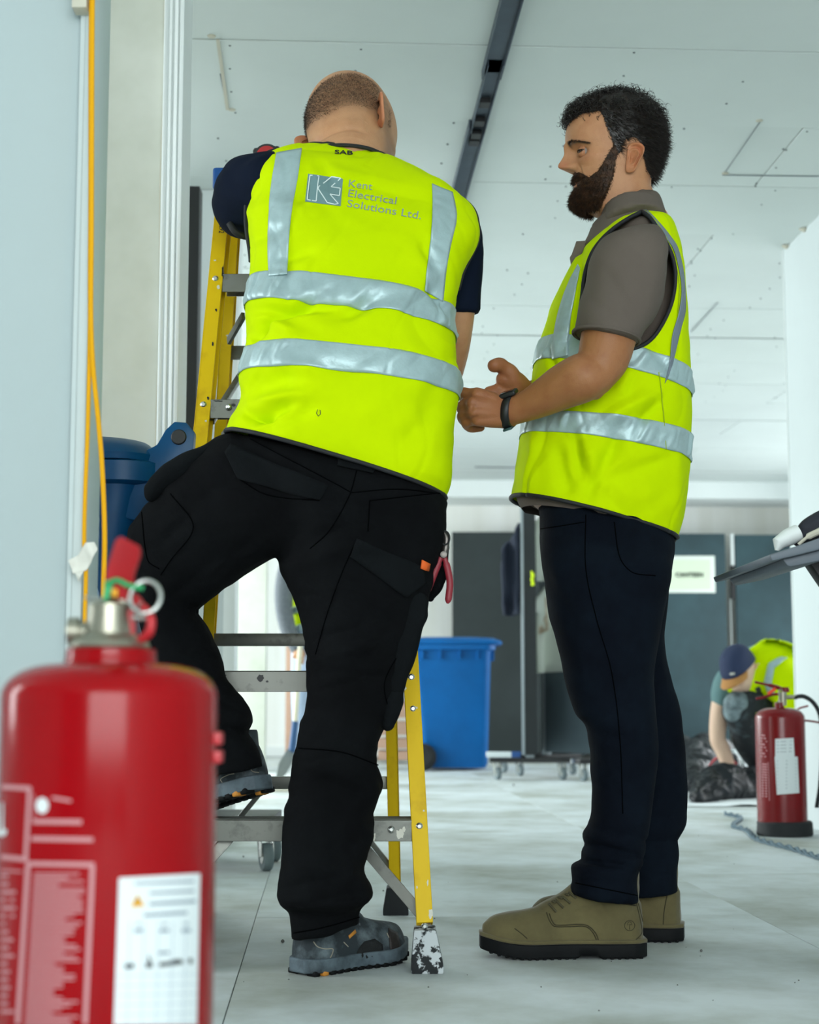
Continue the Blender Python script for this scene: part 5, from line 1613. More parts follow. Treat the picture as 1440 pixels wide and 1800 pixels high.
poly_patch('toe_cap', [(682, 1632), (698, 1640), (704, 1665), (704, 1685), (692, 1697), (686, 1680), (684, 1655)], ts, m_toe, shR, off=.001, n=2, thick=.002)
poly_patch('orange_label', [(612, 1645), (624, 1634), (626, 1640), (614, 1650)], ts, m_ora, shR, off=.001, n=1, thick=.001)
multi_seam('stitching', [[(551, 1655), (558, 1664), (572, 1668), (585, 1668), (584, 1676), (579, 1686)], [(604, 1656), (612, 1664)], [(680, 1640), (688, 1660), (688, 1690)]], ts, M('pale_stitching', 'A09A8A', .7), shR, r=.0010, n=20)
ML_ = basis(P(462, 1392, 3.165), 140, -14, 0, 0.98)
shL = work_shoe(ML_, mL)
ts = bvh(shL)
multi_seam('stitching', [[(438, 1348), (444, 1356), (455, 1358)], [(383, 1385), (392, 1378), (388, 1370), (402, 1362), (412, 1360)]], ts, MATS['pale_stitching'], shL, r=.0010, n=16)

# ---- head and skin
fw = Vector((sin(radians(36)), cos(radians(36)), -.46))
HL = M4_head(P(605, 226, 3.30), fw, (-.14, 0.38, 1), 1.04)
hp_, hf_ = head_geo(200, 1.10, 1.16)
hp_[:, 0] -= .016 * np.clip((.06 - hp_[:, 2]) / .08, 0, 1) * np.clip(.5 - hp_[:, 0] / .06, 0, 1)
# folds at the nape
nb = np.exp(-((hp_[:, 2] + .055) / .02) ** 2) * (hp_[:, 0] < -.02) * .006 - np.exp(-((hp_[:, 2] + .078) / .006) ** 2) * (hp_[:, 0] < -.02) * .004
hp_[:, 0] -= nb
_k = np.clip((-.10 - hp_[:, 2]) / .10, 0, 1); hp_[:, 0] = hp_[:, 0] * (1 - .35 * _k) + .012 * _k; hp_[:, 1] *= 1 - .30 * _k
nr = mesh_normals(hp_, hf_)
def sm01(x): x = np.clip(x, 0, 1); return x * x * (3 - 2 * x)
x_, y_, z_ = hp_.T
# cropped hair zone: horseshoe round the sides and back, bare crown
crown = 0
crown = np.clip(crown, 0, 1)
bareback = sm01((z_ - .066 + .45 * (x_ + .070) + .42 * y_) / .022)
low = sm01((z_ + .056 - .25 * np.abs(y_)) / .045)
front = sm01((.075 - x_) / .03)
hm = low * (1 - bareback) * front
stub = sm01((.02 - z_) / .05) * sm01((x_ - .02) / .03) * sm01((z_ + .13) / .02)
speck = .5 + .5 * fbm(hp_, 240, 3) 
tint = np.ones((len(hp_), 3))
tint *= (1 - (hm * (.50 + .16 * speck + .14 * fbm(hp_, 22, 9) + .12 * sm01(y_ / .05)))[:, None] * np.array([.82, .80, .76]))
tint *= (1 - (stub * .40)[:, None] * np.array([.9, .9, .8]))
tint *= (1 - .0 * z_[:, None])
sub = [(xf(hp_, HL), hf_, tint)]
for s in (-1, 1):
    ev, ef = ear_geo(s, at=(.004, 0, -.004), w_=.0775, size=1.08, flare=.8)
    sub.append((xf(ev, HL), ef, np.tile([1.02, .78, .74], (len(ev), 1))))
    lv, lf = lid_geo((.1055, s * .0325, .009), s); sub.append((xf(lv, HL), lf, None))
arm = [ctube([P(442, 350, 3.30), P(434, 362, 3.37), P(434, 374, 3.42)], [.050, .045, .040], 14, 18, True),
       ctube([P(434, 372, 3.42), P(452, 338, 3.46), P(482, 300, 3.49), P(497, 285, 3.50)], [.044, .040, .030, .026], 20, 18, True),
       ctube([P(806, 520, 3.26), P(803, 565, 3.28), P(795, 620, 3.33), P(784, 680, 3.40), P(774, 722, 3.44)], [.038, .036, .035, .028, .024], 26, 18, True)]
# left hand by the neck, fingertips just showing over the shoulder; right hand round the stile
for (a, b, c) in (((500, 282, 3.50), (508, 272, 3.51), (517, 269, 3.50)), ((503, 284, 3.49), (517, 275, 3.49), (529, 266, 3.48)), ((504, 290, 3.48), (520, 283, 3.48), (533, 274, 3.47)), ((503, 296, 3.475), (519, 292, 3.47), (530, 286, 3.46))):
    arm.append(ctube([P(497, 288, 3.50), P(*a), P(*b), P(*c)], [.016, .011, .0095, .0085], 16, 10, True))
arm.append(ctube([P(496, 294, 3.49), P(500, 304, 3.47), P(512, 308, 3.45)], [.016, .012, .010], 12, 10, True))
for k in range(4):
    y = 728 + k * 15
    arm.append(ctube([P(774, 722, 3.44), P(760, y, 3.40 + .004 * k), P(744, y + 4, 3.385), P(738, y + 4, 3.41), P(745, y + 2, 3.435)], [.018, .012, .010, .0092, .0085], 20, 10, True))
arm.append(ctube([P(774, 722, 3.44), P(764, 735, 3.46), P(752, 745, 3.465)], [.018, .012, .010], 12, 10, True))
me = union(arm, .0035, 3); sub.append(mesh_geo(me))
me = union([SL.solid(40, 30, shrink=.04, v0=1.2, v1=13), pel.solid(16, 24, shrink=.02), thL.solid(20, 24, shrink=.02), clL.solid(24, 24, shrink=.018), rgL.solid(36, 24, shrink=.02),
            ctube([P(612, 330, 3.23), P(612, 280, 3.27), P(608, 240, 3.29)], [.072, .062, .060], 12, 24)], .012, 2); sub.append(mesh_geo(me))
v, f, t = join_geo(sub)
bodyL = link('body', with_tint(pymesh(v, f, 'body'), t), m_skin2, mL)
for s in (-1, 1): eyeball((.1055, s * .0325, .009), s, (1, 0, 0), (m_scl, m_iris, m_pup), HL, mL)
# cropped hairs
rs = np.random.RandomState(2)
def sample(mask, n, rs, pts, f=None):
    idx = np.nonzero(mask > 0.05)[0]; p = mask[idx] / mask[idx].sum()
    return rs.choice(idx, n, p=p)
area_w = np.ones(len(hp_))
idx = sample(hm * (1 + 0 * z_) * np.clip(np.abs(hp_[:, 0] - .02) + .03, 0, .1), 16000, rs, hp_)
jit = rs.normal(size=(len(idx), 3)) * .0016
me = strands(hp_[idx] + jit - nr[idx] * .0006, nr[idx] * .8 + np.array([-.1, 0, -.5]) + rs.normal(size=(len(idx), 3)) * .25, .0026 * (0.5 + rs.rand(len(idx))) , w0=.00022, seg=1, seed=3, M4=HL)
link('cropped_hair', me, M('greying_brown_stubble', '3B332C', .7), mL, smooth=False, kind='stuff')
# black and red gadget held over the far side of the shoulder
gd = thing('handheld_tester', 'small round black and red tool peeking over the left shoulder of the balding man', 'tool', P(470, 285, 3.46))
c = P(470, 278, 3.47)
MB().lathe([(.012, -.014), (.026, -.014), (.030, -.010), (.030, .010), (.026, .014), (.012, .014)], c, 32, (0, 1, 0)).build('case', m_black, gd, smooth=True)
MB().lathe([(.004, .0), (.022, .0), (.023, .003), (.018, .005)], c + Vector((0, -.014, 0)), 28, (0, -1, 0)).build('dial', M('red_dial', 'B02A2C', .4), gd, smooth=True)
mb = MB()
for x, y in ((452, 268), (487, 265)): mb.lathe([(.006, -.010), (.009, -.006), (.009, .006), (.006, .010)], P(x, y, 3.47), 16, (0, 1, 0))
mb.beam(P(449, 262, 3.47), P(449, 290, 3.47), (1, 0, 0), .004, .012); mb.build('lug', m_black, gd, smooth=True)
# ================================================================== bearded man in profile
mR = thing('person', 'bearded dark-haired man standing in profile, hands clasped, yellow safety vest over taupe polo shirt', 'person', (P(1050, 1670, 3.4).x, 3.4, 0))
# ---- torso (polo) and vest
VR = [(900, 874, 1187, 948, 3.40, .150), (904, 842, 1199, 893, 3.40, .152), (911, 800, 1208, 838, 3.40, .155), (914, 768, 1209, 816, 3.40, .158),
      (920, 735, 1210, 770, 3.40, .160), (930, 690, 1212, 735, 3.40, .160), (938, 641, 1212, 704, 3.40, .160), (948, 600, 1212, 664, 3.40, .160),
      (962, 556, 1211, 610, 3.40, .165), (982, 508, 1207, 550, 3.40, .172), (1003, 468, 1200, 490, 3.40, .180), (1030, 436, 1192, 448, 3.40, .180),
      (1058, 412, 1184, 420, 3.40, .165), (1082, 398, 1178, 404, 3.40, .135), (1098, 391, 1174, 396, 3.40, .100), (1108, 388, 1171, 391, 3.40, .078)]
SR = Sur(VR, 2.35)
WR = [(1110, 640, 1085, 700, .004, 12), (1150, 690, 1060, 740, .006, 14), (1165, 700, 1120, 745, -.004, 10), (1090, 760, 1030, 880, -.006, 12), (1030, 770, 1060, 880, .007, 16), (975, 780, 1000, 870, -.006, 14),
      (940, 760, 930, 870, .004, 12), (1010, 760, 1020, 840, -.004, 10), (1100, 770, 1150, 900, .003, 18), (1190, 760, 1190, 930, .003, 10), (1050, 850, 1190, 800, -.003, 12), (1140, 600, 1180, 660, -.003, 10),
      (960, 600, 975, 680, -.004, 8), (1000, 560, 960, 640, .003, 10), (1180, 430, 1200, 560, .003, 8)]
def vestR_d(c, n=None): return 2.3 * folds(c, WR) - .022 * np.maximum(0, .30 - np.abs(fbm(c * np.array([1.2, 1.2, .6]), 8, 33))) - .008 * np.maximum(0, .25 - np.abs(fbm(c * np.array([1, 1, .6]), 17, 34))) + .0035 * fbm(c, 9, 31) + .0012 * fbm(c, 26, 32)
NV, NP = 240, 340
pts, fs, vv, pp = SR.grid(0, SR.m - 1, NV, NP)
me0 = pymesh(pts, fs); nrm = no_of(me0).copy(); new = pts + nrm * vestR_d(pts)[:, None]
def inpoly(uv, poly):
    x, y = uv[:, 0], uv[:, 1]; n = len(poly); ins = np.zeros(len(uv), bool)
    j = n - 1
    for i in range(n):
        xi, yi = poly[i]; xj, yj = poly[j]
        c = ((yi > y) != (yj > y)) & (x < (xj - xi) * (y - yi) / (yj - yi + 1e-12) + xi)
        ins ^= c; j = i
    return ins
ARMH = [(1128, 373), (1108, 383), (1082, 400), (1058, 422), (1040, 448), (1029, 482), (1024, 520), (1020, 560), (1026, 590), (1050, 608), (1085, 616), (1118, 612), (1145, 596), (1166, 566), (1181, 530), (1187, 490), (1183, 455), (1170, 425), (1153, 398), (1140, 380)]
AH = [(p.x, p.y) for p in curve_pts([(x, y, 0) for x, y in ARMH + ARMH[:1]], 90)]
uv = proj(new); near = np.sin(pp) > 0.05
hole = inpoly(uv, AH) & near
# neckline: V opening at the front of the chest (left side of the ring)
# far side armhole, mirrored through the ring
holeF = np.zeros_like(hole)
mir = SR.at(vv, -pp); uvm = proj(mir + 0); holeF = inpoly(uvm, AH) & (np.sin(pp) < -0.05)
vneck = (vv > 11.5) & (np.abs(np.angle(np.exp(1j * (pp - PI)))) < .16 * (vv - 11.5) + .04)
cut = hole | holeF | vneck
fs2 = [f for f in fs if not any(cut[i] for i in f)]
used = sorted({i for f in fs2 for i in f}); mp = {u: i for i, u in enumerate(used)}
me = pymesh([new[u] for u in used], [tuple(mp[i] for i in f) for f in fs2])
full = pymesh(new, fs); tvR = bvh(full)
vestR = link('safety_vest', me, m_vis, mR)
s = vestR.modifiers.new('s', 'SOLIDIFY'); s.thickness = .002; s.offset = -1
def loop_tube(px, tree, r, name, mat, parent, off=.001):
    v = drape_pts(px, tree, off); vs, fs_ = tube(v, r, 8); return link(name, pymesh(vs, fs_), mat, parent)
loop_tube(AH, tvR, .0045, 'armhole_piping', m_pipe, vestR)
c = new[:NP]; vs, fs_ = tube([Vector(p) for p in c] + [Vector(c[0])], .0045, 8); link('hem_piping', pymesh(vs, fs_), m_pipe, vestR)
bR1 = belt(SR, 6.02, 7.0, vestR_d, vestR, crease=.004, seed=13, p0=.0, p1=2 * PI)
bR2 = belt(SR, 3.02, 4.0, vestR_d, vestR, crease=.004, seed=14)
tvR2 = bvh([full, bR1.data])
cc = lambda q: [(900 + x / 4, 130 + y / 4) for x, y in q]
# front brace and rear brace
strip('reflective_brace', [(1017, 465), (1004, 490), (991, 522), (980, 560), (974, 597), (972, 632)], [(1021, 472), (1015, 500), (1010, 528), (1004, 560), (1000, 597), (999, 625)], tvR2, m_refl, vestR, bump=.003, seed=8, nu=6)
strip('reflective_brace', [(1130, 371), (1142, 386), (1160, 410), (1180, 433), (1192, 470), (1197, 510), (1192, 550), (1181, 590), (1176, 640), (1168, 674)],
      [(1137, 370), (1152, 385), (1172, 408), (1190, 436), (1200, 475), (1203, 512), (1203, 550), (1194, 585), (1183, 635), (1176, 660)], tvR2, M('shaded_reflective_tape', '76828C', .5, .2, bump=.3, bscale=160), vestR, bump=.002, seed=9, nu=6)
multi_seam('stitching', [[(1158, 655), (1165, 720), (1170, 790)], [(1135, 372), (1156, 395), (1180, 440), (1193, 500), (1190, 560)]], tvR2, M('vest_stitch', '9CB400', .8), vestR, r=.0010, off=.0025, n=30)
# polo
TR = [(r[0] + 14, r[1] + 5, r[2] - 14, r[3] + 5, r[4], r[5] - (.036 if i < 12 else .012)) for i, r in enumerate(VR)]
shs = [Sur(TR, 2.3).solid(60, 60, v0=0)]
shs.append(ctube([P(1118, 400, 3.36), P(1112, 370, 3.38)], [.075, .068], 8, 24))
SLV = Sur([(1075, 415, 1160, 402, 3.25, .06), (1054, 425, 1172, 425, 3.22, .078), (1036, 458, 1178, 462, 3.205, .086), (1028, 500, 1174, 508, 3.20, .086), (1016, 540, 1155, 556, 3.195, .082), (1010, 566, 1134, 585, 3.19, .079), (1008, 584, 1123, 604, 3.19, .078)], 2.1)
shs.append(SLV.solid(40, 40))
sf = [(x_, y_ - 0, Y_ + .0) for x_, y_, Y_ in ((1120, 430, 3.55), (1080, 500, 3.60), (1060, 570, 3.61))]
shs.append(ctube([P(*q) for q in sf], [.08, .075, .065], 16, 20))
me = union(shs, .006, 4)
PF = [(1060, 470, 1120, 560, -.003, 10), (1100, 430, 1165, 470, -.002, 10), (1150, 470, 1140, 560, .003, 12), (1180, 440, 1175, 520, -.005, 6), (1030, 520, 1080, 560, -.002, 8), (1000, 870, 920, 890, -.004, 10)]
displace(me, lambda c, n: folds(c, PF) + .0022 * fbm(c, 14, 41))
polo = link('polo_shirt', me, m_polo, mR)
tp_ = bvh(polo)
MB().tube([Vector(p) for p in SLV.at(np.full(48, 5.9), np.linspace(0, 2 * PI, 48))], .0035, 8).build('sleeve_hem', m_polo, polo, smooth=True)
ht = Sur([(906, 862, 1176, 918, 3.40, .128), (911, 880, 1172, 930, 3.40, .130), (918, 893, 1160, 934, 3.40, .128)], 2.3)
p2, f2, _, _ = ht.grid(0, 2, 16, 120); m2 = pymesh(p2, f2); displace(m2, lambda c, n: .004 * fbm(c, 16, 44)); link('shirt_tail', m2, m_polo, polo)
# collar: band standing round the neck and falling over the back
CL = []
nC = 90
def collar_row(pts_front_to_back): return pts_front_to_back
ctop = Sur([(1042, 398, 1137, 338, 3.395, .066), (1035, 412, 1156, 344, 3.395, .074), (1026, 430, 1166, 366, 3.395, .084), (1022, 438, 1168, 376, 3.395, .088)], 2.1)
q0, q1 = -PI + .18, PI - .18
pc, fc, vc_, qc = ctop.grid(0, 3, 18, nC, p0=q0, p1=q1, closed=False)
# cut-away: front edge opens in a point
m3 = pymesh(pc, fc); displace(m3, lambda c, n: .0012 * fbm(c, 30, 45)); col = link('collar', m3, m_polo, polo)
sm_ = col.modifiers.new('s', 'SOLIDIFY'); sm_.thickness = .004; sm_.offset = 0
crumple('placket', [(1013, 425, 3.37), (1032, 424, 3.37), (1024, 448, 3.37), (1004, 468, 3.37), (1002, 456, 3.37)], .006, m_polo, polo, 4, .003)
# ---- trousers
hipR = Sur([(940, 860, 1176, 908, 3.40, .125), (946, 892, 1182, 944, 3.40, .138), (948, 930, 1183, 975, 3.40, .155), (952, 975, 1176, 1010, 3.40, .168), (960, 1030, 1170, 1050, 3.40, .15)], 2.35)
nrL = Sur([(952, 935, 1178, 970, 3.36, .108), (953, 990, 1176, 1010, 3.34, .125), (963, 1060, 1166, 1070, 3.33, .120), (974, 1110, 1158, 1120, 3.32, .112), (987, 1165, 1150, 1170, 3.31, .104), (998, 1215, 1149, 1215, 3.31, .097),
           (1012, 1255, 1151, 1255, 3.30, .092), (1028, 1275, 1152, 1285, 3.30, .089), (1034, 1310, 1153, 1315, 3.30, .085), (1038, 1360, 1151, 1365, 3.30, .080), (1042, 1420, 1146, 1420, 3.30, .074), (1036, 1447, 1142, 1450, 3.30, .073),
           (1025, 1465, 1139, 1475, 3.30, .072), (1029, 1484, 1136, 1492, 3.31, .068), (1024, 1500, 1134, 1508, 3.31, .070), (1026, 1514, 1132, 1521, 3.31, .067), (1006, 1522, 1125, 1530, 3.31, .071), (1010, 1545, 1121, 1550, 3.31, .066), (1005, 1566, 1121, 1586, 3.31, .067)], 2.15)
frL = Sur([(955, 960, 1178, 990, 3.48, .11), (975, 1060, 1170, 1080, 3.50, .108), (1000, 1130, 1168, 1135, 3.51, .100), (1025, 1190, 1180, 1195, 3.52, .092), (1048, 1245, 1191, 1240, 3.52, .086), (1066, 1300, 1199, 1290, 3.53, .081),
           (1078, 1370, 1206, 1365, 3.53, .076), (1084, 1420, 1209, 1420, 3.53, .072), (1088, 1450, 1207, 1448, 3.53, .070), (1092, 1476, 1194, 1474, 3.53, .066), (1096, 1500, 1196, 1500, 3.53, .066), (1096, 1540, 1192, 1535, 3.53, .065), (1098, 1572, 1193, 1570, 3.53, .066)], 2.15)
me = union([hipR.solid(30, 44), nrL.solid(110, 44), frL.solid(80, 40)], .0062, 2)
JF = [(1130, 1230, 1040, 1270, -.004, 8), (1035, 1285, 1110, 1300, -.004, 8), (1050, 1340, 1100, 1420, -.003, 10), (1030, 1455, 1120, 1470, -.006, 7), (1028, 1484, 1100, 1500, -.007, 5), (1070, 1480, 1136, 1498, .005, 5), (1030, 1514, 1110, 1524, -.008, 4.5), (1010, 1540, 1080, 1535, .004, 6),
      (1100, 1460, 1140, 1440, .004, 8), (1090, 1500, 1135, 1510, -.006, 4), (1130, 1480, 1196, 1478, -.006, 5), (1150, 1440, 1205, 1430, -.003, 8), (955, 1000, 1000, 1080, -.004, 12), (970, 960, 990, 1120, .003, 14), (950, 935, 990, 930, -.003, 8), (1150, 1200, 1100, 1240, -.003, 8),
      (1080, 1350, 1140, 1400, -.003, 9), (1165, 1140, 1185, 1230, -.003, 8), (1160, 1300, 1200, 1400, .003, 12)]
displace(me, lambda c, n: folds(c, JF) + .0035 * fbm(c, 10, 51) + .0012 * fbm(c, 28, 52))
jR = link('trousers', me, m_jean, mR)
tj = bvh(jR)
multi_seam('stitching', [[(1030, 905), (1030, 1000), (1048, 1085), (1075, 1180), (1090, 1300), (1095, 1430)], [(1080, 918), (1090, 980), (1112, 1006), (1152, 1012)], [(1012, 1552), (1060, 1562), (1120, 1574)], [(948, 930), (975, 926), (1028, 918)]], tj, m_stitch, jR, r=.0011, off=.0006, n=44)
# ---- boots
def boot(M4, parent, logo=False):
    parts, X, tab = shoe_geo(.325, .108, high=.118, sole=.034)
    parts[1] = ctube([(.052, 0, .05), (.050, 0, .09), (.050, 0, .145), (.050, 0, .175)], [.042, .042, .046, .047], 18, 28)
    parts[2] = ctube([(.075, 0, .150), (.105, 0, .128), (.150, 0, .098), (.195, 0, .078)], [.036, .036, .034, .030], 18, 18, True)
    me = union([(xf(v, M4), f) for v, f in parts], .0035, 3)
    displace(me, lambda c, n: .0008 * fbm(c, 45, 61))
    sh = link('boot', me, m_nubuck, parent)
    a = sole_mesh(X, tab, .030, .038, .007, .012).mesh(.0012, 1); set_co(a, xf(co_of(a), M4)); link('welt', a, m_nubuck, sh)
    a = sole_mesh(X, tab, .0025, .030, .0065, .014, heel=(.30, .40, .009)).mesh(.0015, 1); set_co(a, xf(co_of(a), M4)); link('outsole', a, m_outs, sh)
    mb = MB()
    for i in range(1, 43, 2):
        if .30 < X[i] / .325 < .40: continue
        for s in (-1, 1): mb.box((X[i], s * (tab[i, 0] - .008), .0035 + .014 * max(0, (X[i] / .325 - .68) / .32) ** 2), (.007, .026, .007))
    a = mb.mesh(.001, 1); set_co(a, xf(co_of(a), M4)); link('tread_lugs', a, m_outs, sh, kind='stuff')
    return sh
MBn = basis((P(1129, 1665, 3.325).x, 3.325, 0), 181, 0, 0, 1.0)
bN = boot(MBn, mR)
tb_ = bvh(bN)
multi_seam('stitching', [[(961, 1604), (966, 1618), (974, 1628), (1000, 1629), (1030, 1629), (1043, 1640), (1050, 1656)], [(966, 1606), (970, 1618), (977, 1626), (1030, 1626), (1047, 1640), (1053, 1655)],
                         [(1119, 1588), (1126, 1620), (1128, 1640), (1118, 1652)], [(1122, 1588), (1130, 1620)], [(905, 1632), (918, 1642), (927, 1650)], [(1008, 1572), (1060, 1583), (1118, 1592)]], tb_, M('dark_olive_stitch', '39341F', .9), bN, r=.0011, off=.0004, n=30)
m_ol = M('olive_lace', '4A4630', .85)
for (xa, ya, xb, yb) in ((966, 1590, 978, 1603), (977, 1583, 991, 1596), (989, 1577, 1003, 1588), (1001, 1570, 1013, 1579)):
    v = drape_pts([(xa + (xb - xa) * t, ya + (yb - ya) * t) for t in np.linspace(0, 1, 8)], tb_, .003); a, b = tube(v, .0023, 8); link('lace', pymesh(a, b), m_ol, bN)
    v = drape_pts([(xa + 6 + (xb - xa) * t * .5, ya - 4 + t * 2) for t in np.linspace(0, 1, 6)], tb_, .004); a, b = tube(v, .0023, 8); link('lace', pymesh(a, b), m_ol, bN)
nn_ = 20
v = drape_pts([(1107 + 9 * cos(2 * PI * k / nn_), 1627 + 9 * sin(2 * PI * k / nn_)) for k in range(nn_ + 1)], tb_, .0004); a, b = tube(v, .0007, 5); link('stamped_emblem', pymesh(a, b), MATS['dark_olive_stitch'], bN)
v = drape_pts([(1107 + x, 1627 + y) for x, y in ((0, 7), (0, -2), (-4, -1), (-3, -5), (0, -7), (3, -5), (4, -1), (0, -2))], tb_, .0004); a, b = tube(v, .0007, 5); link('stamped_emblem', pymesh(a, b), MATS['dark_olive_stitch'], bN)
MBf = basis((P(1199, 1645, 3.525).x, 3.535, 0), 168, 0, 0, 1.0)
bF = boot(MBf, mR)
multi_seam('stitching', [[(1173, 1572), (1168, 1600), (1166, 1628)], [(1130, 1628), (1166, 1632), (1200, 1630)]], bvh(bF), MATS['dark_olive_stitch'], bF, r=.0011, off=.0004, n=20)

# ---- head
fwR = Vector((-1, -.10, -.03))
HR = M4_head(P(1108, 283, 3.40), fwR, (0, 0, 1), 1.0)
hp_, hf_ = head_geo(260, 1.0, 1.0)
nr = mesh_normals(hp_, hf_)
x_, y_, z_ = hp_.T
tint = np.ones((len(hp_), 3))
g = lambda a, b: np.exp(-(a / b) ** 2)
red = np.zeros(len(hp_))
red += .9 * g(x_ - .155, .014) * g(z_ + .014, .012)
for s in (-1, 1): red += .35 * g(y_ - s * .046, .018) * g(z_ + .008, .016) * (x_ > .05)
lip = g(y_, .024) * g(z_ + .0555 - 4.2 * y_ ** 2, .0075) * (x_ > .09)
tint *= 1 - red[:, None] * np.array([.02, .22, .18]); tint *= 1 - lip[:, None] * np.array([.08, .34, .24])
tint *= 1 - (.22 * g(z_ - .009, .010) * g(np.abs(y_) - .030, .012) * (x_ > .08))[:, None] * np.array([.8, 1, 1])
# beard and hair areas (head coordinates: x forward, z up)
def beard_mask(x, y, z):
    x = x - .015 * np.minimum(np.abs(y) / .07, 1); z = z + .015 * np.minimum(np.abs(y) / .07, 1)
    line = np.interp(x, [.0, .03, .045, .060, .073, .095, .108, .115, .15], [.04, .035, .021, -.004, -.025, -.040, -.030, -.026, -.026])   # upper edge of the beard
    a = sm01((line - z) / .008)
    back = np.interp(z, [-.125, -.087, -.043, .006, .03], [.080, .056, .038, .028, .026])
    b = sm01((x - back) / .007)
    bot = sm01((z + .117) / .008)
    lp = np.exp(-(np.abs(y) / .0215) ** 4) * np.exp(-((z + .0555 - 4.2 * y ** 2) / .0085) ** 4) * (x > .09)
    sb = sm01((x - .0255) / .005) * sm01((.042 - x) / .006) * sm01((.045 - z) / .01) * sm01((z + .0) / .01)
    return np.maximum(a * b * bot * (1 - lp), sb * .8)
bm_ = beard_mask(x_, y_, z_)
def hair_mask(x, y, z):
    x = x - .015 * np.minimum(np.abs(y) / .07, 1); z = z + .013 * np.minimum(np.abs(y) / .07, 1)
    # hairline: forehead at z~.088, temple recess, sideburn to the ear, nape
    side = np.interp(x, [-.1, -.045, -.032, -.018, -.004, .014, .022, .030, .040, .047, .053, .058, .066, .10, .125, .14], [-.048, -.046, -.030, .030, .038, .030, .004, .002, .026, .046, .062, .086, .098, .098, .089, .085])
    front = np.interp(np.abs(y), [0, .03, .05, .065, .08], [.090, .098, .100, .085, .06])
    line = np.where(x > .06, np.minimum(side, np.where(x > .1, front, 1)), side)
    return sm01((z - line) / .008)
hmR = hair_mask(x_, y_, z_)
tint *= 1 - (np.clip(bm_ * .75 + hmR * .8, 0, .85))[:, None] * np.array([.9, .93, .95])
for s in (-1, 1):
    bw = g((z_ - (.0295 - 2.2 * (np.abs(y_) - .030) ** 2 * 6)), .0042) * (np.sign(y_) == s) * sm01((np.abs(y_) - .010) / .006) * sm01((.060 - np.abs(y_)) / .010) * (x_ > .07)
    tint *= 1 - (bw * .72)[:, None]
sub = [(xf(hp_, HR), hf_, tint)]
for s in (-1, 1):
    ev, ef = ear_geo(s, at=(.018, 0, -.020), w_=.0725, size=1.0); 
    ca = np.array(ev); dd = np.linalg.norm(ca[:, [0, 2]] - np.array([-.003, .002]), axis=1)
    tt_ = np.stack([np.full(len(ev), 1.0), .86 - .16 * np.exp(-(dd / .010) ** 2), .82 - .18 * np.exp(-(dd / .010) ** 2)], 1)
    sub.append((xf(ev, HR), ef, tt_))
    lv, lf = lid_geo((.1105, s * .0325, .0085), s, up=11, lo=-17); sub.append((xf(lv, HR), lf, np.tile([.93, .84, .82], (len(lv), 1))))
# lash line
for s in (-1, 1):
    lp_ = []
    for j in range(20):
        az = radians(-70 + 140 * j / 19); k = max(cos(az * 1.2), 0) ** .7; e_ = radians(11 * (.15 + .85 * k) + 1)
        p = Matrix.Rotation(radians(12) * s, 3, 'Z') @ (Vector((cos(e_) * cos(az), cos(e_) * sin(az), sin(e_))) * .0142)
        lp_.append(HR @ (Vector((.1105, s * .0325, .0085)) + p))
    a, b = tube(lp_, .0009, 6); link('eyelashes', pymesh(a, b), m_hair, mR)
# near arm
ar = [ctube([P(1100, 500, 3.22), P(1082, 545, 3.20), P(1070, 590, 3.19), P(1060, 630, 3.18), P(1044, 658, 3.175)], [.058, .060, .0575, .0530, .0470], 34, 28, True),
      ctube([P(1046, 655, 3.175), P(1024, 664, 3.17), P(994, 678, 3.19), (P(955, 700, 3.22)), P(925, 714, 3.24), P(897, 724, 3.255)], [.0475, .0500, .0470, .0385, .0320, .0290], 40, 26, True),
      ctube([P(1052, 668, 3.17), P(1046, 684, 3.175)], [.030, .022], 6, 16, True)]
# palm of the near hand: metacarpals
W0 = P(893, 727, 3.262)
fing = [((838, 693, 3.235), (816, 690, 3.262), (812, 697, 3.305), (826, 705, 3.325), .0110),
        ((832, 708, 3.225), (814, 714, 3.262), (814, 722, 3.305), (832, 724, 3.320), .0112),
        ((833, 724, 3.225), (813, 731, 3.262), (818, 741, 3.300), (836, 741, 3.312), .0106),
        ((840, 738, 3.235), (819, 744, 3.262), (828, 752, 3.288), (846, 752, 3.285), .0096)]
for i, (a, b, c_, d, r) in enumerate(fing):
    w_ = W0 + Vector((0, .006 * (i - 1.5) * -1 if 0 else 0, .012 - .008 * i))
    ar.append(ctube([w_, lerp(w_, P(*a), .55) + Vector((0, -.004, 0)), P(*a)], [.020, .0185, .0145], 16, 16, True))
    ar.append(ctube([P(*a), lerp(P(*a), P(*b), .5), P(*b), P(*c_), P(*d)], [.0142, r * 1.02, r * 1.08, r, r * .86], 26, 16, True))
ar.append(ctube([P(885, 715, 3.27), P(868, 703, 3.295), P(848, 697, 3.325), P(834, 700, 3.335)], [.019, .0155, .0125, .010], 20, 14, True))
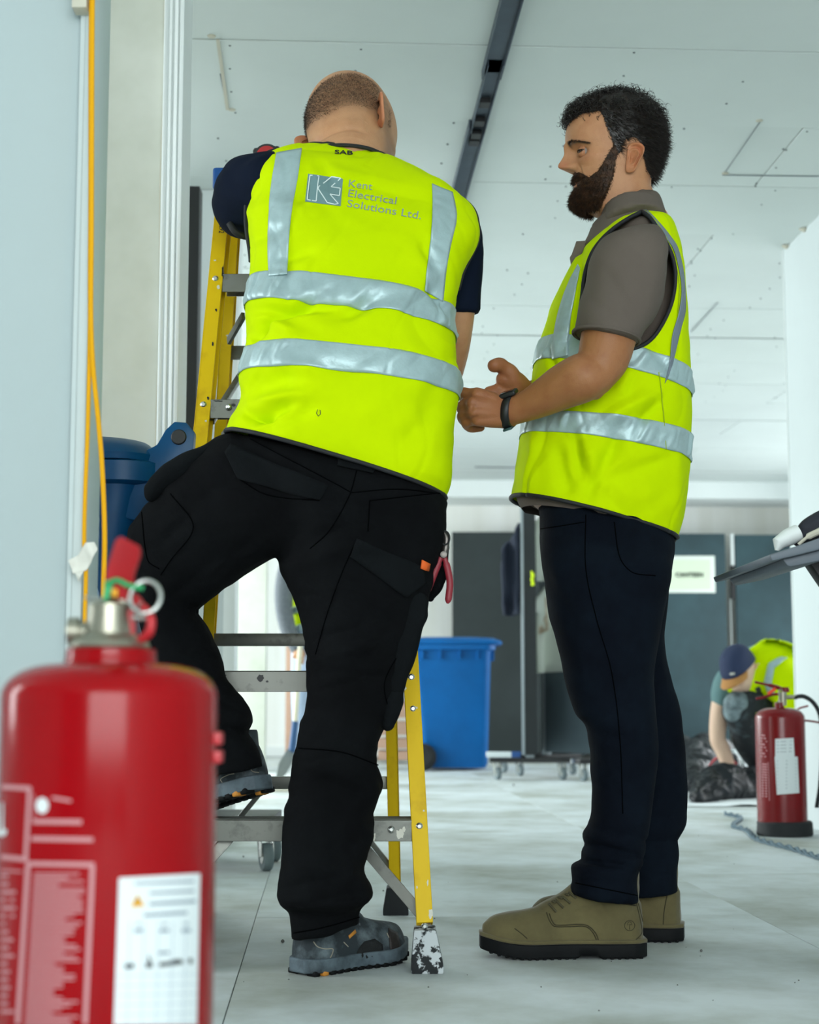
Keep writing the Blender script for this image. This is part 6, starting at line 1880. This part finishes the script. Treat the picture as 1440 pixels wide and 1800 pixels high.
# far arm and open palm
ar += [ctube([P(1062, 560, 3.61), P(1050, 640, 3.63), P(1036, 682, 3.62)], [.050, .048, .043], 16, 18, True),
       ctube([P(1036, 682, 3.62), P(1000, 690, 3.56), P(955, 694, 3.46), P(926, 692, 3.40)], [.044, .042, .033, .028], 24, 20, True)]
W1 = P(922, 690, 3.385)
ar += [ctube([P(920, 684, 3.38), P(900, 672, 3.355), P(888, 668, 3.345)], [.024, .028, .020], 12, 16, True), ctube([W1, P(890, 690, 3.365), P(862, 692, 3.352)], [.024, .027, .016], 12, 16, True)]
for i, (a, b, c_, r) in enumerate((((868, 694, 3.36), (842, 704, 3.345), (826, 714, 3.335), .010), ((866, 704, 3.355), (842, 716, 3.34), (828, 726, 3.33), .0105), ((868, 716, 3.35), (846, 728, 3.335), (832, 734, 3.325), .010), ((874, 726, 3.345), (856, 736, 3.335), (844, 742, 3.325), .009))):
    ar.append(ctube([W1, lerp(W1, P(*a), .5) + Vector((0, .004, 0)), P(*a), P(*b), P(*c_)], [.021, .0175, .0125, r, r * .85], 26, 14, True))
ar.append(ctube([P(918, 684, 3.375), P(902, 670, 3.350), P(896, 656, 3.338), P(886, 647, 3.330), P(877, 641, 3.322), P(869, 643, 3.316)], [.023, .0235, .0195, .0155, .0158, .0138], 30, 16, True))
me = union(ar, .0027, 3)
displace(me, lambda c, n: .0010 * fbm(c, 40, 71) + folds(c, [(836, 700, 828, 722, -.0016, 3), (838, 716, 826, 722, -.0012, 2.5), (842, 731, 828, 736, -.0014, 2.5), (878, 700, 884, 668, -.002, 5), (905, 676, 880, 700, -.0015, 4)]))
av, af = mesh_geo(me)
ca = np.array(av); pv = proj(ca); red = np.exp(-((pv[:, 0] - 850) / 70) ** 2)
sub.append((av, af, np.stack([.72 - .06 * red, .62 - .10 * red, .50 - .06 * red], 1)))
me = union([Sur([(r[0] + 30, r[1] + 12, r[2] - 30, r[3] + 12, r[4], r[5] - .068) for r in VR[:13]], 2.2).solid(40, 30), hipR.solid(16, 24, shrink=.02), nrL.solid(40, 24, shrink=.018), frL.solid(40, 24, shrink=.018),
            ctube([P(1118, 402, 3.40), P(1102, 355, 3.40), P(1092, 318, 3.40), P(1088, 300, 3.40)], [.078, .0625, .060, .056], 20, 30, True)], .010, 3)
nv_, nf_ = mesh_geo(me); sub.append((nv_, nf_, np.tile([.97, .95, .95], (len(nv_), 1))))
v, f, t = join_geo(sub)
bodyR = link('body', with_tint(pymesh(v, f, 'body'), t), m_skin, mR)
for s in (-1, 1): eyeball((.1105, s * .0325, .0085), s, (1, .42 if s < 0 else .72, -.02), (m_scl, m_iris, m_pup), HR, mR)
# fingernail of the raised thumb etc.
# watch
wm_ = union(ar[1:2], .003, 1); tw = bvh(wm_)
aA = P(925, 714, 3.24); aB = P(885, 727, 3.26); ax = (aB - aA).normalized(); cw = lerp(aA, aB, .72) ; up_ = Vector((0, 0, 1)); up_ = (up_ - ax * up_.dot(ax)).normalized(); sd = ax.cross(up_)
tilt = ax * .012
vs, fs = [], []
n1 = 60
for k in range(n1):
    a = 2 * PI * k / n1
    d_ = up_ * cos(a) + sd * sin(a); 
    for (o_, rr_) in ((-.0095, .0005), (-.0085, .0030), (.0085, .0030), (.0095, .0005)):
        vs.append(cw + d_ * (.0305 + rr_) + ax * o_ - tilt * cos(a) * .9)
for k in range(n1):
    for j in range(3):
        k2 = (k + 1) % n1; fs.append((k * 4 + j, k2 * 4 + j, k2 * 4 + j + 1, k * 4 + j + 1))
wt_ = thing('wrist_watch', 'black wrist watch with a plain strap on the bearded man\'s near wrist', 'watch', cw)
link('strap', pymesh(vs, fs), m_black, wt_)
f0 = (up_ * .92 + sd * (.39 if sd.y < 0 else -.39)).normalized()
mw = Matrix((ax, f0.cross(ax).normalized() * -1, f0)).transposed().to_4x4()
MB().box(cw + f0 * .036 - tilt * .9, (.036, .032, .010), m=mw).build('watch_case', m_black, wt_, bevel=.004, seg=3)
MB().box(cw + f0 * .0415 - tilt * .9, (.028, .025, .001), m=mw).build('watch_glass', M('dark_glass', '0A0C10', .08), wt_, bevel=.0004)
nd = -up_
MB().box(cw + nd * .0335 + tilt * .9, (.019, .026, .005), m=mw).build('buckle', M('teal_buckle', '3C5A5C', .4, .4), wt_, bevel=.001)

# ---- beard
rs = np.random.RandomState(8)
chin = g(x_ - .10, .05) * sm01((-.045 - z_) / .05)
thick = bm_ * (.0026 + .0065 * chin + .003 * sm01((-.03 - z_) / .03)) * (1 + .10 * fbm(hp_, 70, 4))
thick *= np.where((x_ > .10) & (z_ > -.05), .65, 1) * (1 - .6 * sm01((-.092 - z_) / .02))
nb = nr.copy(); nb[:, 2] -= .12 * chin; nb[:, 0] += .35 * chin
cap_shell(hp_, hf_, nb, thick - .0006, bm_ > .12, HR, 'beard', m_beard, mR)
idx = sample(bm_ * (1 + 1.5 * chin), 15000, rs, hp_)
sp = hp_[idx] + rs.normal(size=(len(idx), 3)) * .0024 + nb[idx] * (thick[idx] - .002)[:, None]
dr_ = nb[idx] * .55 + np.array([.10, 0, -.85]) + rs.normal(size=(len(idx), 3)) * .38
dr_ /= np.linalg.norm(dr_, axis=1, keepdims=True)
me = strands(sp, dr_, .0055 + .004 * rs.rand(len(idx)) * (0.4 + chin[idx]), w0=.00042, seg=3, seed=5, M4=HR, curl=2.0, curlr=.0018)
link('beard_hair', me, m_beard, mR, smooth=False, kind='stuff')
# ---- hair: solid under-layer, short sides, curls on top
top = sm01((z_ - .075) / .05)
thk = hmR * (.0030 + .005 * top + .002 * sm01((-x_ - .03) / .04) * sm01((z_ - .0) / .03)) * (1 + .20 * fbm(hp_, 60, 6) + .1 * fbm(hp_, 150, 7))
cap_shell(hp_, hf_, nr, thk - .0004, hmR > .1, HR, 'hair', m_hair, mR)
idx = sample(hmR * (1.4 - top), 15000, rs, hp_)
sp = hp_[idx] + rs.normal(size=(len(idx), 3)) * .0028 + nr[idx] * (thk[idx] - .003)[:, None]
dr_ = nr[idx] * .35 + np.array([-.62, 0, -.55]) + rs.normal(size=(len(idx), 3)) * .22
dr_ /= np.linalg.norm(dr_, axis=1, keepdims=True)
me = strands(sp, dr_, .010 + .012 * rs.rand(len(idx)), w0=.00050, seg=3, seed=6, M4=HR, curl=1.0, curlr=.002)
link('short_hair', me, m_hair, mR, smooth=False, kind='stuff')
idx = sample(hmR * sm01((z_ - .06) / .04) * (1 + 2.5 * sm01((x_ - .06) / .05)), 1700, rs, hp_)
sp = hp_[idx] + rs.normal(size=(len(idx), 3)) * .002 + nr[idx] * (thk[idx] - .004)[:, None]
dr_ = nr[idx] * .75 + np.array([.45, 0, -.05]) * sm01((hp_[idx, 0:1] - .04) / .06) + np.array([-.45, 0, -.1]) * sm01((.03 - hp_[idx, 0:1]) / .06) + rs.normal(size=(len(idx), 3)) * .45
dr_ /= np.linalg.norm(dr_, axis=1, keepdims=True)
me = strands(sp, dr_, .010 + .018 * rs.rand(len(idx)), w0=.00150, seg=16, seed=7, M4=HR, curl=8.0, curlr=.0085, grav=.2)
link('curly_hair', me, m_hair, mR, smooth=False, kind='stuff')
# eyebrows
def brow(s):
    n = 300; t = rs.rand(n); yy = s * (.012 + .044 * t); zz = .0295 + .0045 * np.sin(t * 2.6) - .011 * t ** 2 + rs.normal(size=n) * .0022 * (1 - .5 * t)
    A = np.stack([yy, zz], 1); near_ = []
    msk = np.nonzero(hp_[:, 0] > .06)[0]; H = hp_[msk][:, 1:]
    ii = [msk[np.argmin(((H - a) ** 2).sum(1))] for a in A]
    p = hp_[ii]; p[:, 1:] = A
    d = np.stack([-.15 - .5 * t, s * (.5 + .4 * t), .55 - 1.0 * t], 1) + nr[ii] * .5 + rs.normal(size=(n, 3)) * .15
    d /= np.linalg.norm(d, axis=1, keepdims=True)
    return p - nr[ii] * .0006, d
pb_, db_ = zip(brow(1), brow(-1))
me = strands(np.vstack(pb_), np.vstack(db_), .0075, w0=.00035, seg=2, seed=9, M4=HR); link('eyebrow', me, m_hair, mR, smooth=False, kind='stuff')
# ================================================================== kneeling worker by the right wall
YK = 8.6
k_ = lambda x, y, dy=0: P(x, y, YK + dy)
mK = thing('person', 'kneeling worker in navy cap with tan brim and yellow vest, reaching to the floor', 'person', (P(1340, 1350, YK).x, YK, 0))
m_grey = M('teal_grey_cotton', '5E7F80', 0.85, bump=.2, bscale=200)
m_dk = M('dusty_black_trousers', '1C2226', 0.85, col2='56666C', vscale=9, fac=(0.55, 0.75))
tors = [ctube([k_(1385, 1215, .25), k_(1365, 1195, .12), k_(1335, 1192, .02), k_(1312, 1200, -.02)], [.17, .19, .18, .12], 20, 24, True)]
me = union(tors + [ctube([k_(1300, 1188), k_(1283, 1200), k_(1272, 1222), k_(1270, 1236)], [.085, .085, .07, .058], 12, 18, True),
                   ctube([k_(1370, 1195, -.1), k_(1388, 1215, -.16), k_(1392, 1250, -.16)], [.10, .09, .075], 12, 18, True)], .012, 3)
link('tshirt', me, m_grey, mK)
me = union([ctube([k_(1272, 1215), k_(1264, 1262), k_(1262, 1302), k_(1268, 1312), k_(1280, 1345), k_(1287, 1378)], [.055, .050, .043, .044, .036, .026], 30, 16, True),
            ctube([k_(1392, 1235, -.16), k_(1396, 1270, -.2), k_(1380, 1320, -.26), k_(1360, 1385, -.3)], [.055, .046, .038, .028], 20, 16, True),
            ctube([k_(1284, 1370), k_(1290, 1385), k_(1296, 1390)], [.028, .032, .022], 8, 14, True)] +
           [ctube([k_(1288, 1382), k_(1288 + i * 4, 1392), k_(1290 + i * 5, 1399)], [.013, .012, .010], 8, 8, True) for i in range(-1, 3)] +
           [ctube([k_(1284, 1378), k_(1278, 1388), k_(1279, 1395)], [.013, .012, .010], 8, 8, True)] +
           [ctube([k_(1330, 1180), k_(1312, 1178, -.05)], [.075, .065], 8, 16, True)], .007, 3)
av, af = mesh_geo(me)
HK = M4_head(k_(1309, 1181, -.08), Vector((-.55, -.62, -.55)), (-.35, -.2, 1), 1.0)
kp, kf = head_geo(120, 1.02, 1.05)
kt = np.ones((len(kp), 3)); bk_ = sm01((-.02 - kp[:, 2]) / .03) * sm01((kp[:, 0] - .02) / .02)
kt *= 1 - (bk_ * .35)[:, None] * np.array([.8, .75, .7])
sub = [(av, af, None), (xf(kp, HK), kf, kt)]
for s in (-1, 1):
    ev, ef = ear_geo(s, w_=.0745); sub.append((xf(ev, HK), ef, np.tile([1, .85, .8], (len(ev), 1))))
v, f, t = join_geo(sub)
link('body', with_tint(pymesh(v, f, 'body'), t), M('window_lit_skin', 'DDBBA2', .55, vc=True, spec=.3), mK)  # skin colour made paler to carry the window light on the arms
kn = mesh_normals(kp, kf)
cm = sm01((kp[:, 2] - .045 - .0 * kp[:, 0]) / .01)
cap = cap_shell(kp, kf, kn, .009 + .010 * sm01((kp[:, 2] - .09) / .05), cm > .5, HK, 'cap', M('navy_cap_cloth', '1E2C4C', .8), mK)
vs, fs = [], []
for j in range(6):
    for i in range(21):
        a = radians(-62 + 124 * i / 20); r = 1 + .0 * j
        x = .02 + .115 * cos(a) + j / 5 * .075 * max(cos(a * 1.25), 0) ** .6; y = .086 * sin(a); z = .052 - .028 * (j / 5) - .35 * y * y / .08 * .3
        vs.append((x, y, z))
fs = [(j * 21 + i, j * 21 + i + 1, (j + 1) * 21 + i + 1, (j + 1) * 21 + i) for j in range(5) for i in range(20)]
o = link('cap_brim', pymesh(xf(vs, HK), fs), M('tan_brim', 'B07C42', .75), mK); s = o.modifiers.new('s', 'SOLIDIFY'); s.thickness = .004
patch('cap_badge', ((1283, 1183), (1292, 1182), (1292, 1186), (1284, 1187)), bvh(cap), M('pale_badge', 'B8B8AC', .7), mK, off=.002, nu=3, nv=2)
# vest panels over the shoulders
tk = bvh([o for o in mK.children if o.name.startswith('tshirt')])
m_vis2 = m_vis
def tshell(name, poly, off, mat, parent, n=4): return poly_patch(name, poly, tk, mat, parent, off=off, n=n, thick=.01)
kv = tshell('safety_vest', [(1320, 1146), (1345, 1128), (1375, 1130), (1412, 1146), (1402, 1262), (1380, 1262), (1352, 1258), (1335, 1256), (1322, 1240), (1300, 1226), (1284, 1216), (1276, 1208), (1290, 1196), (1316, 1190)], .016, m_vis, mK)
tk2 = bvh(kv)
for poly in (((1352, 1168), (1372, 1156), (1384, 1158), (1362, 1175), (1358, 1200), (1364, 1222), (1354, 1222), (1345, 1200)), ((1290, 1208), (1300, 1206), (1330, 1234), (1346, 1240), (1344, 1250), (1322, 1242), (1304, 1228))):
    poly_patch('reflective_band', list(poly), tk2, m_refl, kv, off=.008, n=3, thick=.004)
poly_patch('zip_strip', [(1326, 1210), (1334, 1206), (1350, 1240), (1344, 1246)], tk2, m_black, kv, off=.008, n=3, thick=.004)
me = union([ctube([k_(1385, 1262, .2), k_(1345, 1255, .0), k_(1308, 1243, -.1), k_(1298, 1250, -.12)], [.13, .12, .098, .08], 20, 20, True),
            ctube([k_(1298, 1250, -.12), k_(1308, 1285, -.04), k_(1322, 1320, .05), k_(1334, 1345, .1)], [.085, .082, .068, .052], 20, 20, True),
            ctube([k_(1395, 1262, .25), k_(1375, 1320, .1), k_(1360, 1372, .0)], [.13, .10, .08], 16, 20, True),
            ctube([k_(1362, 1375, 0), k_(1400, 1374, .25), k_(1430, 1368, .45)], [.08, .07, .05], 16, 20, True)], .012, 3)
displace(me, lambda c, n: .008 * fbm(c, 12, 80)); link('work_trousers', me, m_dk, mK)
me = union([ctube([k_(1334, 1350, .12), k_(1330, 1362, .02), k_(1322, 1366, -.06)], [.05, .045, .03], 12, 14, True)], .01, 2); link('work_shoe', me, m_shoe, mK)
me = union([ctube([k_(1304, 1234, -.13), k_(1294, 1240, -.15), k_(1290, 1252, -.16)], [.062, .070, .055], 12, 16, True)], .01, 2); link('knee_pad', me, M('worn_pale_knee_fabric', '7E9094', .8, col2='3A464C', vscale=20), mK)

# ================================================================== worker far behind the ladder
YF = 9.8
f_ = lambda x, y, dy=0: P(x, y, YF + dy)
mF = thing('person', 'worker in grey sleeves and pale jeans, glimpsed between the balding man\'s legs', 'person', (f_(552, 1370).x, YF, 0))
me = union([ctube([f_(556, 1118), f_(556, 1060), f_(556, 1000), f_(556, 965)], [.15, .155, .17, .12], 24, 24, True)], .012, 3)
fv = link('safety_vest', me, m_vis, mF); tf = bvh(fv)
for y in (1066, 1100):
    poly_patch('reflective_band', [(508, y + 4), (540, y - 6), (600, y - 4), (600, y + 8), (540, y + 6), (508, y + 16)], tf, m_refl, fv, off=.006, n=3, thick=.004)
m_gk = M('grey_knit', '6B7176', .9, col2='565C62', vscale=90, bump=.3, bscale=200)
me = union([ctube([f_(530, 980), f_(508, 1000, -.1), f_(499, 1050, -.12), f_(505, 1100, -.14), f_(522, 1140, -.16)], [.07, .066, .058, .052, .042], 30, 18, True),
            ctube([f_(582, 980), f_(600, 1010), f_(606, 1070), f_(590, 1120, -.1)], [.07, .066, .055, .042], 24, 18, True)], .010, 3)
link('sleeves', me, m_gk, mF)
me = union([ctube([f_(556, 1110), f_(556, 1150)], [.155, .15], 8, 22, True), ctube([f_(540, 1130), f_(536, 1220), f_(534, 1290), f_(534, 1352)], [.10, .085, .07, .06], 24, 18, True),
            ctube([f_(575, 1130), f_(582, 1220), f_(586, 1290), f_(588, 1352)], [.10, .085, .07, .06], 24, 18, True)], .010, 3)
link('jeans', me, M('pale_jeans', '9FB0C6', .85, var=.2, vscale=9), mF)
for x in (534, 588): link('work_shoe', union([ctube([f_(x, 1362, .06), f_(x - 4, 1368, -.08), f_(x - 6, 1371, -.16)], [.045, .042, .03], 12, 14, True)], .008, 2), m_shoe, mF)
HF = M4_head(f_(556, 922), Vector((-.5, -.7, -.2)), (0, 0, 1), 1.0)
kp2, kf2 = head_geo(80)
hnd = [ctube([f_(520, 1135, -.16), f_(526, 1150, -.17)], [.032, .036], 8, 14, True)] + [ctube([f_(522 + i * 3, 1150, -.18), f_(523 + i * 3, 1160, -.2), f_(526 + i * 2, 1166, -.17)], [.011, .010, .009], 8, 8, True) for i in range(4)] + \
      [ctube([f_(520, 1145, -.17), f_(516, 1156, -.19)], [.012, .010], 6, 8, True), ctube([f_(556, 975), f_(556, 935)], [.07, .06], 8, 16, True), ctube([f_(590, 1120, -.1), f_(584, 1140, -.14)], [.035, .03], 8, 12, True)]
me = union(hnd, .006, 2); a, b = mesh_geo(me); v, f, t = join_geo([(a, b, None), (xf(kp2, HF), kf2, None)])
link('body', with_tint(pymesh(v, f, 'body'), t), m_skin2, mF)
kn2 = mesh_normals(kp2, kf2); hm2 = hair_mask(*kp2.T)
cap_shell(kp2, kf2, kn2, hm2 * .012, hm2 > .1, HF, 'hair', m_hair, mF)

# long handled shovel
sv = thing('shovel', 'long handled shovel with pale shaft, standing on its blade beyond the ladder', 'shovel', P(500, 1360, 9.3))
s_ = lambda x, y, dy=0: P(x, y, 9.3 + dy)
MB().tube([s_(529, 1120), s_(519, 1270)], .014, 12).build('shaft', M('pale_wood', 'D8D2B8', .6), sv, smooth=True)
MB().tube([s_(519, 1268), s_(513, 1328)], [.019, .022], 12).build('socket', M('blue_metal', '2A5480', .5), sv, smooth=True)
mb = MB(); vs = [s_(506, 1318), s_(524, 1324), s_(503, 1362, -.25), s_(483, 1378, -.35), s_(490, 1345, -.2)]
mb.add([v + Vector((0, 0, 0)) for v in vs] + [v + Vector((0, .01, .012)) for v in vs], [(0, 1, 2, 3, 4), (9, 8, 7, 6, 5)] + [(i, (i + 1) % 5, (i + 1) % 5 + 5, i + 5) for i in range(5)])
mb.build('blade', M('dull_steel', '8A8F8C', .5, .5), sv, bevel=.003)
pd = thing('plaster_board_scrap', 'pale board scrap lying on the floor under the shovel blade', 'board', fz(480, 1385))
c = fz(478, 1388); MB().box((c.x, c.y, .006), (.30, .5, .012), .3).build('board', m_filler, pd, bevel=.002)

# ================================================================== black bags on the dust sheet
ds = thing('dust_sheet', 'white dust sheet spread on the floor under the kneeling worker', 'sheet', fz(1290, 1380))
vs, fs = [], []
for j in range(31):
    for i in range(41):
        u, v_ = i / 40, j / 30
        a, b = fz(1180 + 290 * u, 1418), fz(1195 + 270 * u, 1340)
        p = lerp(a, b, v_); vs.append(p)
vs = np.array([tuple(v) for v in vs]); vs[:, 2] = .004 + .010 * np.maximum(0, fbm(vs, 7, 90)); edge = fbm(vs, 3, 91)[:, None] * np.array([[.05, .05, 0]]); vs = vs + edge
fs = [(j * 41 + i, j * 41 + i + 1, (j + 1) * 41 + i + 1, (j + 1) * 41 + i) for j in range(30) for i in range(40)]
link('cloth', pymesh(vs, fs), M('white_sheet', 'E4EAEC', .8), ds)
m_bag = M('black_bin_bag', '070B0F', .48, spec=.35, col2='121A22', vscale=14, bump=.3, bscale=26)
def bag(label, pts, rad, seed, group='crumpled black bags on the dust sheet'):
    cen = sum(pts, Vector()) / len(pts)
    t = thing('rubbish_bag', label, 'bag', (cen.x, cen.y, 0), group)
    me = union([ctube(pts, rad, 24, 20, True)], .010, 2)
    def d(c, n): return .022 * (1 - np.abs(fbm(c, 10, seed))) - .016 + .006 * (1 - np.abs(fbm(c, 34, seed + 1)))
    displace(me, d); c = co_of(me); c[:, 2] = np.maximum(c[:, 2], .006); set_co(me, c)
    link('crumpled_film', me, m_bag, t, smooth=False); return t
b_ = lambda x, y, z=0: fz(x, y) + Vector((0, 0, z))
bag('crumpled black bag lying nearest, under the hand of the kneeling worker', [b_(1228, 1412, .05), b_(1262, 1408, .08), b_(1300, 1404, .07), b_(1345, 1402, .06)], [.05, .10, .10, .09], 3)
bag('upright crumpled black bag left of the kneeling arm', [b_(1222, 1396, .06), b_(1238, 1372, .14), b_(1262, 1366, .12), b_(1292, 1370, .06)], [.07, .15, .14, .06], 7)
bag('limp black bag at the left edge of the dust sheet beside the trouser leg', [b_(1200, 1362, .22), b_(1212, 1370, .14), b_(1222, 1386, .07), b_(1232, 1398, .04)], [.05, .075, .07, .03], 12)
yb = thing('yellow_scrap', 'small yellow scrap lying behind the black bags', 'scrap', fz(1228, 1345)); c = fz(1228, 1345)
crumple('scrap', [(1218, 1316, 9.9), (1240, 1315, 9.9), (1237, 1326, 9.9), (1221, 1328, 9.9)], .01, M('amber_scrap', 'D89A20', .6), yb, 6, .02)
rdn = thing('red_cord', 'thin red cord lying over the nearest black bag', 'cord', P(1265, 1391, 8.5))
MB().tube(curve_pts([b_(1226, 1398, .05), b_(1240, 1392, .10), b_(1262, 1398, .20), b_(1284, 1396, .19), b_(1296, 1398, .17)], 30), .007, 8).build('cord_run', M('red_cord', 'B04048', .6), rdn, smooth=True)
wh = thing('white_tube', 'pale plastic tube curling out of the black bags behind the kneeling arm', 'tube', P(1290, 1330, 9.0))
MB().tube(curve_pts([P(1282, 1322, 9.0), P(1292, 1320, 9.0), P(1302, 1330, 8.9), P(1306, 1345, 8.8)], 20), .012, 8).build('tube_run', m_label, wh, smooth=True)
